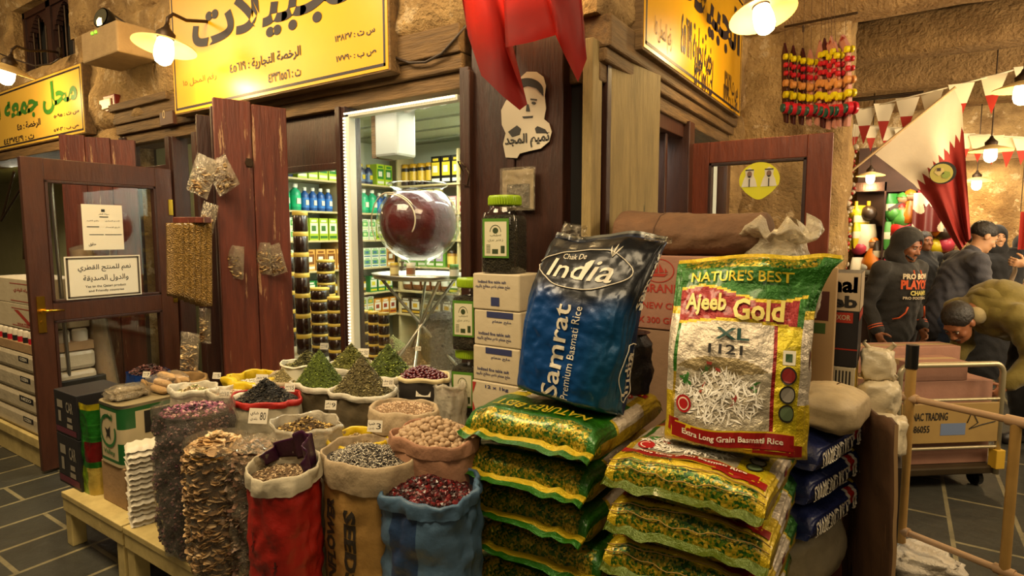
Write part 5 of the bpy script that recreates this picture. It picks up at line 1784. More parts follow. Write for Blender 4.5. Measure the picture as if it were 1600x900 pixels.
def rice_prints(b, root, top=False):
    f, f2, f3 = b.F(.0022), b.F(.003), b.F(.004)
    # grains and garnish
    m = MB()
    for k in range(330):
        a = random.uniform(0, 6.283); r = math.sqrt(random.random())
        cx, ct = .41 + .31 * r * math.cos(a), .335 + .105 * r * math.sin(a)
        if not .11 < cx < .74: continue
        d = random.uniform(0, 3.14); l, w = random.uniform(.028, .045), .0065
        dx, dt = l * math.cos(d), l * math.sin(d) * b.W / b.L
        px, pt = -w * math.sin(d), w * math.cos(d) * b.W / b.L
        vs = [f2(cx - dx, ct - dt), f2(cx + px, ct + pt), f2(cx + dx, ct + dt), f2(cx - px, ct - pt)]
        m.add(vs, [(0, 3, 2, 1)], 0, C(random.choice(('#e9e3d6', '#d2cbbb', '#f2eee4', '#b5ac98'))))
    for (cx, ct, c, n) in ((.17, .40, '#2a6a1c', 14), (.3, .45, '#2f5a1c', 5), (.66, .4, '#2f6a1c', 6), (.36, .46, '#8a2a1c', 3), (.52, .33, '#8a2a1c', 3), (.28, .36, '#9a3a20', 2)):
        for q in range(n):
            a = random.uniform(0, 6.28); l = random.uniform(.02, .05)
            ax, at_ = cx + .015 * random.uniform(-1, 1), ct + .012 * random.uniform(-1, 1)
            ex, et = ax + l * math.cos(a), at_ + l * .7 * math.sin(a)
            m.add([f3(ax, at_), f3((ax + ex) / 2 + .012, (at_ + et) / 2 + .005), f3(ex, et), f3((ax + ex) / 2 - .012, (at_ + et) / 2 - .005)], [(0, 1, 2, 3)], 0, C(c))
    m.build('rice_picture', PIECE, root)
    # red banner
    m = MB()
    def band(x0, x1, t0, t1, wave, n=24, col=REDP, ff=f2):
        vs = []
        for i in range(n + 1):
            x = x0 + (x1 - x0) * i / n
            o = wave * math.sin(2.2 * math.pi * (x - .1))
            vs += [ff(x, t0 + o), ff(x, t1 + o)]
        m.add(vs, [(2 * i, 2 * i + 2, 2 * i + 3, 2 * i + 1) for i in range(n)], 0, col)
    band(.07, .93, .138, .212, -.012, col=GOLD2)
    band(.08, .92, .144, .206, -.012, ff=f3)
    band(.04, .12, .165, .222, -.012); band(.66, .93, .120, .146, -.012); band(.88, .97, .11, .17, -.012)
    # badges
    for k, tt in enumerate((.30, .375, .45)):
        for rr, cc, ff in ((.052, '#2a2620', f2), (.042, ('#5a6a4a', '#8a8478', '#7a1d1a')[k], f3)):
            vs = [ff(.865 + rr * math.cos(a), tt + rr * b.W / b.L * math.sin(a)) for a in np.linspace(0, 2 * math.pi, 18, endpoint=False)]
            m.add(vs, [tuple(range(18))], 0, C(cc))
    for rr, cc, ff in ((.04, '#d9d2bc', f2), (.022, '#2a4a1c', f3)):
        m.add([ff(.865 - rr, .52 - rr * .7), ff(.865 + rr, .52 - rr * .7), ff(.865 + rr, .52 + rr * .7), ff(.865 - rr, .52 + rr * .7)], [(0, 1, 2, 3)], 0, C(cc))
    for rr, cc, ff in ((.055, '#a01c1c', f3), (.04, '#d9c9b0', b.F(.005)), (.032, '#a01c1c', b.F(.006))):
        vs = [ff(.16 + rr * math.cos(a), .29 + rr * b.W / b.L * math.sin(a)) for a in np.linspace(0, 2 * math.pi, 18, endpoint=False)]
        m.add(vs, [tuple(range(18))], 0, C(cc))
    g = b.G(.0025)
    m.add([g(.38, .47), g(.38, .55), g(.62, .54), g(.62, .48)], [(3, 2, 1, 0)], 0, C('#7a1d1a'))
    m.build('banner', PACK, root)
    m = MB(); ff = b.F(.0075)
    put_text(m, 'Extra Long Grain Basmati Rice', .15, .160, .85, .190, lambda x, t: ff(x, t - .012 * math.sin(2.2 * math.pi * (x - .1))), bold=.02, cut=.05); m.build('lettering', WHITEP, root)
    m = MB()
    put_text(m, 'Net Weight 20kg', .15, .106, .42, .126, ff, bold=.01, cut=.05)
    put_text(m, '1121', .32, .515, .56, .555, ff, bold=.02, cut=.05); m.build('lettering', INK, root)
    m = MB(); put_text(m, "NATURE'S BEST", .13, *((.77, .85, .872) if top else (.808, .85, .852)), ff, bold=.012, cut=.05, arc=-.0); m.build('lettering', mat('print_gold', '#c9ae2a', .35, .3), root)
    m = MB(); put_text(m, 'XL', .36, .575, .60, .622, ff, bold=.02, cut=.05); m.build('lettering', mat('print_teal', '#16433c', .5), root)
    if top: return
    m = MB(); put_text(m, 'Ajeeb', .11, .665, .42, .76, ff, bold=.03, cut=.05); put_text(m, 'Gold', .47, .655, .82, .74, ff, bold=.03, cut=.05); m.build('lettering', mat('print_yellow', '#d8c66a', .4), root)


random.seed(5)
# --- lying bags, top hem towards the viewer
bl = Bag(.52, .60, .138, seed=1, hem0=.02, hem1=.05)
me = bl.mesh(art_top, FOIL, hem=hem_rice)
def rice_thing(name, label, loc, rz, grp=None, rot=None):
    t = thing(name, label, 'rice bag', loc, rz, grp, rot)
    return t
LX, LY = -1.02, 2.25
words = ['topmost green-gold rice bag of the corner stack, under the blue bag', 'second green-gold rice bag from the top of the corner stack', 'third green-gold rice bag from the top of the corner stack', 'fourth green-gold rice bag from the top of the corner stack', 'lowest green-gold rice bag of the corner stack, at the table']
t0 = rice_thing('rice_bag', words[4], (LX, LY, TZ0 + .002), R(180))
me.build('sack_body', [FOIL, GLIT], t0)
rice_prints(bl, t0, top=True)
offs = [(0, 0, 0), (-.012, .02, .02), (-.018, .0, -.03), (-.035, -.02, .01), (.0, -.005, -.015)]
stackL = [t0]
for k in range(1, 5):
    stackL.append(dup(t0, (LX + offs[k][0], LY + offs[k][1], TZ0 + .002 + k * .141), R(180) + offs[k][2], words[4 - k]))
# --- lying bags, bottom end towards the viewer
br = Bag(.46, .56, .128, e=.06, seed=7, dent=.014)
me = br.mesh(art_rice, FOIL, hem=hem_rice)
RX, RY = -.485, 1.60
words = ['topmost golden rice bag of the stack under the standing bag', 'second golden rice bag from the top, beside the blue bags', 'third golden rice bag from the top, strings across its end', 'fourth golden rice bag of the right-hand stack', 'lowest golden rice bag of the right-hand stack']
words[3] = 'fourth golden rice bag from the top of the standing bag\'s stack'
words[4] = 'lowest golden rice bag, on the table, under the standing bag\'s stack'
t1 = rice_thing('rice_bag', words[4], (RX, RY, TZ0 + .002), 0)
me.build('sack_body', [FOIL, GLIT], t1); rice_prints(br, t1)
m = MB()
f = br.F(.006)
for z in (.05, .095): m.tube([f(x, z + .01 * math.sin(x * 7 + z * 30)) for x in np.linspace(.02, .98, 24)], .0018, 5)
m.build('string', mat('jute_string', '#9a7a3c', .8), t1)
offs = [(0, 0, 0), (.01, .012, .03), (.0, -.01, -.03), (.012, .0, .01), (-.005, .01, -.02)]
for k in range(1, 5):
    dup(t1, (RX + offs[k][0], RY + offs[k][1], TZ0 + .002 + k * .131), offs[k][2], words[4 - k])
ZL, ZR = TZ0 + 5 * .141 - .004, TZ0 + 5 * .131 - .004
# --- standing golden bag
def warpA(p, t):
    k = sstep(.55, 1, t)
    p = p.copy()
    p.z += -.05 * k + .035 * k * math.sin(p.x * 16 + .6) + .05 * k * k
    p.x += .075 * k * k * sstep(.12, .21, p.x)
    p.y += .015 * math.sin(p.x * 9 + 1.2) * k + .06 * k * sstep(.13, .24, p.x) * .4
    return p
ba = Bag(.40, .575, .15, e=.03, seed=3, n=3.2, dent=.016, warp=warpA, thick=lambda t: 1.15 - .75 * sstep(.45, 1.0, t), hem0=.0, hem1=.012)
ra = thing('rice_bag', 'green and gold Ajeeb Gold rice bag standing upright on the golden stack', 'rice bag', (-.405, 1.915, ZR + .004), rot=(R(90 - 5), 0, R(6)))
ba.mesh(art_rice, FOIL, hem=lambda e, u, v: GOLD2 if (u * 60) % 1 < .8 else GREEN, nu=90, nv=150).build('sack_body', [FOIL, GLIT], ra); rice_prints(ba, ra)
# --- standing blue bag
def art_blue(x, t, side):
    top = C('#0b0d12'); mid = C('#0c2a52'); low = C('#0a417e'); teal = C('#07485c')
    edge_ = .66 + .03 * math.sin((x or 0) * 9)
    if side == 'back': return mid
    if t > edge_: return top if t < .965 else C('#23355a')
    k = sstep(edge_ - .16, edge_, t)
    base = mixc(low, teal, sstep(.55, .9, (x or 0.5)) * (1 - t))
    return mixc(base, top, k)
def warpB(p, t):
    k = sstep(.6, 1, t)
    p = p.copy()
    p.z += -.04 * k + .03 * k * math.sin(p.x * 13 + 2.2)
    p.y += .03 * k * (p.x / .2) + .012 * math.sin(p.x * 22) * k
    p.x += .02 * k * (1 if p.x > 0 else -.3)
    return p
bs_ = Bag(.40, .60, .20, e=.04, seed=9, n=2.8, dent=.02, warp=warpB, thick=lambda t: 1.15 - .8 * sstep(.5, 1.0, t), hem0=.0, hem1=.02)
rb = thing('rice_bag', 'shiny blue and black Samrat rice bag standing on the green-gold stack', 'rice bag', (-.985, 1.97, ZL + .006), rot=(R(90 - 4), R(7), R(4)))
bs_.mesh(art_blue, FOILB, hem=lambda e, u, v: C('#5a5a54') if v > .5 else C('#101520'), nu=80, nv=120).build('sack_body', FOILB, rb)
SILV = mat('print_silver', '#c9c0ac', .4)
m = MB(); f = bs_.F(.004)
put_text(m, 'Samrat', .33, .12, .50, .58, f, bold=.012, rot=90, cut=.03)
put_text(m, 'Premium Basmati Rice', .53, .13, .60, .58, f, rot=90, cut=.03)
put_text(m, 'Chak De', .24, .805, .48, .835, f, cut=.03)
put_text(m, 'India', .14, .700, .74, .800, f, bold=.008, cut=.03, shear=.1)
g = bs_.G(.004)
put_text(m, 'Samrat', .32, .60, .55, .86, lambda a, t: g(a, t), bold=.012, rot=90, cut=.03)
put_text(m, 'India', .36, .19, .60, .40, lambda a, t: g(a, t), bold=.012, rot=90, cut=.03)
m.build('lettering', SILV, rb)
m = MB(); f = bs_.F(.005)
def outline(cx, ct, rx, rt, ff, r=.0022, n=60):
    pts = []
    for i in range(n + 1):
        a = 2 * math.pi * i / n
        q = 1 + .10 * math.cos(4 * a)
        pts.append(ff(cx + rx * q * math.cos(a), ct + rt * (1 + .06 * math.cos(2 * a)) * math.sin(a)))
    m.tube(pts, r, 5)
outline(.44, .755, .40, .105, f)
outline(.48, .30, .22, .15, bs_.G(.005), .0018)
for a in (-.5, 0, .5):
    pts = [f(.66 + .0 * a, .815), f(.66 + .06 * a, .85 - .01 * abs(a)), f(.66 + .09 * a, .885 - .03 * abs(a))]
    m.tube(pts, [.001, .004, .0005], 5)
m.build('emblem', SILV, rb)
# crumpled clear knot at the top corner
m = MB(); m.grid(lambda u, v: Vector((-.17 + .10 * u, .59 + .05 * v + .012 * fbm((u, v, 1), 4), .01 + .025 * fbm((u, v, 0), 5))), 16, 12); m.build('torn_film', FILMD, rb)
m = MB(); m.grid(lambda u, v: Vector((.15 + .10 * u, .615 + .02 * v + .008 * fbm((u, v, 1), 4), .01 + .015 * fbm((u, v, 5), 5))), 16, 6); m.build('torn_film', FILMD, rb)


# ---------------- cartons fitted to their near vertical edge
def boxfit(pxc, pyb, zs_, pxl, pxr, pyt, depth_=None):
    p = onZ(pxc, pyb, zs_)
    x0 = onY(pxl, pyb, p.y).x
    y1 = onX(pxr, pyb, p.x).y if depth_ is None else p.y + depth_
    z1 = onY(pxc, pyt, p.y).z
    return x0, p.x, p.y, y1, zs_, z1


CARD = mat('carton_card', '#a5845c', .75, var=(6, .4), col2='#80623e', bump=.2, bscale=20)
CARDW = mat('carton_white', '#c0b294', .65, var=(5, .35), col2='#9a8a6a', bump=.15, bscale=18)
CARDP = mat('carton_pink', '#9a6f5a', .75, var=(5, .4), col2='#745040', bump=.2, bscale=14)
TAPE = mat('packing_tape', '#b39a6c', .25)
REDINK = mat('red_print', '#9a2c1c', .6)
BLUEINK = mat('blue_print', '#2a3058', .6)


def carton(label, x0, x1, y0, y1, z0, z1, ma, prints=(), tape=True, name='carton', cat='box', grp=None, rz=0, bevel=.004):
    cx, cy = (x0 + x1) / 2, (y0 + y1) / 2
    w, d, h = x1 - x0, y1 - y0, z1 - z0
    t = thing(name, label, cat, (cx, cy, z0), rz, grp)
    m = MB(); m.box((-w / 2, -d / 2, 0), (w / 2, d / 2, h)); m.build('carton_body', ma, t, bevel=bevel)
    if tape:
        m = MB(); m.box((-w / 2 - .0008, -.025, h * .72), (w / 2 + .0008, .025, h + .0008)); m.build('tape', TAPE, t)
    fr = lambda x, z: (-w / 2 + x * w, -d / 2 - .0015, z * h)
    sd = lambda y, z: (w / 2 + .0015, -d / 2 + y * d, z * h)
    for ink, items in prints:
        m = MB()
        for it in items:
            face = fr if it[0] == 'f' else sd
            if it[1] is None:
                x0_, z0_, x1_, z1_ = it[2:6]
                m.add([face(x0_, z0_), face(x1_, z0_), face(x1_, z1_), face(x0_, z1_)], [(0, 1, 2, 3)])
            elif it[1] == 'ring':
                cx_, cz_, r1, r2 = it[2:6]
                k = 28
                vs = [face(cx_ + r * math.cos(6.283 * i / k), cz_ + r * (w / h) * math.sin(6.283 * i / k) * .75) for i in range(k) for r in (r1, r2)]
                m.add(vs, [(2 * i, (2 * i + 2) % (2 * k), (2 * i + 3) % (2 * k), 2 * i + 1) for i in range(k)])
            elif it[1] == 'poly':
                m.add([face(*q) for q in it[2]], [tuple(range(len(it[2])))])
            else:
                put_text(m, it[1], *it[2:6], face, ar=it[6] if len(it) > 6 else False, bold=it[7] if len(it) > 7 else .02)
        m.build('print', ink, t)
    return t


# ship box and its lower carton behind the blue bag
x0, x1, y0, y1, z0, z1 = boxfit(1142, 525, 1.20, 958, 1200, 402, .34)
carton('brown carton printed with a red sailing ship, between the blue and the golden bag', x0, x1, y0, y1, z0, z1, CARDP,
       [(REDINK, [('f', 'SHIP BRAND', .05, .50, .60, .62), ('f', 'BLIND NEW CROP 2016', .02, .28, .85, .37), ('f', '50 X 300 GMS', .13, .08, .60, .17),
                  ('f', 'ring', .40, .80, .135, .125), ('f', 'poly', [(.32, .76), (.48, .76), (.45, .72), (.35, .72)]), ('f', 'poly', [(.36, .77), (.395, .77), (.395, .87)]), ('f', 'poly', [(.405, .77), (.45, .78), (.405, .90)]), ('f', 'poly', [(.455, .77), (.48, .78), (.455, .84)])])])
carton('plain brown carton directly beneath the ship carton', x0 + .03, x1 + .02, y0 + .005, y1, .74, 1.197, mat('carton_tan', '#9c7c60', .75, var=(5, .4), col2='#7a5c44', bump=.2, bscale=14))
carton('lowest brown carton of the stack with the ship carton', x0 + .02, x1, y0 + .03, y1, .285, .737, CARD)
# rolled brown sack on top
t = thing('rolled_sack', 'thick rolled brown cloth sack lying on the ship carton', 'sack', ((x0 + x1) / 2 + .03, (y0 + y1) / 2 + .0, z1))
Lr = .66
def rollf(u, v):
    a = 2 * math.pi * u
    e = min(v, 1 - v) / .06
    k = math.sqrt(max(0.0, 1 - (1 - min(1, e)) ** 2)) * .97 + .03
    r = (.118 + .01 * math.sin(v * 5)) * k * (1 + .10 * fbm((math.cos(a), math.sin(a), v * 3), 1.6, 2, 4))
    return (-Lr / 2 + Lr * v, 1.2 * r * math.cos(a), .095 + r * math.sin(a) * .82 - .02 * math.sin(v * 3.1) + .02 * v * (0))
m = MB(); m.grid(rollf, 48, 60); m.build('sack_body', cloth('dark_canvas', '#6b4a2e', bump=.8, bscale=10), t)
m = MB()
for vv in (.33,): m.tube([Vector(rollf(u, vv + .01 * math.sin(6.28 * u))) * 1.002 for u in np.linspace(0, 1, 30)], .003, 5)
m.build('seam', mat('canvas_seam', '#4d321c', .8), t)
# dark bag behind the blue one
t = thing('dark_bag', 'black crumpled bag squeezed behind the blue rice bag', 'bag', (-.86, 2.17, ZL + .0))
m = MB(); m.grid(bagfn(.075, .24, 1.0, 5, .2), 32, 16); m.lathe([(.07, .235), (0, .25)], 32); m.build('bag_body', mat('black_bag', '#14121a', .35, bump=.7, bscale=14), t)

# salt cartons and herb jars in front of the corner post
sx0, sx1 = onY(739, 500, 2.12).x, onY(812, 500, 2.12).x
zt = onY(742, 426, 2.12).z
hb = .157
nb = 7
zb = TZ0 + .002
hb = (zt - zb) / nb
for k in range(nb):
    sh_ = [.006, -.004, .004, -.006, .0, .005, .0][k]
    it = [(BLUEINK, [('f', 'Iodized fine table salt', .12, .74, .72, .82), ('f', 'ملح طعام ناعم معالج باليود', .06, .58, .80, .70, True), ('f', None, .40, .12, .58, .36)])] if k == 6 else \
         [(BLUEINK, [('f', 'Iodized fine table salt', .10, .30, .78, .39), ('f', 'ملح طعام ناعم معالج باليود', .06, .14, .80, .26, True), ('f', 'poly', [(.28, .80), (.84, .80), (.84, .97), (.28, .97)]), ('f', 'ملح طعام', .40, .64, .80, .74, True)])] if k != 3 else \
         [(BLUEINK, [('f', '12 x 1kg', .30, .80, .80, .92)]), (mat('red_mark', '#a0281c', .6), [('f', 'poly', [(.02, .95), (.10, .95), (.02, .60)]), ('f', 'poly', [(.02, .05), (.10, .05), (.02, .40)])])]
    lb = ['lowest', 'second from the table', 'third from the table', 'the red-marked one', 'third from top', 'second from top', 'topmost'][k]
    carton('white salt carton, %s of the stack by the corner post' % lb, sx0 + sh_, sx1 + sh_, 2.12 + sh_ * .5, 2.30, zb + k * hb, zb + (k + 1) * hb - .002, CARDW, it, tape=False, bevel=.006)
HERBJ = herb('jar_herb', '#2f2a14', '#15120a', bump=.9, sc=45)
LIME = mat('lime_lid', '#8aa81a', .35)
LABELG = mat('label_green', '#4a7a1c', .5)
LABELW = mat('label_white', '#c9c2a2', .5)
PET = mat('clear_pet', '#f4efe0', .08, glass=True)


def sq_loft(m, prof, n=48, p=5.0):
    vs = []
    for r, z in prof:
        for i in range(n):
            a = 2 * math.pi * i / n
            q = (abs(math.cos(a)) ** p + abs(math.sin(a)) ** p) ** (-1 / p) if p else 1
            vs.append((r * q * math.cos(a), r * q * math.sin(a), z))
    m.add(vs, [(j * n + i, j * n + (i + 1) % n, (j + 1) * n + (i + 1) % n, (j + 1) * n + i) for j in range(len(prof) - 1) for i in range(n)], 0, None, True)
    return m


def herb_jar(label, loc, rz, w, h):
    t = thing('herb_jar', label, 'jar', loc, rz)
    r = w / 2
    m = sq_loft(MB(), [(0, 0), (r * .93, 0), (r, .02 * h), (r, .30 * h), (r * .975, .33 * h), (r, .36 * h), (r, .70 * h), (r * .9, .78 * h)])
    m.lathe([(r * .92, .775 * h), (r * .78, .84 * h), (r * .76, .88 * h)], 40); m.build('jar_body', PET, t)
    m = sq_loft(MB(), [(0, .01 * h), (r * .94, .012 * h), (r * .955, .04 * h), (r * .955, .68 * h), (r * .85, .74 * h), (0, .76 * h)]); m.build('herb_filling', HERBJ, t)
    m = MB(); m.lathe([(r * .80, .87 * h), (r * .84, .875 * h), (r * .84, .985 * h), (r * .8, h), (0, h)], 40)
    for i in range(40):
        a = 6.283 * i / 40
        m.box((r * .83 * math.cos(a) - .002, r * .83 * math.sin(a) - .002, .885 * h), (r * .83 * math.cos(a) + .003, r * .83 * math.sin(a) + .003, .975 * h))
    m.build('lid', LIME, t)
    m = MB(); m.box((-r * .74, -r * 1.012, .20 * h), (r * .74, -r * 1.0, .70 * h)); lb = m.build('jar_label', LABELG, t)
    m = MB(); m.box((-r * .62, -r * 1.022, .225 * h), (r * .62, -r * 1.01, .66 * h)); m.build('label_panel', LABELW, lb)
    m = MB(); fr = lambda x, z: (-r * .62 + 1.24 * r * x, -r * 1.026, (.225 + .435 * z) * h)
    for r1, r2 in ((.26, .23),):
        k = 24
        vs = [fr(.5 + q * math.cos(3.14 * i / k), .70 + q * .8 * math.sin(3.14 * i / k)) for i in range(k + 1) for q in (r1, r2)]
        m.add(vs, [(2 * i, 2 * i + 2, 2 * i + 3, 2 * i + 1) for i in range(k)])
    vs = [fr(.5 + .13 * math.cos(a), .74 + .09 * math.sin(a)) for a in np.linspace(0, 6.283, 16, endpoint=False)]; m.add(vs, [tuple(range(16))])
    put_text(m, 'اعشاب', .25, .56, .75, .64, fr, ar=True, bold=.02); put_text(m, 'زعتر بري', .15, .40, .85, .50, fr, ar=True)
    m.add([fr(.35, .06), fr(.62, .06), fr(.62, .2), fr(.35, .2)], [(0, 1, 2, 3)])
    for q in range(6): m.add([fr(.08, .08 + .045 * q), fr(.27, .08 + .045 * q), fr(.27, .10 + .045 * q), fr(.08, .10 + .045 * q)], [(0, 1, 2, 3)])
    m.add([fr(.74, .08), fr(.92, .08), fr(.92, .30), fr(.74, .30)], [(0, 1, 2, 3)])
    m.build('lettering', mat('label_ink', '#2c3a14', .6), lb)
    return t


hj = onY(786, 306, 2.21).z - zt
herb_jar('green-lidded jar of dark herbs standing on the salt cartons', ((sx0 + sx1) / 2 - .012, 2.21, zt), .12, .175, hj)
p1 = onY(722, 650, 2.24)
hz1 = onY(722, 543, 2.24).z
jx = p1.x + .035
jh = hz1 - p1.z
base_z = p1.z
# a small upturned crate carries the two lower jars
m = MB(); m.box((-.09, -.075, 0), (.09, .075, base_z - TZ0 - .003)); tag(m.build('carton', CARD, None, (jx, 2.25, TZ0 + .001), bevel=.004), 'brown carton hidden under the two lower herb jars', 'box')
herb_jar('lower green-lidded herb jar beside the berry tub, under another jar', (jx, 2.25, base_z), .25, .15, jh)
herb_jar('middle green-lidded herb jar stacked beside the salt cartons', (jx + .012, 2.25, base_z + jh), .2, .15, onY(722, 437, 2.24).z - hz1 + .01)
# ================================================================ SACKS, CARTONS AND TROLLEYS ON THE RIGHT
CZB = TZ0 + .002
WS = cloth('white_poly_sack', '#c2b493', rough=.5)
STRIPE = mat('sack_stripe', '#4a2a3a', .7)
# tall white woven sack behind the golden bag
c = onZ(1214, 650, .93)
ws = Sack('woven_sack', 'tall white woven sack with thin dark stripes behind the golden bag', 'sack', (-.372, 2.25), 1.43, .105, .918, WS, seed=31, fold=.012, bulge=.06, sq=.62)
m = MB()
for u0 in (.80, .93, 1.03):
    m.grid(lambda a, v, u0=u0: ws.P(u0 + .006 * a, .02 + v * (ws.h - .04), .002), 1, 24)
m.build('stripe', STRIPE, ws.t)
m = MB(); m.grid(lambda u, v: Vector(ws.P(u, ws.h - .01)) * 1 + Vector((-.0, 0, 0)) + Vector((-ws.P(u, ws.h)[0] * v * .96, -ws.P(u, ws.h)[1] * v * .96, .07 * math.sin(v * 1.5) + .02 * fbm((u * 6, v * 2, 0), 1.5))), 40, 12); m.build('gathered_top', WS, ws.t)
f = on_sack(ws, .80, 1.1, .003)
m = MB(); put_text(m, 'BASMATI', .30, .20, .38, .42, f, rot=90, cut=.03); m.build('print', mat('red_brown_print', '#6a2018', .6), ws.t)
# clear bag with herbs, loosely open, on the ship carton's shoulder
c = onZ(1222, 455, 1.40)
t = thing('herb_bag', 'crumpled clear white bag with green herb showing, above the golden bag', 'bag', (-.40, 2.50, 1.28))
def hb_(u, v):
    a = 2 * math.pi * u
    rr = .165 * (1 - .38 * sstep(.35, 1, v)) * (1 + .10 * fbm((math.cos(a), math.sin(a), v * 2), 2.0, 8, 4)) * (.85 + .15 * sstep(0, .2, v))
    z = .29 * v + .03 * fbm((math.cos(a) * 2, math.sin(a) * 2, v), 1.5, 3) * v
    return (rr * math.cos(a), rr * .8 * math.sin(a), z)
CRUMP = mat('crumpled_white_film', '#d6c8a6', .35, film=.38, bump=1.0, bscale=10, detail=6)
m = MB(); m.grid(hb_, 60, 26)
m.grid(lambda u, v: Vector(hb_(u, 1)) * (1 - .0) + Vector((.06 * math.cos(6.283 * u) * math.sin(v * 3.1), .05 * math.sin(6.283 * u) * math.sin(v * 3.1), .06 * v + .03 * math.sin(u * 40) * v)), 60, 6); m.build('film', CRUMP, t)
m = MB(); m.lathe([(0, .01), (.125, .01), (.135, .10), (.12, .20), (.09, .24), (0, .26)], 32, sy=.8); m.build('herb_filling', herb('herb_dust', '#6a6238', '#3a341a', sc=50), t)
m = MB(); m.box((-.17, -.13, 0), (.17, .13, .30)); 
carton('tan carton carrying the clear herb bag', -.56, -.28, 2.40, 2.64, .918, 1.277, CARD, tape=True)
# narrow tan carton, edge on
x0, x1, y0, y1 = -.45, -.21, 2.77, 2.83
carton('narrow tan carton standing between the white sack and the black box', x0 + .0, x1, y0, y1, 0.90, onY(1295, 420, 2.66).z, mat('carton_sand', '#b09064', .7, var=(5, .3), col2='#8c6e48'), [(mat('dark_print', '#4a1c14', .6), [('f', None, .62, .60, .9, .82)]), (mat('green_print', '#3a5a24', .6), [('f', None, .66, .50, .86, .58)])], tape=False)
carton('lower tan carton beneath the narrow carton', x0 - .05, x1 - .005, y0, y1 + .0, .0, .897, CARD)
# black box with white top: "nal / eb"
x0, x1, y0, y1, z0, z1 = boxfit(1338, 575, 1.025, 1296, 1353, 427, .28)
BB = mat('black_box', '#17151a', .5, var=(8, .3), col2='#2a2626')
t = carton('black and white box lettered nal and eb, on the carton pile by the woven sack', x0 - .12, x1, y0, y1, z0, z1, BB,
           [(mat('box_cream', '#b5a183', .6), [('f', None, 0, .60, 1, 1), ('s', None, 0, .60, 1, 1)]),
            (mat('box_red', '#a02a18', .5), [('f', None, .1, .47, .9, .58), ('s', None, 0, .50, 1, .585), ('f', None, 0, .18, 1, .195), ('f', 'nal', .50, .79, .95, .96, False, .04)]),
            ], tape=False)
m = MB(); w, d, h = x1 - x0 + .12, y1 - y0, z1 - z0
put_text(m, 'eb', .52 * w - w / 2, .63 * h, .96 * w - w / 2, .76 * h, fY(-d / 2 - .003), bold=.04); m.build('lettering', INK, t)
m = MB(); put_text(m, 'LUXOR', .50 * w - w / 2, .50 * h, .86 * w - w / 2, .555 * h, fY(-d / 2 - .003), bold=.02); m.build('lettering', mat('box_cream'), t)
carton('striped red and white carton beneath the black and white box', x0 - .12, x1 - .005, y0, y1, z0 - .30, z0 - .003, CARDW,
       [(mat('box_red'), [('f', None, .1, .08, .95, .62), ('s', None, .1, .05, .9, .45)]), (INK, [('f', None, .12 + .06 * k, .68, .15 + .06 * k, .95) for k in range(14)]), (mat('box_yellow', '#c9a820', .5), [('s', None, .1, .55, .9, .95)])], tape=False)
carton('lowest carton under the striped red and white one', x0 - .12, x1 - .01, y0, y1, .0, z0 - .303, mat('carton_rust', '#6a3a24', .7, var=(5, .3), col2='#4a2414'))

# navy bags of rice, print up their sides, and a pillow sack on top
NAVY = C('#1a2350')
def art_navy(x, t, side):
    if side == 'back': return C('#141a3a')
    if side == 'side': return NAVY if not (.62 < t < .76) else C('#b0261c') if .65 < t < .73 else C('#c9c2b2')
    return NAVY if t < .8 else C('#c2a83a')
bn = Bag(.50, .50, .118, e=.05, seed=21, dent=.012, hem0=.02, hem1=.02)
FOILN = mat('printed_navy', attr=True, rough=.4, bump=.5, bscale=14)
nw = ['topmost navy rice bag beside the golden stack, under the pillow sack', 'middle navy rice bag beside the golden stack', 'lowest navy rice bag beside the golden stack, on the white sack']
tn = rice_thing('rice_bag', nw[2], (-.437, 2.17, .555), R(-16))
carton('white carton hidden under the navy rice bags', -.62, -.165, 2.37, 2.372, CZB, .29, CARDW) if False else None
bn.mesh(art_navy, FOILN, hem=lambda e, u, v: NAVY).build('sack_body', FOILN, tn)
m = MB(); g = bn.G(.008)
put_text(m, 'DIAMOND RICE', .40, .18, .66, .60, lambda a, t: g(1 - a, t), bold=.03, cut=.03) if False else None
put_text(m, 'DIAMOND RICE', .10, .30, .58, .66, lambda q, t: g(1 - t, q), bold=.03, cut=.03)
put_text(m, 'G', .655, .36, .725, .66, lambda q, t: g(1 - t, q), bold=.04, cut=.03)
put_text(m, 'Sadia', .77, .32, .95, .66, lambda q, t: g(1 - t, q), shear=.2, cut=.03) if False else None
put_text(m, 'الماس', .78, .30, .95, .66, lambda q, t: g(1 - t, q), ar=True, cut=.03)
m.build('lettering', WHITEP, tn)
dup(tn, (-.447, 2.175, .676), R(-17), nw[1]); dup(tn, (-.43, 2.165, .797), R(-15), nw[0])
for ch in ():
    pass
# white slumped sack under them
t = thing('woven_sack', 'slumped white sack under the navy rice bags', 'sack', (-.36, 2.44, CZB), R(-16))
def pil(W, D, H, seed, amp=.1):
    def fn(u, v):
        a, b = 2 * math.pi * u, math.pi * (v - .5)
        c, s_ = math.cos(b), math.sin(b)
        k = 1 + amp * fbm((math.cos(a) * c, math.sin(a) * c, s_), 1.8, seed, 4)
        f = lambda q, n: math.copysign(abs(q) ** (1 / n), q)
        return (W / 2 * f(math.cos(a), 1.6) * abs(c) ** .6 * k, D / 2 * f(math.sin(a), 1.6) * abs(c) ** .6 * k, H / 2 + H / 2 * f(s_, 1.5) * k)
    return fn
m = MB(); m.grid(pil(.46, .46, .27, 4), 48, 24); m.build('sack_body', WS, t)
t = thing('pillow_sack', 'plump cream sack lying on the navy rice bags, against the woven sack', 'sack', (-.185, 2.34, .918), rot=(0, R(6), R(-8)))
m = MB(); m.grid(pil(.22, .30, .14, 9, .08), 48, 24); m.build('sack_body', cloth('cream_pillow', '#c4ad84', rough=.5), t)
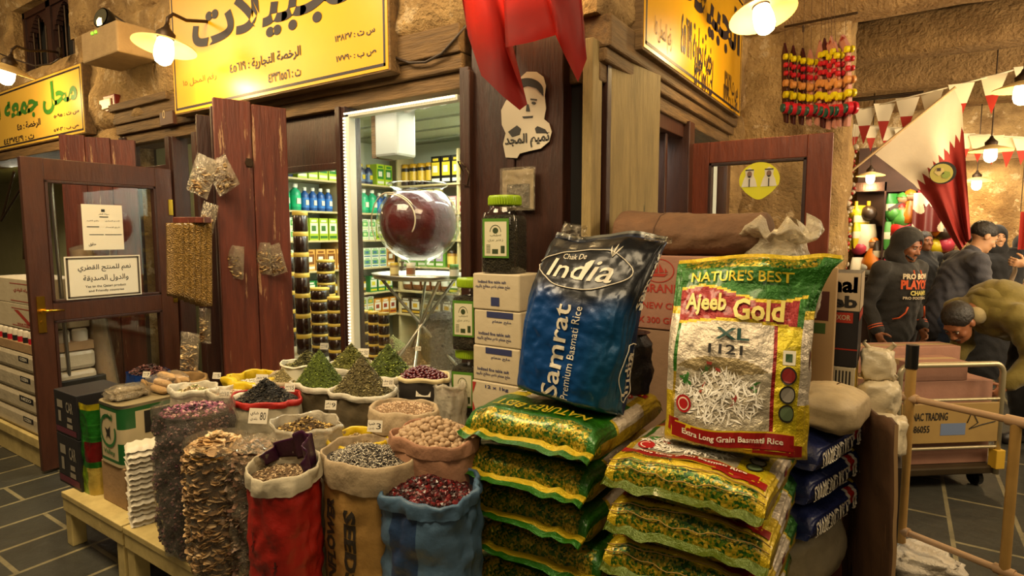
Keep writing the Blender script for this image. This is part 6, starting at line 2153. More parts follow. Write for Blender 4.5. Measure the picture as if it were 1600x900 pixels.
m = MB(); m.tube([Vector(pil(.222, .302, .142, 9, .08)(0.25 + .002 * math.sin(k), k / 20)) for k in range(1, 20)], .002, 5); m.build('seam', mat('canvas_seam'), t)

# white plastic carrier bags on a dark crate
cx = onZ(1352, 700, .72)
for k, (px, py, z, W, D, H, lab) in enumerate(((1362, 655, .62, .19, .20, .20, 'lowest white carrier bag on the dark crate by the cardboard sheets'), (1350, 600, .83, .16, .18, .16, 'middle crumpled carrier bag above the dark crate'), (1352, 555, .98, .13, .15, .15, 'topmost crumpled carrier bag beside the black and white box'))):
    p = onZ(px, py, z)
    t = thing('carrier_bag', lab, 'bag', (-.03 - .012 * k, 3.02 + .02 * k, [.62, .80, .945][k]))
    m = MB(); m.grid(pil(W, D, H, 40 + k, .2), 40, 22); m.build('bag_film', mat('carrier_film', '#d2c3a2', .35, bump=.5, bscale=12), t)
    m = MB(); 
    for sx in (-1, 1): m.tube([(sx * .03, 0, H * .9), (sx * .06, .01, H * 1.1), (sx * .05, -.02, H * 1.2)], [.012, .008, .003])
    m.build('bag_handle', mat('carrier_film'), t)
t = carton('dark crate under the white carrier bags', -.115, .055, 2.90, 3.14, 0, .62, mat('dark_crate', '#2c2016', .6, var=(5, .5), col2='#17100a'), tape=False, name='crate', cat='crate')
# folded cardboard sheets leaning beside the crate
for k in range(4):
    p = onZ(1398 - 7 * k, 905 - 3 * k, 0.0)
    t = thing('cardboard_sheet', ['nearest folded cardboard sheet leaning beside the hand truck', 'second folded cardboard sheet leaning by the hand truck', 'third cardboard sheet leaning against the dark crate', 'innermost cardboard sheet against the dark crate'][k], 'cardboard', (.052 - .012 * k, 2.30 + .045 * k, .012), rot=(R(0), R(-2), R(26)))
    H = .96 - .05 * k
    m = MB(); m.grid(lambda u, v, k=k: (.012 * fbm((u, v, k), 2.5, k), u * .30, v * H + .02 * fbm((u, k, 0), 3)), 14, 20)
    o = m.build('sheet', mat('brown_sheet', '#5a3c22', .8, var=(4, .5), col2='#3a2412', bump=.3, bscale=8), t, solid=.012)
    m = MB(); m.grid(lambda u, v, k=k: (.012 * fbm((0, v, k), 2.5, k) - .006 + .012 * u - .004, -.002, v * H), 1, 20); m.build('raw_edge', mat('sheet_edge', '#a5845a', .8), t)

# ---------------- hand truck
TAN = mat('tan_tube', '#b08a4a', .45, var=(8, .4), col2='#7d5c2c')
P1 = onZ(1405, 872, .06)
P2 = onZ(1600, 905, .2)
d = Vector((P2.x - P1.x, P2.y - P1.y, 0)).normalized()
t = thing('hand_truck', 'tall tan tubular cart frame with a black grip, nearest of the trolleys', 'trolley', (P1.x, P1.y, 0), math.atan2(d.y, d.x))
Lq = .36
post = [0, .40, .80]
for k, x in enumerate(post):
    m = MB(); m.cyl((x, 0, 0.02), (x, 0, (1.0, .84, .86)[k]), .022 if k == 0 else .019, n=14); m.build('post', TAN, t)
m = MB(); m.cyl((0, 0, .98), (0, 0, 1.09), .026, n=14); m.build('grip', mat('black_plastic', '#12100e', .35), t)
for z in (.84, .20):
    m = MB(); m.cyl((-.02, 0, z), (.84, 0, z), .015, n=12)
    for x in post: m.cyl((x - .035, 0, z), (x + .035, 0, z), .022, n=12)
    m.build('crossbar', mat('reflection_pale2', '#b3906a', .45), t)
m = MB(); m.box((.45, -.012, .826), (.62, .012, .854)); m.build('sleeve', mat('worn_sleeve', '#8a6a3c', .7), t)

# ---------------- platform trolley with cartons
q0, q1 = onZ(1392, 742, .12), onZ(1560, 735, .12)
d = (q1 - q0); W = d.length; rz = math.atan2(d.y, d.x)
t = thing('platform_trolley', 'metal platform trolley with a looped handle and name plate, loaded with cartons', 'trolley', (q0.x, q0.y, 0), rz)
m = MB(); m.box((0, 0, .10), (W, .55, .15)); m.build('platform', mat('trolley_bed', '#4a3c26', .5, .5, var=(6, .5), col2='#2a2014'), t, bevel=.01)
for x in (.08, W - .08):
    for y in (.08, .46):
        m = MB(); m.cyl((x - .015, y, .05), (x + .015, y, .05), .05, n=18); m.box((x - .022, y - .02, .05), (x + .022, y + .02, .10)); m.build('caster', mat('black_plastic'), t)
PALE = mat('pale_steel_tube', '#b3a684', .35, .6)
hz_ = onY(1470, 568, (q0.y + q1.y) / 2).z
m = MB(); rr = .06
pts = [(.02, .0, .1), (.02, .0, hz_ - rr)] + [(.02 + rr - rr * math.cos(a), 0, hz_ - rr + rr * math.sin(a)) for a in np.linspace(.2, 1.57, 6)] + [(W - .02 - rr + rr * math.sin(a), 0, hz_ - rr + rr * math.cos(a)) for a in np.linspace(0, 1.4, 6)] + [(W - .02, 0, hz_ - rr), (W - .02, 0, .1)]
m.tube(pts, .017, 12); m.build('handle', PALE, t)
m = MB(); m.box((W - .05, -.03, .14), (W + .01, .03, .26)); m.build('foot_sleeve', mat('yellow_sleeve', '#c9a030', .5), t, bevel=.004)
pz0, pz1 = onY(1470, 690, (q0.y + q1.y) / 2).z, onY(1470, 628, (q0.y + q1.y) / 2).z
m = MB(); m.box((.04, -.008, pz0), (W - .03, .008, pz1)); m.build('name_plate', mat('plate_tan', '#a5874e', .5, var=(5, .4), col2='#80653a'), t, bevel=.004)
for z in (pz0 - .035, pz1 + .02):
    m = MB(); m.cyl((.02, 0, z), (W - .02, 0, z), .010, n=10); m.build('rail', PALE, t)
m = MB(); hh = pz1 - pz0
put_text(m, 'GENAC TRADING', .07, pz0 + hh * .58, .07 + W * .38, pz0 + hh * .78, fY(-.010), bold=.02); put_text(m, '4486055', .08, pz0 + hh * .28, .07 + W * .22, pz0 + hh * .46, fY(-.010), bold=.02)
m.tube([(W * .66, -.01, pz0 + hh * .5), (W * .7, -.011, pz0 + hh * .8), (W * .76, -.011, pz0 + hh * .5), (W * .68, -.011, pz0 + hh * .35), (W * .8, -.011, pz0 + hh * .45), (W * .92, -.011, pz0 + hh * .52)], .003, 5)
m.build('lettering', INK, t)
m = MB(); m.add([( .07 + W * .32, -.0095, pz0 + hh * .2), (.07 + W * .55, -.0095, pz0 + hh * .2), (.07 + W * .55, -.0095, pz0 + hh * .5), (.07 + W * .32, -.0095, pz0 + hh * .5)], [(0, 1, 2, 3)]); m.build('sticker', mat('plate_blue', '#6a7a9a', .5), t)
Mt = t.matrix_basis.copy() if False else (Matrix.Translation((q0.x, q0.y, 0)) @ Matrix.Rotation(rz, 4, 'Z'))
def tcart(label, x0, y0, z0, w, dd, h, ma=None, **kw):
    c = Mt @ Vector((x0 + w / 2, y0 + dd / 2, z0))
    return carton(label, c.x - w / 2, c.x + w / 2, c.y - dd / 2, c.y + dd / 2, z0, z0 + h, ma or CARDP, rz=rz, **kw)
tcart('lowest pinkish carton on the platform trolley', .02, .06, .152, W - .04, .46, .27)
tcart('wide pinkish carton in the middle of the trolley load', .0, .10, .424, W + .02, .42, .25)
tcart('small pinkish carton on top of the trolley load', .16, .10, .676, .40, .22, .12)
tcart('flat pinkish carton topmost at the back of the trolley load', -.02, .335, .676, W + .02, .18, .17)
# open brown cartons between the hooded man and the trolley
p = onZ(1385, 690, .35)
carton('open brown carton on the floor between the cardboard sheets and the trolley', q0.x - .62, q0.x - .16, q0.y + .0, q0.y + .40, 0, .66, mat('carton_dim', '#6a4630', .75, var=(5, .4), col2='#4a3020'))
m = MB(); a = Vector((q0.x - .36, q0.y + .05, .66))
m.tube([(-.10, 0, 0), (-.08, -.01, .08), (0, -.015, .115), (.08, -.01, .08), (.10, 0, 0)], .006); tag(m.build('strap', mat('carrier_film'), None, a), 'pale plastic strap arching from the open brown carton', 'strap')
# crumpled white bag on the floor
p = onZ(1440, 893, .02)
t = thing('plastic_bag', 'crumpled white plastic bag on the floor at the foot of the hand truck', 'bag', (p.x, p.y - .05, 0.0))
m = MB(); m.grid(pil(.30, .24, .14, 61, .45), 56, 28); m.build('bag_film', mat('floor_film', '#cfc4b0', .4, bump=1.0, bscale=9), t)
p = onZ(1395, 880, .02)
t = thing('paper_scrap', 'crumpled brown paper beside the white bag on the floor', 'paper', (p.x - .02, p.y, 0))
m = MB(); m.grid(pil(.16, .16, .08, 63, .5), 36, 20); m.build('paper', mat('brown_scrap', '#8a6a44', .8), t)

# ================================================================ HANGING THINGS OVER THE ARCADE
# painted toys hung over the door
TOYR, TOYP = mat('toy_red', '#8c1a14', .35, worn='#b08a70', wscale=9, wcut=.6), mat('toy_pink', '#b0786a', .5, worn='#7d1a14', wscale=10, wcut=.58)
TOYD = mat('toy_dark', '#3a0f12', .4)
bead = {k: mat('toy_' + k, h, .3) for k, h in (('yellow', '#c9b814'), ('tan', '#c0844a'), ('crimson', '#b51f2c'), ('teal', '#1f4f44'), ('black', '#14100e'))}
slats = [(1232, 62, 192, 0), (1243, 66, 194, 0), (1256, 70, 195, 0), (1268, 72, 196, 1), (1281, 58, 196, 1), (1290, 54, 200, 0), (1298, 60, 202, 1), (1308, 50, 200, 1), (1316, 58, 198, 1), (1330, 46, 196, 2)]
toyl = ['first', 'second', 'third', 'fourth', 'fifth', 'sixth', 'seventh', 'eighth', 'ninth', 'tenth and broadest']
for k, (px, py0, py1, kd) in enumerate(slats):
    Yt = 4.62 - .02 * k
    a, b = onY(px, py1, Yt), onY(px, py0, Yt)
    H = b.z - a.z
    t = thing('hanging_toy', 'wooden toy slat with coloured wheels above the side door, %s from the wall' % toyl[k], 'toy', (a.x, Yt, a.z), rot=(R(-3), R((-2, -1, 0, 0, 1, 0, -1, -3, -4, -3)[k]), R(33)), group='wheeled toys hung above the side door')
    D = .08 if kd < 2 else .14
    m = MB()
    m.prism([(D * .2, 0), (D * .75, .02), (D, H * .25), (D, H * .86), (D * .45, H), (0, H * .84), (0, H * .2)], -.008, .008, fr=lambda x, y, z: (y * (1 if kd < 2 else 1.6), x, z)); m.build('board', (TOYD, TOYP, TOYP)[kd], t, bevel=.003)
    for q, (zf, r, cc, th) in enumerate(((.80, .022, 'yellow', .02), (.70, .018, 'crimson', .018), (.60, .018, 'crimson', .018), (.48, .026, 'tan', .024), (.34, .026, 'yellow', .024), (.18, .042, 'crimson', .028))):
        m = MB(); m.cyl((-.010, -.012, H * zf), (-.010 - th, -.012, H * zf), r, r * .9, n=16)
        m.cyl((.010, -.012, H * zf), (.010 + th * .6, -.012, H * zf), r, r * .9, n=16)
        wh = m.build('wheel', bead[cc], t)
        if q == 5:
            m = MB(); m.cyl((-.038, -.012, H * zf), (-.050, -.012, H * zf), .03, n=14); m.build('hub', bead['teal'], wh)
    m = MB(); m.cyl((0, .03, H * .98), (0, .03, H + .35), .0015, n=5, caps=False); m.build('string', mat('canvas_seam'), t)
m = MB(); a, b = onY(1226, 42, 4.66), onY(1340, 20, 4.5)
m.cyl((0, 0, 0), b - a, .008, n=6); tag(m.build('hanging_rail', IRON, None, a), 'thin rail from which the wheeled toys hang', 'rail')

# bunting
BW, BR = mat('bunting_white', '#d9cdb2', .8), mat('bunting_red', '#a5281a', .8)
def bunting(label, pts, Yv, flags, w, h):
    o = onY(*pts[0], Yv)
    t = thing('bunting', label, 'bunting', o)
    P = [onY(x, y, Yv) - o for x, y in pts]
    m = MB(); m.tube(P, .006, 6); m.build('string', BW, t)
    for k, (px, py) in enumerate(flags):
        p = onY(px, py, Yv) - o
        tw = random.uniform(-.5, .5); hh = h * random.uniform(.9, 1.1)
        def fp(x, z): return Vector(p) + Vector((x * math.cos(tw), x * math.sin(tw) + .02 * math.sin(z * 20 + k), z))
        m = MB(); m.add([fp(-w / 2, 0), fp(w / 2, 0), fp(w * .26, -hh * .48), fp(-w * .26, -hh * .48)], [(0, 1, 2, 3)])
        fl = m.build('pennant', BW, t, solid=.002)
        m = MB(); m.add([fp(-w * .26, -hh * .48), fp(w * .26, -hh * .48), fp(.0, -hh)], [(0, 1, 2)]); m.build('red_tip', BR, fl, solid=.002)
bunting('higher string of red and white pennants under the beams', [(1338, 173), (1420, 152), (1500, 132), (1560, 116), (1625, 98)], 6.0, [(1352, 169), (1382, 161), (1418, 152), (1456, 143), (1502, 131), (1553, 118), (1606, 103)], .17, .30)
bunting('lower string of red and white pennants behind the flag', [(1322, 192), (1400, 200), (1480, 207), (1550, 212), (1625, 216)], 7.4, [(1335, 194), (1362, 197), (1388, 199), (1412, 201), (1508, 209), (1530, 211), (1552, 212), (1576, 214), (1598, 215)], .17, .28)

# flag on a stick
Yf = 5.85
L_ = [(1367, 241), (1400, 266), (1428, 288), (1452, 316), (1470, 345), (1484, 368), (1500, 392)]
R_ = [(1491, 139), (1503, 166), (1506, 210), (1509, 252), (1512, 300), (1515, 340), (1517, 372)]
def lerp_poly(P, v):
    k = v * (len(P) - 1); i = min(int(k), len(P) - 2); f = k - i
    return (P[i][0] * (1 - f) + P[i + 1][0] * f, P[i][1] * (1 - f) + P[i + 1][1] * f)
def ff_(u, v):
    a, b = lerp_poly(L_, v), lerp_poly(R_, v)
    q = u ** (1 + .0 * v)
    x, y = a[0] * (1 - q) + b[0] * q, a[1] * (1 - q) + b[1] * q
    return onY(x, y, Yf + .05 * math.sin(u * 9 + v * 3) * v + .03 * math.sin(u * 21) * v * v)
fo = ff_(0, 0).copy()
t = thing('flag_on_stick', 'white and maroon serrated flag on a stick hung across the arcade', 'flag', fo)
def fcol(u, v):
    tooth = abs((u * 9 + .3) % 1 - .5) * 2
    return C('#d6c8b0') if v < .33 + .07 * (1 - tooth) - .05 * u else C('#8a1c14')
m = MB(); m.grid(lambda u, v: ff_(u, v) - fo, 140, 110, colfn=fcol); m.build('flag_cloth', mat('flag_print', attr=True, rough=.75, bump=.2, bscale=8), t)
a, b = onY(1318, 277, Yf), onY(1493, 136, Yf)
m = MB(); m.cyl(a - fo, b - fo, .010, n=8); m.build('stick', mat('stick_wood', '#c2a478', .6), t)
c = onY(1473, 270, Yf - .09) - fo
m = MB(); rr = 17 / ppm(onY(1473, 270, Yf))
Mx = Matrix.Translation(c) @ Matrix.Rotation(R(90), 4, 'X')
m.cyl(c, c + Vector((0, .006, 0)), rr, n=32, col=C('#17150f')); m.cyl(c + Vector((-.1 * rr, -.003, -.05 * rr)), c + Vector((-.1 * rr, 0, -.05 * rr)), rr * .86, n=28, col=C('#a59a4a'))
m.cyl(c + Vector((-.25 * rr, -.006, .12 * rr)), c + Vector((-.25 * rr, -.003, .12 * rr)), rr * .4, n=5, col=C('#b8a468')); m.cyl(c + Vector((.25 * rr, -.006, -.2 * rr)), c + Vector((.25 * rr, -.003, -.2 * rr)), rr * .36, n=6, col=C('#7a8a3a'))
m.cyl(c + Vector((-.3 * rr, -.008, .3 * rr)), c + Vector((-.3 * rr, -.006, .3 * rr)), rr * .2, n=4, col=C('#3a2c20'))
m.build('badge', PACK, t)

# strings of beads beside the open door
BEADW, BEADR = mat('bead_white', '#d6c6a8', .25), mat('bead_red', '#b0241c', .25)
random.seed(21)
for k, (px, y0, y1) in enumerate(((1308, 212, 330), (1314, 205, 350), (1320, 240, 345), (1311, 355, 470), (1319, 360, 465), (1328, 300, 440), (1335, 225, 330))):
    Yb = 5.95 + .03 * k
    a, b = onY(px, y0, Yb), onY(px, y1, Yb)
    t = thing('bead_string', 'string of white and red beads hanging beyond the door edge, %s of seven' % ('first', 'second', 'third', 'fourth', 'fifth', 'sixth', 'seventh')[k], 'beads', a, 0, 'bead strings beside the side door')
    m = MB(); mr = MB(); z = 0
    while z > b.z - a.z:
        r = random.uniform(.012, .028)
        (mr if random.random() < .35 else m).lathe([(r * math.sin(q) + 1e-5, z - r - r * math.cos(q)) for q in np.linspace(0, math.pi, 6)], 8, (random.uniform(-.02, .02), 0, 0))
        z -= 2 * r
    m.build('beads', BEADW, t); mr.build('red_beads', BEADR, t)
    m = MB(); m.cyl((0, 0, 0), (0, 0, 2.35 - a.z + .4), .002, n=5, caps=False); m.build('string', BW, t)

m = MB(); m.cyl((-.9, 6.0, 2.76), (.1, 6.02, 2.76), .012, n=6); m.cyl((-.9, 6.1, 2.77), (.1, 6.14, 2.77), .012, n=6); tag(m.build('hanging_rail', IRON), 'thin dark rail carrying the bead strings beyond the side door', 'rail')
# ================================================================ THE GIFT STALL AND THE FAR END
GY = 9.35
for nm, p0, p1, y0, y1 in (('frame', 1367, 1386, 283, 560), ('post', 1440, 1449, 372, 520)):
    a, b = onY(p0, y1, GY - .25), onY(p1, y0, GY - .25)
    m = MB(); m.box((a.x, GY - .25, 0), (b.x, GY - .1, b.z)); struct(m.build('trim_stall_post', DWOOD))
a, b = onY(1330, 300, GY - .25), onY(1386, 284, GY - .25)
m = MB(); m.box((a.x - .4, GY - .25, a.z), (b.x, GY - .1, b.z)); struct(m.build('trim_stall_head', DWOOD))
a, b = onY(1395, 300, GY), onY(1505, 290, GY)
m = MB(); m.box((a.x, GY - .05, a.z + .35), (b.x + .6, GY, a.z + .43)); struct(m.build('trim_stall_rail', LWOOD))
a, b = onY(1326, 560, GY + .12), onY(1500, 250, GY + .12)
m = MB(); m.box((a.x, GY + .06, 0), (b.x, GY + .16, 2.75))
for z in (1.25, 1.7, 2.15): m.box((a.x, GY - .02, z), (b.x, GY + .06, z + .03))
struct(m.build('wall_stall_back', mat('stall_back', '#4a2c1a', .7, var=(4, .6), col2='#26150b')))
light('stall_fill', 'AREA', (.4, 8.5, 2.7), 45, (1.0, .85, .6), .8, (.5, 9.4, 1.4))  # unseen fill light added to brighten the dark gift stall
rough('wall_stall', (-.9, GY + .25, 0), X, Z, NY, 2.6, 3.5, seed=17, step=.15)
random.seed(8)
hues = ['#b0201a', '#c9701a', '#2a7a2a', '#d6c8a8', '#c9b020', '#b53a4a', '#7a1a14', '#4a8a3a', '#d6d0c0', '#3a2c20']
kinds = []
def gift_mesh(kind, col):
    m = MB(); c = C(col)
    if kind == 'ball':
        m.lathe([(.07 * math.sin(q) + 1e-5, -.07 - .07 * math.cos(q)) for q in np.linspace(0, math.pi, 9)], 14, col=c); m.cyl((0, 0, 0), (0, 0, .04), .015, n=8, col=C('#c9a030'))
    elif kind == 'doll':
        m.lathe([(0, -.30), (.09, -.29), (.085, -.22), (.04, -.12), (.03, -.10)], 14, col=c); m.lathe([(.045 * math.sin(q) + 1e-5, -.055 - .05 * math.cos(q)) for q in np.linspace(0, math.pi, 8)], 12, col=C('#c29a74'))
        m.lathe([(.05, -.045), (.035, -.015), (0, -.0)], 12, col=c)
    elif kind == 'pouch':
        m.grid(lambda u, v: (.09 * math.cos(6.283 * u) * (.8 + .2 * math.sin(v * 3.1)), .035 * math.sin(6.283 * u) * math.sin(.3 + v * 2.6), -.24 * v), 20, 8, colfn=lambda u, v: c if not .35 < v < .6 else C('#d6c8a8'))
    else:
        m.prism([(-.12, -.42), (.12, -.42), (.12, -.10), (.20, -.16), (.23, -.08), (.10, 0), (.04, -.02), (-.04, -.02), (-.10, 0), (-.23, -.08), (-.20, -.16), (-.12, -.10)], -.02, .02, col=c)
    return m.mesh(kind, PACK)
spots = []
for row, (y, n, x0, x1) in enumerate(((298, 6, 1395, 1470), (318, 7, 1392, 1480), (345, 7, 1390, 1485), (372, 8, 1332, 1490), (402, 8, 1334, 1480), (436, 5, 1334, 1450), (322, 3, 1336, 1362), (350, 3, 1336, 1362))):
    for k in range(n): spots.append((x0 + (x1 - x0) * (k + .5) / n + random.uniform(-4, 4), y + random.uniform(-5, 5), row))
cache = {}
rows_ = ['top', 'second', 'third', 'fourth', 'fifth', 'bottom', 'doorway upper', 'doorway lower']
names = {'ball': 'hanging_ornament', 'doll': 'hanging_doll', 'pouch': 'hanging_pouch', 'shirt': 'hanging_shirt'}
cname = {'#b0201a': 'red', '#c9701a': 'orange', '#2a7a2a': 'green', '#d6c8a8': 'cream', '#c9b020': 'yellow', '#b53a4a': 'rose', '#7a1a14': 'maroon', '#4a8a3a': 'leaf green', '#d6d0c0': 'white', '#3a2c20': 'dark brown'}
for px, py, row in spots:
    kd = random.choice(('ball', 'doll', 'pouch', 'pouch', 'doll', 'pouch', 'shirt') if row not in (6, 7) else ('ball', 'pouch'))
    col = random.choice(hues)
    if (kd, col) not in cache: cache[(kd, col)] = gift_mesh(kd, col)
    p = onY(px, py, GY - .12 - .02 * (row % 3))
    o = bpy.data.objects.new(names[kd], cache[(kd, col)]); COL.objects.link(o); o.location = p; o.rotation_euler = (0, 0, R(33) + random.uniform(-.3, .3)); o.scale = (1.5,) * 3 if kd != 'shirt' else (1, 1, 1)
    tag(o, '%s %s hung in the %s row of the far gift stall' % (cname[col], names[kd].split('_')[1], rows_[row]), names[kd].split('_')[1], 'gifts hung in the %s row, %s %s' % (rows_[row], cname[col], kd))
# serrated maroon wall hanging with white figures
a, b = onY(1424, 362, GY - .3), onY(1478, 300, GY - .3)
t = thing('wall_hanging', 'maroon and white serrated cloth with pale figures at the gift stall', 'cloth', (a.x, GY - .3, a.z))
w, h = b.x - a.x, b.z - a.z
m = MB(); m.grid(lambda u, v: (u * w, .02 * math.sin(u * 12), v * h), 60, 50, colfn=lambda u, v: C('#cfbfa4') if v > .62 + .12 * abs((u * 6) % 1 - .5) * 2 else (C('#c2ae90') if noise3((u * w * 3, v * h * 3, 0), 2.4, 3) > .18 else C('#5a1c18'))); m.build('cloth', PACK, t)
# lit signs and the arch at the far end
WALLY = 14.3
def arch(label_n):
    m = MB(); c = onY(1535, 372, WALLY)
    for k in range(20):
        a0, a1 = math.pi * k / 20, math.pi * (k + 1) / 20
        m.prism([(1.05 * math.cos(a0), 1.05 * math.sin(a0)), (1.05 * math.cos(a1), 1.05 * math.sin(a1)), (1.3 * math.cos(a1), 1.3 * math.sin(a1)), (1.3 * math.cos(a0), 1.3 * math.sin(a0))], -.1, .1)
    for sx in (-1, 1): m.box((sx * 1.175 - .125, -.1, -3), (sx * 1.175 + .125, .1, 0))
    return m.build('trim_arch', mat('arch_paint', '#c9bda0', .8), None, (c.x, WALLY, 1.75))
struct(arch(0))
for k, (p0, p1, y0, y1, colr, e, lab) in enumerate(((1540, 1568, 330, 352, (.55, .62, 1.0), 1.6, 'pale blue lit sign at the far end of the arcade'), (1470, 1492, 352, 378, (.55, .95, .8), 1.0, 'pale green lit panel past the hanging flag'), (1516, 1534, 304, 372, (.75, .9, 1.0), .8, 'tall white lit shopfront panel beside the flag'))):
    a, b = onY(p0, y1, WALLY - .25), onY(p1, y0, WALLY - .25)
    m = MB(); m.box((0, 0, 0), (b.x - a.x, .06, b.z - a.z)); t = thing('lit_sign', lab, 'sign', (a.x, WALLY - .25, a.z)); m.build('panel', mat('lit_panel_%s' % ('blue', 'green', 'white')[k], colr, .5, emit=(colr, e)), t)
    m = MB()
    for q in ((-.04, -.04, b.x - a.x + .04, 0), (-.04, b.z - a.z, b.x - a.x + .04, b.z - a.z + .04)): m.box((q[0], -.02, q[1]), (q[2], .08, q[3]))
    m.build('frame', mat('box_paint'), t)
    m = MB(); m.cyl(((b.x - a.x) / 2, .09, -a.z), ((b.x - a.x) / 2, .09, b.z - a.z), .03, n=8); m.build('post', IRON, t)
# pale drapery and maroon banner by the picture edge
a, b = onY(1590, 390, 8.4), onY(1640, 330, 8.4)
t = thing('maroon_banner', 'maroon cloth banner hanging at the picture edge behind the veiled woman', 'banner', (a.x, 8.4, a.z))
m = MB(); m.grid(lambda u, v: (u * (b.x - a.x), .03 * math.sin(u * 14), v * (b.z - a.z)), 24, 8); m.build('cloth', mat('bunting_red'), t)
m = MB(); m.cyl((0, 0, b.z - a.z), (0, 0, 3.4 - a.z), .004, n=5); m.build('cord', IRON, t)

# ================================================================ THE STALL NEXT DOOR
m = MB(); m.box((-6.3, 1.49, 0), (-4.80, 1.92, .20)); m.box((-6.3, 1.47, .15), (-4.79, 1.50, .215)); tag(m.build('low_platform', CREAM, bevel=.005), 'cream low platform under the packs of the stall next door', 'platform')
WRAP = mat('shrink_wrap', '#c2b59a', .3, var=(5, .3), col2='#9a8a6c', bump=.5, bscale=9)
def boxp(px0, py1, px1, py0, Yv): 
    A, B = onY(px0, py1, Yv), onY(px1, py0, Yv)
    return A.x, B.x, A.z, B.z
zc_ = .202
NZ = mat('navy_tag', '#14141c', .5)
for k in range(4):
    h = (.145, .14, .15, .14)[k]
    carton(['lowest white wrapped pack of the stack at the neighbouring stall', 'second wrapped pack from the platform, black OZEN tag', 'third wrapped pack, large OZEN tag', 'top white wrapped pack under the can tray'][k], -5.72, -4.815 - .01 * (k % 2), 1.50, 1.86, zc_, zc_ + h - .004, WRAP,
           [(NZ, [('f', 'poly', [(.66, .55), (.86, .55), (.86, .82), (.66, .82)] if k != 1 else [(.62, .55), (.90, .55), (.90, .86), (.62, .86)])])], tape=False, name='wrapped_pack', cat='pack', bevel=.03)
    tt = bpy.data.objects[-1] if False else None
    m = MB(); w = .89
    q = (.69, .60, .83, .76) if k != 1 else (.66, .62, .86, .78)
    put_text(m, 'NEZO' if k == 1 else 'OZEN', -5.72 + .905 * q[0], zc_ + h * q[1], -5.72 + .905 * q[2], zc_ + h * q[3], fY(1.495), bold=.03)
    pk = [o for o in bpy.data.objects if o.name.startswith('wrapped_pack')][-1]
    m.v = [tuple(Vector(v) - pk.location) for v in m.v]; m.build('lettering', WHITEP, pk)
    zc_ += h
t = thing('can_tray', 'wrapped tray of white cans on top of the wrapped packs', 'tray', (-5.63, 1.51, zc_))
m = MB(); m.box((0, 0, 0), (.80, .34, .06)); m.build('tray', CARD, t)
k = 0
for i in range(8):
    for j in range(3):
        m = MB(); m.lathe([(.046, .005), (.048, .02), (.048, .13), (.04, .145), (0, .145)], 16, (.05 + i * .098, .06 + j * .11, .0)); cn = m.build('can', mat('can_white', '#c9bda6', .3), t)
        if j == 0:
            m = MB(); m.lathe([(.0487, .04), (.0487, .10)], 16, (.05 + i * .098, .06, 0)); m.build('can_label', (mat('toy_crimson'), INK)[i % 2], cn)
zc_ += .152
for k in range(2):
    carton(['tan water carton with a red arrow band resting on the can tray', 'topmost tan carton with a red Arabic frame at the neighbouring stall'][k], -5.75, -4.90, 1.54, 1.86, zc_, zc_ + .175, CARDW,
           [(mat('red_print'), [('f', None, .5, .1, .95, .13), ('f', None, .5, .8, .95, .83), ('f', 'poly', [(.55, .75), (.65, .75), (.95, .2), (.85, .2)]) if k == 0 else ('f', 'مياه الوادي', .58, .45, .92, .65, True), ('f', 'WATER', .60, .14, .9, .24) if k == 0 else ('f', None, .94, .13, .96, .8)])], tape=False)
    zc_ += .177
# tall wrapped roll and loose pack by the door, lattice shelf behind
a = onY(35, 560, 1.72); b = onY(10, 372, 1.95)
t = thing('wrapped_roll', 'tall shrink-wrapped roll leaning beside the glazed door', 'roll', (-4.83, 1.98, 0.0), rot=(R(3), R(-9), 0))
m = MB(); m.grid(lambda u, v: (.075 * math.cos(6.283 * u) * (1 + .1 * noise3((u, v, 0), 9)), .075 * math.sin(6.283 * u), v * 1.52), 24, 30); m.lathe([(.075, 1.52), (0, 1.54)], 24); m.build('wrap', FILMD, t)
m = MB(); m.cyl((0, 0, 0), (0, 0, 1.50), .06, n=20); m.build('cardboard_core', CARD, t)
m = MB()
for xx in (-8.3, -7.6, -6.9): m.box((xx, 3.2, 0), (xx + .03, 3.5, 2.3))
for z in (.6, 1.1, 1.6, 2.05): m.box((-8.6, 3.2, z), (-6.5, 3.55, z + .025))
tag(m.build('stall_shelf', SHELF), 'plain shelving at the back of the neighbouring stall', 'shelf')
m = MB()
for k in range(3):
    p0, p1 = [(18, 345), (45, 352), (0, 350)][k], [(28, 268), (22, 268), (12, 300)][k]
m = MB(); m.cyl(onY(2, 345, 2.2) - onY(2, 345, 2.2), onY(22, 268, 2.2) - onY(2, 345, 2.2), .012, n=6); m.cyl(onY(2, 345, 2.2) - onY(2, 345, 2.2), onY(35, 290, 2.2) - onY(2, 345, 2.2), .012, n=6)
m.cyl(onY(38, 280, 2.2) - onY(2, 345, 2.2), onY(37, 405, 2.2) - onY(2, 345, 2.2), .010, n=6)
tag(m.build('awning_bracket', IRON, None, onY(2, 345, 2.2)), 'dark metal awning strut in front of the neighbouring stall', 'bracket')
random.seed(4)
for k in range(14):
    z = (1.125, 1.625, .625)[k % 3]; x = -8.4 + .14 * k
    put_pack('carton', 'stall_box', 'pale green box on the back shelving of the neighbouring stall', 'box', 'pale boxes at the neighbouring stall', (x, 3.33, z), 0, .13, .14, .30, ('#a8a86a', '#8a9a5a', '#c9c29a'))

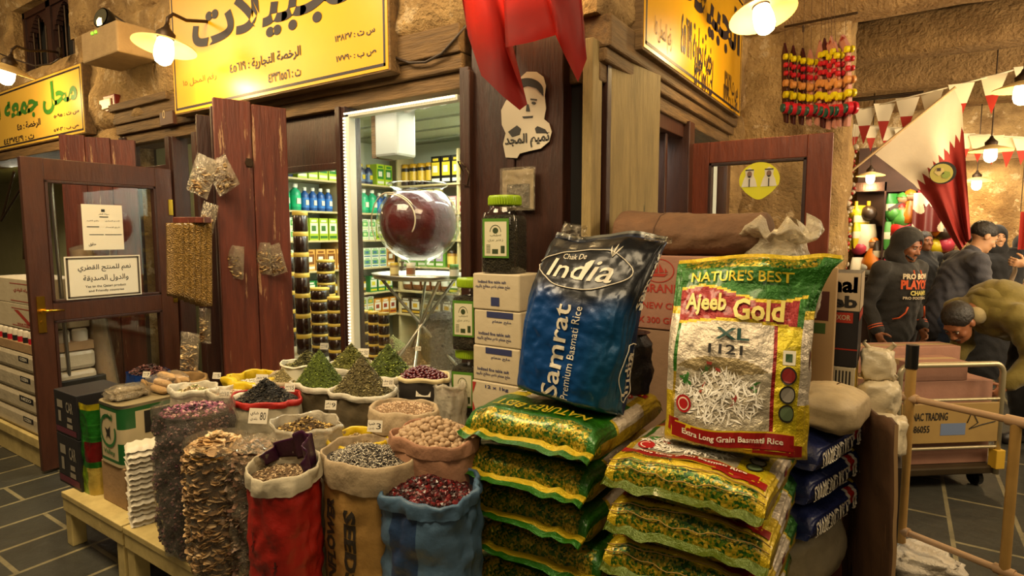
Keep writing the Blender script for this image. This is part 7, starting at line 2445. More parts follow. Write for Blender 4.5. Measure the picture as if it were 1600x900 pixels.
# ================================================================ GOODS AT THE LEFT END OF THE TABLE AND ON THE SHUTTER
x0, x1, y0, y1, z0, z1 = boxfit(197, 800, TZ0, 160, 262, 737)
zt0 = onY(197, 641, y0).z
carton('plain brown carton under the green and white tin', x0 + .01, x1 - .006, y0 + .006, y0 + .36, TZ0 + .001, z1, CARD)
t = thing('tin_box', 'green and white square tin printed VALLEY standing on a brown carton', 'tin', ((x0 + x1) / 2, y0 + .185, z1 + .002))
w, d, h = x1 - x0, .37, zt0 - z1
TIN = mat('tin_print', attr=True, rough=.35)
m = MB(); n = 64
prof = [0, .02, .05, .95, .98, 1.0]
def tinp(u, z):
    a = 2 * math.pi * u - math.pi * .75
    q = (abs(math.cos(a)) ** 7 + abs(math.sin(a)) ** 7) ** (-1 / 7)
    return (w / 2 * q * math.cos(a), d / 2 * q * math.sin(a), z * h)
GN, CRM = C('#1f5a2a'), C('#bfae88')
def tcol(u, v):
    f = (u * 4) % 1
    if v < .05 or v > .95: return CRM
    if v < .10 or v > .88: return GN
    if f < .12 or f > .88: return GN if not .38 < v < .62 else CRM
    return CRM
m.grid(tinp, 120, 60, colfn=tcol); m.add([tinp(i / 40, 1) for i in range(40)], [tuple(range(40))], 0, C('#8a7c5c')); m.build('tin_body', TIN, t)
m = MB(); m.grid(lambda u, v: tuple(Vector(tinp(u, .985)) * 1.012 + Vector((0, 0, -.012 * v))) , 80, 1); m.build('rim', STEEL, t)
m = MB(); fr = lambda x, z: (-w / 2 + w * x, -d / 2 - .002, z * h)
ring = lambda r1, r2, a0, a1, cx, cz: ([fr(cx + r * math.cos(a), cz + r * w / h * math.sin(a)) for a in np.linspace(a0, a1, 30) for r in (r1, r2)], [(2 * i, 2 * i + 2, 2 * i + 3, 2 * i + 1) for i in range(29)])
m.add(*ring(.26, .32, .9, 6.6, .48, .55)); put_text(m, 'Valley', .26, .15, .72, .25, fr, bold=.02); put_text(m, 'الوادي', .30, .72, .68, .84, fr, ar=True, bold=.02)
m.build('emblem', mat('tin_green', '#2a6a34', .4), t)
m = MB(); m.add([fr(.48 + x, .52 + z) for x, z in ((-.10, -.12), (-.05, -.02), (-.12, .08), (0, .05), (.10, .12), (.07, 0), (.10, -.12), (.04, -.06), (-.04, -.06))], [tuple(range(9))])
sd = lambda y, z: (w / 2 + .002, -d / 2 + d * y, z * h)
m.add([sd(.28, .50), sd(.82, .50), sd(.82, .86), sd(.28, .86)], [(0, 1, 2, 3)]); m.build('emblem_dark', INK, t)
m = MB(); sd2 = lambda y, z: (w / 2 + .004, -d / 2 + d * y, z * h)
vs = [sd2(.55 + r * math.cos(a), .57 + r * 1.2 * math.sin(a)) for a in np.linspace(0, 3.14, 20) for r in (.10, .18)]
m.add(vs, [(2 * i, 2 * i + 2, 2 * i + 3, 2 * i + 1) for i in range(19)]); put_text(m, 'VALLEY', .36, .51, .76, .56, lambda y, z: (w / 2 + .005, -d / 2 + d * y, z * h), bold=.03); m.build('emblem_pale', mat('box_cream'), t)
tinz = z1 + .002 + h
for k, (dx, dy, W, D, H, lab, ma) in enumerate(((-.03, -.06, .15, .17, .06, 'crinkled clear bag of pale crystals lying on the tin', 'film'), (.02, .115, .16, .15, .085, 'bag of tan puffed rolls lying on the tin beside the clear bag', 'roll'))):
    t = thing('snack_bag', lab, 'bag', ((x0 + x1) / 2 + dx, y0 + .16 + dy, tinz))
    if ma == 'film':
        m = MB(); m.grid(pil(W, D, H, 70, .35), 40, 20); m.build('film', FILMD, t)
        m = MB(); m.grid(pil(W * .85, D * .85, H * .8, 71, .35), 30, 14); m.build('contents', herb('crystal', '#b8a88c', '#8a7a5c'), t)
    else:
        for q in range(7):
            m = MB(); z = .02 + .03 * (q // 3); y = -.045 + .045 * (q % 3) + .02 * (q // 3)
            m.grid(lambda u, v: (-.08 + .16 * v, y + .022 * math.cos(6.283 * u) * (1 - abs(2 * v - 1) ** 6), z + .02 * math.sin(6.283 * u) * (1 - abs(2 * v - 1) ** 6)), 14, 10); m.build('roll', mat('puffed_roll', '#b5905c', .7, bump=.5, bscale=40), t)
        m = MB(); m.grid(pil(W * 1.05, D * 1.15, H * 1.15, 72, .15), 36, 18); m.build('film', FILM, t)
# green foil bag and black cartons at the table end
p = onZ(146, 778, TZ0)
t = thing('foil_bag', 'upright green and yellow foil bag rolled open beside the black cartons', 'bag', (p.x - .085, p.y + .12, TZ0 + .001))
def fb(u, v):
    a = 2 * math.pi * u; q = (abs(math.cos(a)) ** 4 + abs(math.sin(a)) ** 4) ** (-.25)
    k = 1 + .06 * fbm((math.cos(a), math.sin(a), v * 3), 2.0, 6)
    return (.085 * q * math.cos(a) * k, .115 * q * math.sin(a) * k, .47 * v)
def fbc(u, v):
    a = (u * 8) % 8
    if v > .93 or .62 < u < .655: return C('#b5a51a')
    if v < .30: return C('#7a9a1a') if u < .8 else C('#b8a04a')
    if .36 < v < .58 and .78 < u < .95: return C('#6a1414')
    return C('#1f6a1c') if (v * 22) % 1 > .12 else C('#2f7d28')
m = MB(); m.grid(fb, 80, 60, colfn=fbc); m.lathe([(.08, .44), (0, .455)], 24, col=C('#2c1c10')); m.build('bag_body', mat('foil_plain', attr=True, rough=.3, metal=.3, bump=.4, bscale=14), t)
for k in range(2):
    xx0, xx1, yy0, yy1, zz0, zz1 = boxfit(131, 765 if k == 0 else 690, TZ0 if k == 0 else TZ0 + .001, 93, 140, 690, .2)
xx0, xx1, yy0, yy1, zz0, zz1 = boxfit(128, 770, TZ0, 95, 140, 692, .24)
ztop = onY(125, 622, yy0).z
for k, (za, zb_) in enumerate(((TZ0 + .001, zz1), (zz1 + .002, ztop))):
    carton(['lower black carton with white print at the end of the low table', 'upper black carton with a reddish band at the end of the low table'][k], xx0, xx1, yy0, yy1, za, zb_, BB,
           [(mat('box_pale', '#8a8272', .6), [('f', None, .15, .62, .40, .80), ('f', None, .18, .30, .30, .55), ('f', 'CAR', .55, .55, .85, .8), ('f', None, .55, .2, .8, .3), ('f', None, .58, .35, .78, .45)]),
            (mat('box_plum', '#5a2030', .6), [('f', None, .05, .05, .95, .18)])], tape=False)
# stack of white foam pads and the chip bag
p = onZ(222, 818, TZ0)
FOAM = mat('foam_white', '#cfc6b0', .5, bump=.2, bscale=30)
m = MB()
m.grid(lambda u, v: ((.5 - u) * -.19, (v - .5) * .13, .024 * (1 - abs(2 * u - 1) ** 8) * (1 - abs(2 * v - 1) ** 8) * .9 + .004 * math.sin(u * 31)), 16, 10)
m.grid(lambda u, v: ((.5 - u) * -.19, (v - .5) * .13, .0), 1, 1, flip=True)
padm = m.mesh('foam_pack', FOAM)
for k in range(15):
    o = bpy.data.objects.new('foam_pack', padm); COL.objects.link(o)
    o.location = (p.x - .02 + .004 * math.sin(k * 2.1), p.y + .06, TZ0 + .002 + k * .0245); o.rotation_euler = (0, 0, R(72) + .06 * math.sin(k * 1.7))
    tag(o, 'white sealed foam pack in the tall stack before the tin' if k < 14 else 'topmost white sealed foam pack of the stack before the tin', 'pack', 'white foam packs in the stack before the tin')
p = onZ(246, 822, TZ0)
t = thing('chip_bag', 'narrow clear bag of golden chips between white packs and clear bud bag', 'bag', (p.x - .01, p.y + .09, TZ0 + .001))
m = MB(); m.grid(bagfn(.062, .40, .8, 12, .2), 36, 20); m.build('film', FILMD, t)
m = MB(); g = bagfn(.055, .33, .8, 12, .2); m.grid(g, 30, 14)
for _ in range(170):
    u = random.random(); piece(m, Vector(g(u, random.uniform(.02, 1))), 'slice', random.uniform(.012, .02), C(random.choice(('#a8843a', '#c9a458', '#8a6428'))), 1)
m.build('chips', [herb('chip_brown', '#8a6a34', '#4a3618'), PIECE], t)
m = MB(); m.box((.02, -.05, .30), (.035, .03, .44)); m.build('card_edge', CARD, t)

# packets hung on the shutters
def packet(label, px, py, w, h, tilt, n, cols, off=.0, Yoff=0, plane=None):
    p = plane(px, py)
    t = thing('hanging_packet' if 'low' in label else 'spice_packet', label, 'packet', p, rot=(0, R(tilt), R(20)))
    m = MB()
    m.grid(lambda u, v: ((u - .5) * w, -.022 * math.sin(math.pi * u) * math.sin(math.pi * min(1, v * 1.15)) + .004 * fbm((u * 3, v * 3, px), 2, px), -h * v + .008 * fbm((u * 2, v, 1), 2, px)), 20, 24)
    m.grid(lambda u, v: ((u - .5) * w, .004 + .006 * math.sin(math.pi * u), -h * v), 8, 8, flip=True); m.build('film', FILMD, t)
    m = MB()
    for _ in range(n):
        u, v = random.uniform(.14, .86), random.uniform(.30, .93)
        piece(m, Vector(((u - .5) * w, -.018 * math.sin(math.pi * u) * math.sin(math.pi * min(1, v * 1.15)) * random.random(), -h * v)), random.choice(('leaf', 'slice', 'seed')), random.uniform(.008, .017), C(random.choice(cols)), 0)
    m.build('spices', PIECE, t)
SPC = ('#a8824a', '#c2a06a', '#7d5a2c', '#d6bd8c', '#5a3c1c')
e1 = (hA - hB).normalized(); nrm = Vector((e1.y, -e1.x, 0)).normalized()
if nrm.y > 0: nrm = -nrm
def on_sh(px, py, off=.030):
    d_ = ray(px, py); o = cam.location; q = hB + nrm * off
    tt = (q - o).dot(nrm) / d_.dot(nrm)
    return o + d_ * tt
packet('crinkled spice packet on the first plank of the wide shutter', 366, 384, .13, .19, 4, 70, SPC, plane=on_sh)
packet('spice packet hung beside the plank joint of the wide shutter', 410, 379, .105, .19, 0, 60, SPC, plane=on_sh)
packet('spice packet furthest along the wide shutter, tilted', 424, 383, .11, .18, -16, 60, SPC, plane=lambda x, y: on_sh(x, y, .045))
packet('spice packet high on the bundle of folded shutters, tilted', 325, 246, .15, .22, 24, 70, SPC, plane=lambda x, y: on_sh(x, y, .05))
packet('second spice packet high on the folded shutters, splayed outward', 335, 250, .15, .19, -28, 70, SPC, plane=lambda x, y: on_sh(x, y, .06))
packet('narrow spice packet hanging at the shutter edge below the pair', 330, 318, .10, .22, 18, 60, SPC, plane=lambda x, y: on_sh(x, y, .04))
packet('small packet hanging low at the edge of the folded shutters', 320, 482, .075, .20, 3, 40, SPC, plane=lambda x, y: on_sh(x, y, .025))
packet('loose packet lowest by the folded shutters, above the shell sack', 297, 520, .12, .22, 6, 50, SPC, plane=lambda x, y: on_sh(x, y, .03))
# bundle of flat gold packets under a board
p = on_sh(297, 345, .06)
t = thing('packet_bundle', 'bundle of flat glittering golden seed packets clipped to a board', 'packet', p, R(24))
m = MB(); m.box((-.09, -.02, -.012), (.10, .04, .02)); m.build('board', RWOOD, t, bevel=.003)
for k in range(6):
    m = MB(); m.grid(lambda u, v, k=k: (-.115 + .025 * k + .10 * u - .02 * v, -.03 + .012 * k - .012 * math.sin(math.pi * u), -.012 - (.40 + .012 * k) * v), 8, 16)
    m.build('flat_packet', mat('gold_seed', '#a5803c', .3, .2, fine=.8, bscale=60, var=(70, .8), col2='#5a3f14', coat=.3), t, solid=.008)
# ================================================================ PEOPLE
class SDF:
    def __init__(s):
        s.p = []

    def cone(s, a, b, ra, rb=None, k=.03, sub=False):
        s.p.append(('c', np.array(a, float), np.array(b, float), ra, ra if rb is None else rb, k, sub)); return s

    def ell(s, c, r, k=.03, sub=False, M=None):
        s.p.append(('e', np.array(c, float), np.array(r, float), M, None, k, sub)); return s

    def add(s, prims, Mx):
        """prims in a local frame moved by a 4x4 matrix (uniform scale 1)"""
        Rm = np.array(Mx.to_3x3())
        t = np.array(Mx.translation)
        for q in prims:
            if q[0] == 'c':
                s.p.append(('c', Rm @ q[1] + t, Rm @ q[2] + t, q[3], q[4], q[5], q[6]))
            else:
                L0 = np.eye(3) if q[3] is None else q[3]
                s.p.append(('e', Rm @ q[1] + t, q[2], Rm @ L0, None, q[5], q[6]))
        return s

    def mesh(s, h=.007, rough=None):
        lo, hi = np.full(3, 9.0), np.full(3, -9.0)
        for q in s.p:
            if q[6]: continue
            if q[0] == 'c':
                r = max(q[3], q[4]); lo = np.minimum(lo, np.minimum(q[1], q[2]) - r); hi = np.maximum(hi, np.maximum(q[1], q[2]) + r)
            else:
                r = max(q[2]); lo = np.minimum(lo, q[1] - r); hi = np.maximum(hi, q[1] + r)
        lo -= .05; hi += .05
        n = np.ceil((hi - lo) / h).astype(int) + 1
        ax = [lo[i] + h * np.arange(n[i]) for i in range(3)]
        Fd = np.full(n, .2, np.float32)
        for q in s.p:
            k = q[5]
            if q[0] == 'c':
                r = max(q[3], q[4]); l, u = np.minimum(q[1], q[2]) - r, np.maximum(q[1], q[2]) + r
            else:
                r = max(q[2]); l, u = q[1] - r, q[1] + r
            m_ = k + 3 * h
            i0 = np.clip(((l - m_ - lo) / h).astype(int), 0, n - 1); i1 = np.clip(((u + m_ - lo) / h).astype(int) + 2, 1, n)
            sl = tuple(slice(a, b) for a, b in zip(i0, i1))
            G = np.meshgrid(*[ax[i][sl[i]] for i in range(3)], indexing='ij')
            P = np.stack(G, -1)
            if q[0] == 'c':
                ba = q[2] - q[1]; t = np.clip(((P - q[1]) @ ba) / max(1e-9, ba @ ba), 0, 1)
                D = np.linalg.norm(P - q[1] - t[..., None] * ba, axis=-1) - (q[3] + (q[4] - q[3]) * t)
            else:
                d = P - q[1]
                if q[3] is not None: d = d @ q[3]
                e = d / q[2]; k0 = np.linalg.norm(e, axis=-1); k1 = np.linalg.norm(e / q[2], axis=-1)
                D = k0 * (k0 - 1) / np.maximum(k1, 1e-6)
            A = Fd[sl]
            if q[6]:
                D = -D; hh = np.clip(.5 - .5 * (A - D) / k, 0, 1)
                Fd[sl] = A + (D - A) * hh + k * hh * (1 - hh)
            else:
                hh = np.clip(.5 + .5 * (A - D) / k, 0, 1)
                Fd[sl] = A + (D - A) * hh - k * hh * (1 - hh)
        if rough:
            G = np.meshgrid(*ax, indexing='ij')
            sc, am = rough
            Fd += (am * (np.sin(G[2] * sc + 3 * np.sin(G[0] * sc * .4)) * np.sin(G[0] * sc * .7 + G[1] * sc * .5 + 2 * np.sin(G[2] * sc * .3)))).astype(np.float32)
        ins = Fd < 0
        cnt = np.zeros(n - 1, int); pos = np.zeros((*(n - 1), 3)); num = np.zeros(n - 1)
        N = n - 1
        corners = [(i, j, k) for i in (0, 1) for j in (0, 1) for k in (0, 1)]
        def cut(c): return tuple(slice(c[i], c[i] + N[i]) for i in range(3))
        for c in corners: cnt += ins[cut(c)]
        act = (cnt > 0) & (cnt < 8)
        for c in corners:
            for a in range(3):
                if c[a] == 1: continue
                c2 = list(c); c2[a] = 1
                f0, f1 = Fd[cut(c)], Fd[cut(c2)]
                cr = (f0 < 0) != (f1 < 0)
                t = np.where(cr, f0 / np.where(cr, f0 - f1, 1), 0)
                for b in range(3):
                    pos[..., b] += cr * (c[b] + (t if a == b else 0))
                num += cr
        idx = np.full(N, -1, int); idx[act] = np.arange(act.sum())
        ii = np.argwhere(act)
        V = lo + h * (ii + pos[act] / np.maximum(num[act], 1)[:, None])
        Fq = []
        for a in range(3):
            b, c = (a + 1) % 3, (a + 2) % 3
            s0 = [slice(None)] * 3; s1 = [slice(None)] * 3
            s0[a] = slice(0, n[a] - 1); s1[a] = slice(1, n[a])
            for d in (b, c): s0[d] = slice(1, n[d] - 1); s1[d] = slice(1, n[d] - 1)
            A, B = ins[tuple(s0)], ins[tuple(s1)]
            for flip in (False, True):
                e = np.argwhere((A & ~B) if not flip else (~A & B))
                if not len(e): continue
                g = e.copy(); g[:, b] += 1; g[:, c] += 1
                q = []
                for db, dc in ((-1, -1), (0, -1), (0, 0), (-1, 0)):
                    z = g.copy(); z[:, b] += db; z[:, c] += dc
                    q.append(idx[z[:, 0], z[:, 1], z[:, 2]])
                q = np.stack(q, -1)
                Fq.append(q[:, ::-1] if flip else q)
        Fq = np.concatenate(Fq)
        return V, Fq

    def build(s, name, ma, parent, h=.007, rough=None):
        V, Fq = s.mesh(h, rough)
        me = bpy.data.meshes.new(name)
        me.from_pydata(V.tolist(), [], Fq.tolist())
        me.materials.append(ma)
        me.polygons.foreach_set('use_smooth', [True] * len(me.polygons))
        me.update()
        o = bpy.data.objects.new(name, me); COL.objects.link(o); o.parent = parent
        return o


def head_prims():
    h = SDF()
    h.ell((0, .012, .03), (.075, .095, .088), .02).ell((0, -.03, -.035), (.060, .066, .085), .03).ell((0, -.045, -.085), (.043, .045, .034), .03)
    h.cone((-.034, -.080, .022), (.034, -.080, .022), .012, k=.015).cone((0, -.088, .004), (0, -.110, -.034), .009, .0145, .012)
    for sx in (-1, 1):
        h.ell((sx * .030, -.104, .004), (.019, .014, .011), .012, True)
        h.ell((sx * .076, .006, -.005), (.011, .022, .031), .008)
        h.ell((sx * .038, -.070, -.028), (.020, .020, .020), .02)
        h.ell((sx * .012, -.103, -.040), (.010, .010, .008), .008)
    h.ell((0, -.096, -.062), (.024, .010, .0065), .006).ell((0, -.094, -.074), (.020, .010, .007), .006).ell((0, -.084, -.101), (.020, .018, .016), .015)
    return h.p


def hand_prims(curl=.5, spread=.0, left=1):
    """wrist at origin, fingers along -z, palm facing +x*left side, thumb forward (-y)"""
    h = SDF()
    h.cone((0, 0, .0), (0, 0, -.035), .024, .028, .012)
    h.ell((0, .002, -.055), (.014, .038, .045), .012)
    for k, (y, l, r) in enumerate(((-.030, .072, .0088), (-.010, .080, .0092), (.011, .075, .0088), (.030, .058, .0078))):
        p = np.array((0, y, -.088)); a = 0
        for sgm in (.45, .32, .23):
            a += curl * .9
            q = p + l * sgm * np.array((left * math.sin(a) * 1.0, spread * (k - 1.5) * .3, -math.cos(a)))
            h.cone(p, q, r, r * .92, .005); p = q; r *= .92
    p = np.array((left * .004, -.028, -.03))
    for d, l in (((left * .35, -.75, -.55), .042), ((left * .55, -.35, -.75), .032)):
        d = np.array(d) / np.linalg.norm(d); q = p + d * l
        h.cone(p, q, .0115, .0095, .008); p = q
    return h.p


SKIN = {k: mat('skin_' + k, c, .5, sss=.1, var=(20, .25), col2=c2) for k, c, c2 in (('brown', '#8a5636', '#74442a'), ('tan', '#a06c48', '#8a5838'), ('light', '#b98a64', '#a07250'))}
HAIRB = mat('black_hair', '#15100c', .45, var=(60, .5), col2='#2c221a', bump=.5, bscale=60)
EYEW, EYED = mat('eye_white', '#8f8578', .3), mat('eye_dark', '#120a06', .15)


def look(frm, M): return M


def person(label, loc, rz, sc, J, skin, head_rot=(0, 0, 0), curl=(.5, .5), hair=True, legs=True, brows=True, moustache=False, hand_rot=((0, 0, 0), (0, 0, 0)), h=.0075, beard=False):
    """J: joints pelvis, chest, neck, head, and per side sh, el, wr, hip, kn, an (index 0: -x side, 1: +x side)"""
    t = thing('person', label, 'person', loc, rz)
    t.scale = (sc,) * 3
    b = SDF()
    v = {k: np.array(x, float) if not isinstance(x, list) else [np.array(q, float) for q in x] for k, x in J.items()}
    b.cone(v['pelvis'], v['chest'], .125, .135, .06).cone(v['chest'], v['neck'], .13, .06, .05).cone(v['neck'], v['head'] + .0, .052, .050, .03)
    for i in (0, 1):
        b.cone(v['chest'] * .35 + v['neck'] * .65, v['sh'][i], .06, .052, .04)
        b.cone(v['sh'][i], v['el'][i], .050, .038, .03).cone(v['el'][i], v['wr'][i], .039, .026, .02)
        if legs:
            b.cone(v['pelvis'], v['hip'][i], .10, .085, .05).cone(v['hip'][i], v['kn'][i], .082, .055, .04).cone(v['kn'][i], v['an'][i], .053, .036, .03)
            b.cone(v['an'][i] + np.array((0, .03, -.04)), v['an'][i] + np.array((0, -.15, -.055)), .035, .03, .03)
        d = Vector(v['wr'][i] - v['el'][i]).normalized()
        Mh = Matrix.Translation(Vector(v['wr'][i])) @ Vector((0, 0, -1)).rotation_difference(d).to_matrix().to_4x4() @ Euler(hand_rot[i]).to_matrix().to_4x4()
        b.add(hand_prims(curl[i], left=1 if i == 0 else -1), Mh)
    Mhd = Matrix.Translation(Vector(v['head'])) @ Euler(head_rot, 'ZXY' if False else 'XYZ').to_matrix().to_4x4()
    b.add(head_prims(), Mhd)
    b.build('body', skin, t, h)
    if brows:
        m = MB()
        for sx in (-1, 1): m.lathe([(.0095 * math.sin(q) + 1e-5, -.0075 * math.cos(q)) for q in np.linspace(0, math.pi, 8)], 10, (sx * .030, -.0875, .003))
        e = m.xf(Mhd).build('eyes', EYEW, t)
        m = MB()
        for sx in (-1, 1): m.lathe([(.0062 * math.sin(q) + 1e-5, -.0062 * math.cos(q)) for q in np.linspace(0, math.pi, 8)], 10, (sx * .030, -.0925, .003))
        m.xf(Mhd).build('pupil', EYED, e)
        m = MB()
        for sx in (-1, 1): m.tube([(sx * .013, -.094, .019), (sx * .030, -.094, .026), (sx * .048, -.082, .020)], [.0035, .0045, .002], 6)
        if moustache: m.tube([(-.030, -.100, -.057), (-.012, -.111, -.050), (0, -.112, -.051), (.012, -.111, -.050), (.030, -.100, -.057)], [.003, .006, .0055, .006, .003], 6)
        if beard:
            for k in range(11):
                a = -1.3 + 2.6 * k / 10; m.lathe([(.010 * math.sin(q) + 1e-5, -.012 * math.cos(q)) for q in np.linspace(0, math.pi, 5)], 7, (.052 * math.sin(a), -.045 - .048 * math.cos(a), -.098 + .03 * abs(a) / 1.3))
        m.xf(Mhd).build('eyebrows', HAIRB, t)
    if hair:
        s = SDF(); s.ell((0, .020, .042), (.085, .100, .090), .01)
        s.ell((0, -.115, -.02), (.075, .075, .085), .012, True).ell((0, .05, -.11), (.12, .12, .09), .012, True)
        for sx in (-1, 1): s.ell((sx * .085, -.05, -.03), (.03, .05, .05), .012, True)
        q = SDF(); q.add(s.p, Mhd); q.build('hair', HAIRB, t, .008, (160, .0018))
    return t, v, Mhd


def cl(key, c, **kw):
    return mat('cloth_' + key, c, .85, var=(9, .35), bump=.35, bscale=22, sheen=.15, **kw)


def stand(lean=0.0, arms=None):
    J = dict(pelvis=(0, 0, .95), chest=(0, -.02 - lean * .3, 1.30), neck=(0, -.01 - lean * .55, 1.47), head=(0, -.03 - lean * .75, 1.625),
             sh=[(-.185, -.0 - lean * .45, 1.42), (.185, -.0 - lean * .45, 1.42)], el=[(-.24, .03 - lean * .3, 1.14), (.24, .03 - lean * .3, 1.14)], wr=[(-.23, -.06 - lean * .3, .90), (.23, -.06 - lean * .3, .90)],
             hip=[(-.09, 0, .90), (.09, 0, .90)], kn=[(-.10, -.02, .50), (.10, -.02, .50)], an=[(-.11, .02, .09), (.11, .02, .09)])
    if arms: J.update(arms)
    return J


def garment(t, v, name, ma, torso=(.155, .165), arm=(.068, .055), sleeve=1.0, hem=.0, rough=(48, .006), legs=None, collar=True, h=.011, skirt=None):
    g = SDF()
    lo = v['pelvis'] + (v['pelvis'] - v['chest']) / np.linalg.norm(v['pelvis'] - v['chest']) * hem
    g.cone(lo, v['chest'], torso[0], torso[1], .06).cone(v['chest'], v['neck'] - (v['neck'] - v['chest']) * .15, .15, .085, .05)
    for i in (0, 1):
        g.cone(v['chest'] * .3 + v['neck'] * .7, v['sh'][i], .075, arm[0], .05).cone(v['sh'][i], v['el'][i], arm[0], arm[1], .03)
        e = v['el'][i] + (v['wr'][i] - v['el'][i]) * max(0.02, sleeve)
        if sleeve > .05: g.cone(v['el'][i], e, arm[1], arm[1] * .86, .02)
    if skirt:
        g.cone(v['pelvis'], np.array((v['pelvis'][0], v['pelvis'][1], .12)), skirt[0], skirt[1], .06)
    return g.build(name, ma, t, h, rough)


def trousers(t, v, ma, r=(.105, .075, .062)):
    g = SDF()
    for i in (0, 1):
        g.cone(v['pelvis'], v['hip'][i], .14, .115, .05).cone(v['hip'][i], v['kn'][i], r[0], r[1], .03).cone(v['kn'][i], v['an'][i] + np.array((0, 0, .0)), r[1], r[2], .02)
    g.build('trousers', ma, t, .012, (50, .004))
    g = SDF()
    for i in (0, 1):
        a = v['an'][i]; g.cone(a + np.array((0, .04, -.045)), a + np.array((0, -.16, -.05)), .047, .040, .03)
    g.build('shoes', mat('dark_shoes', '#1c1511', .5), t, .011)


def ground(px, d_):
    p = dep(px, 450, d_)
    return Vector((p.x, p.y, 0))


FACE_CAM = R(33.3)      # rotation that makes a figure look back at the viewer
# --- hooded young man
J = stand(.10, dict(el=[(-.245, .04, 1.13), (.245, .03, 1.13)], wr=[(-.235, -.08, .90), (.21, -.10, .92)]))
t, v, Mh = person('person in a black hooded sweatshirt with orange lettering, looking down', ground(1397, 4.75), FACE_CAM + R(14), .925, J, SKIN['brown'], head_rot=(R(16), 0, R(8)), hair=True, moustache=True, beard=True)
BLK = cl('charcoal', '#26231f', col2='#15130f')
ORG = mat('print_orange', '#c9501c', .6)
garment(t, v, 'sweatshirt', BLK, torso=(.17, .175), arm=(.078, .064), sleeve=.93, hem=.06)
g = SDF(); g.ell((0, .018, .03), (.112, .125, .135), .02).ell((0, .03, -.10), (.125, .12, .09), .05)
g.ell((0, -.135, -.02), (.072, .12, .115), .015, True).ell((0, -.05, -.03), (.080, .10, .10), .01, True)
q = SDF(); q.add(g.p, Mh); q.build('hood', BLK, t, .008, (60, .002))
m = MB()
pts = [(.078 * math.sin(a), -.062 - .01 * math.cos(a), -.025 + .105 * math.cos(a)) for a in np.linspace(.5, 2.9, 16)]
m.tube(pts, .006, 6); m.xf(Mh); m.build('hood_lining', ORG, t)
def chestf(x, z):
    # front of the sweatshirt, wrapped round the trunk
    a = x / .175
    zz = v['chest'][2] + z
    return (.178 * math.sin(a) * 1.02, v['chest'][1] - .200 * math.cos(a) + .012 - max(0, -z) * .04, zz)
m = MB()
for sx in (-1, 1): m.tube([(sx * .035, -.21, 1.425), (sx * .036, -.225, 1.38), (sx * .04, -.215, 1.28)], .0055, 6)
put_text(m, 'PLAYOFF', -.135, -.035, .135, .045, chestf, bold=.05, cut=.03); m.build('print', ORG, t)
m = MB(); put_text(m, 'PRO BOWL', -.125, .05, .125, .098, chestf, bold=.05, cut=.03); put_text(m, 'PRO FOOTBALL', -.12, -.118, .10, -.095, chestf, bold=.03, cut=.03); m.build('print', mat('print_cream', '#cbb894', .6), t)
m = MB(); put_text(m, 'CHAMPS', -.07, -.085, .10, -.045, chestf, bold=.04, cut=.03); m.build('print', mat('print_yellow', '', .6), t)
m = MB()
for sx in (-1, 1): m.tube([chestf(sx * .085, -.18), chestf(sx * .10, -.23), chestf(sx * .14, -.275), chestf(sx * .185, -.29)], .007, 6)
m.build('pocket_edge', ORG, t)
m = MB()
for i in (0, 1):
    a = v['el'][i] + (v['wr'][i] - v['el'][i]) * .93; d = (v['wr'][i] - v['el'][i]) / np.linalg.norm(v['wr'][i] - v['el'][i])
    for k in (0, 1): m.cyl(a - d * (.01 + .02 * k), a - d * (.018 + .02 * k), .058, n=20)
m.build('cuff_stripe', ORG, t)
trousers(t, v, cl('black_trousers', '#1c1a1a', col2='#100e0e'))
# --- man in the grey-blue shirt, in profile, leaning over the goods
J = stand(.30, dict(el=[(-.23, -.20, 1.14), (.23, -.20, 1.16)], wr=[(-.18, -.44, 1.05), (.17, -.46, 1.12)]))
t, v, Mh = person('person in a grey-blue shirt with rolled sleeves, seen in profile leaning over goods', ground(1478, 4.95), R(33.3 + 78), .97, J, SKIN['light'], head_rot=(R(28), 0, 0), curl=(.3, .25), hand_rot=((0, 0, 0), (0, 0, R(60))))
garment(t, v, 'shirt', cl('slate_shirt', '#3d3c44', col2='#26262c'), torso=(.165, .165), arm=(.075, .062), sleeve=.12, hem=.08, rough=(55, .008))
g = SDF(); g.cone(v['neck'] + np.array((0, .01, -.015)), v['neck'] + np.array((0, -.005, .02)), .066, .068, .02); g.build('collar', cl('slate_shirt', ''), t, .009)
trousers(t, v, cl('jeans', '#34405a', col2='#232c40'))
# --- bending man in the olive hoodie
J = dict(pelvis=(0, .0, .87), chest=(0, -.44, .985), neck=(0, -.61, .975), head=(0, -.755, .905), sh=[(-.185, -.54, .945), (.185, -.54, .945)], el=[(-.25, -.40, .70), (.25, -.42, .70)], wr=[(-.20, -.58, .53), (.19, -.58, .53)],
         hip=[(-.09, .02, .84), (.09, .02, .84)], kn=[(-.11, -.06, .50), (.11, -.04, .50)], an=[(-.12, .04, .09), (.12, .04, .09)])
t, v, Mh = person('person in an olive hooded jacket bending over the platform trolley, face down', ground(1640, 4.3), R(33.3 - 76), 1.09, J, SKIN['brown'], head_rot=(R(50), 0, R(8)), moustache=True)
OLV = cl('olive', '#6d5e1c', col2='#4f4413')
garment(t, v, 'jacket', OLV, torso=(.175, .19), arm=(.082, .068), sleeve=.9, hem=.10, rough=(42, .008))
g = SDF(); g.ell(v['neck'] + np.array((0, .09, .085)), (.12, .11, .065), .04).cone(v['neck'] + np.array((-.11, .02, -.01)), v['neck'] + np.array((.11, .02, -.01)), .055, .055, .04).ell(v['neck'] + np.array((0, -.05, .06)), (.075, .06, .06), .02, True); g.build('hood', OLV, t, .010, (50, .004))
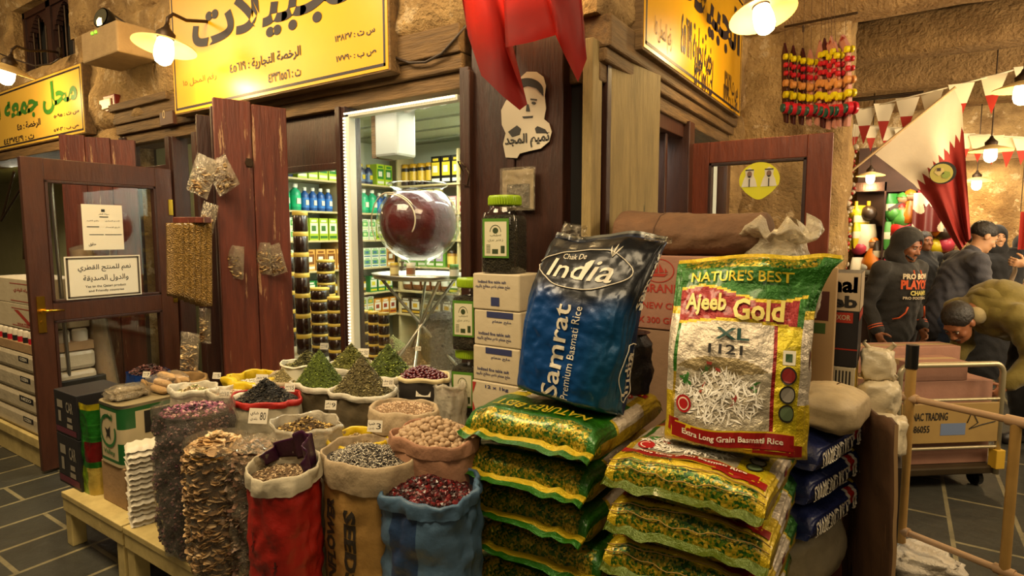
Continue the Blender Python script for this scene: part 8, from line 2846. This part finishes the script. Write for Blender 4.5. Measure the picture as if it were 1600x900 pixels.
g = SDF(); g.cone(v['neck'] + np.array((-.03, -.045, -.03)), v['neck'] + np.array((.03, -.045, -.03)), .058, k=.02); g.build('collar', cl('cream_shirt', '#a59468'), t, .010)
m = MB(); m.grid(lambda u, w: (-.185 + .004 * math.sin(w * 9), -.30 + .02 * math.sin(w * 5) + .004 * u, 1.16 - .26 * w), 1, 10); 
trousers(t, v, cl('dark_trousers', '#1a1612', col2='#0f0d0b'))
# --- veiled women and others deeper in the arcade
BLKC = cl('abaya', '#100e10', col2='#070607')
def veiled(label, px, d_, rz, sc, skin, niqab=False, h=.011):
    J = stand(.0, dict(el=[(-.22, -.04, 1.14), (.22, -.04, 1.14)], wr=[(-.08, -.20, 1.04), (.10, -.20, 1.02)]))
    t, v, Mh = person(label, ground(px, d_), FACE_CAM + rz, sc, J, skin, hair=False, h=.010, legs=True)
    garment(t, v, 'robe', BLKC, torso=(.175, .17), arm=(.085, .08), sleeve=.9, rough=(40, .006), skirt=(.19, .27), h=.014)
    g = SDF(); g.ell((0, .015, .025), (.105, .118, .125), .02).ell((0, .02, -.14), (.13, .12, .12), .06).ell((0, -.135, -.025), (.060, .10, .082), .012, True)
    if niqab: g.ell((0, -.06, -.085), (.085, .065, .075), .02)
    q = SDF(); q.add(g.p, Mh); q.build('headscarf', BLKC, t, .010, (40, .003)); return t
veiled('person in a black robe and headscarf, face uncovered, standing deep in the arcade', 1549, 6.6, R(-14), .96, SKIN['light'])
veiled('person in a black robe and headscarf half hidden behind the bare arm', 1592, 6.9, R(25), .90, SKIN['light'], niqab=True)
J = stand(0)
t, v, Mh = person('person in dark clothes standing furthest back, between hooded and grey-shirted ones', ground(1438, 7.1), FACE_CAM, .93, J, SKIN['brown'], h=.011)
garment(t, v, 'jacket', BLKC, h=.015); trousers(t, v, cl('black_trousers', ''))
t, v, Mh = person('person in tan clothing standing behind the grey-shirted one', ground(1516, 7.3), FACE_CAM + R(40), .93, J, SKIN['tan'], h=.011)
garment(t, v, 'jacket', cl('khaki', '#7a6a44', col2='#5a4c2e'), h=.015); trousers(t, v, cl('black_trousers', ''))
# --- bare arm reaching in from the picture edge
J = stand(.12, dict(el=[(-.24, -.10, 1.18), (.28, -.30, 1.32)], wr=[(-.23, -.28, 1.0), (.20, -.62, 1.36)]))
t, v, Mh = person('person at the picture edge reaching a bare forearm across, holding a strip of cloth', ground(1668, 5.2), R(33.3 - 85), .99, J, SKIN['light'], curl=(.5, .9))
garment(t, v, 'shirt', cl('white_shirt', '#a8977a', col2='#80705a'), sleeve=.06, hem=.06); trousers(t, v, cl('black_trousers', ''))
pw = t.matrix_basis if False else (Matrix.Translation(t.location) @ Matrix.Rotation(t.rotation_euler.z, 4, 'Z') @ Matrix.Scale(.99, 4))
w = pw @ Vector((.17, -.71, 1.37))
m = MB(); m.grid(lambda u, q: (.03 * (u - .5) + .01 * math.sin(q * 9), .01 * math.sin(q * 7 + u * 3), -.30 * q), 6, 16)
tag(m.build('cloth_strip', cl('taupe', '#7a6650'), None, w - Vector((0, 0, .01)), solid=.004), 'taupe strip of cloth dangling from the bare arm\'s fist', 'cloth')
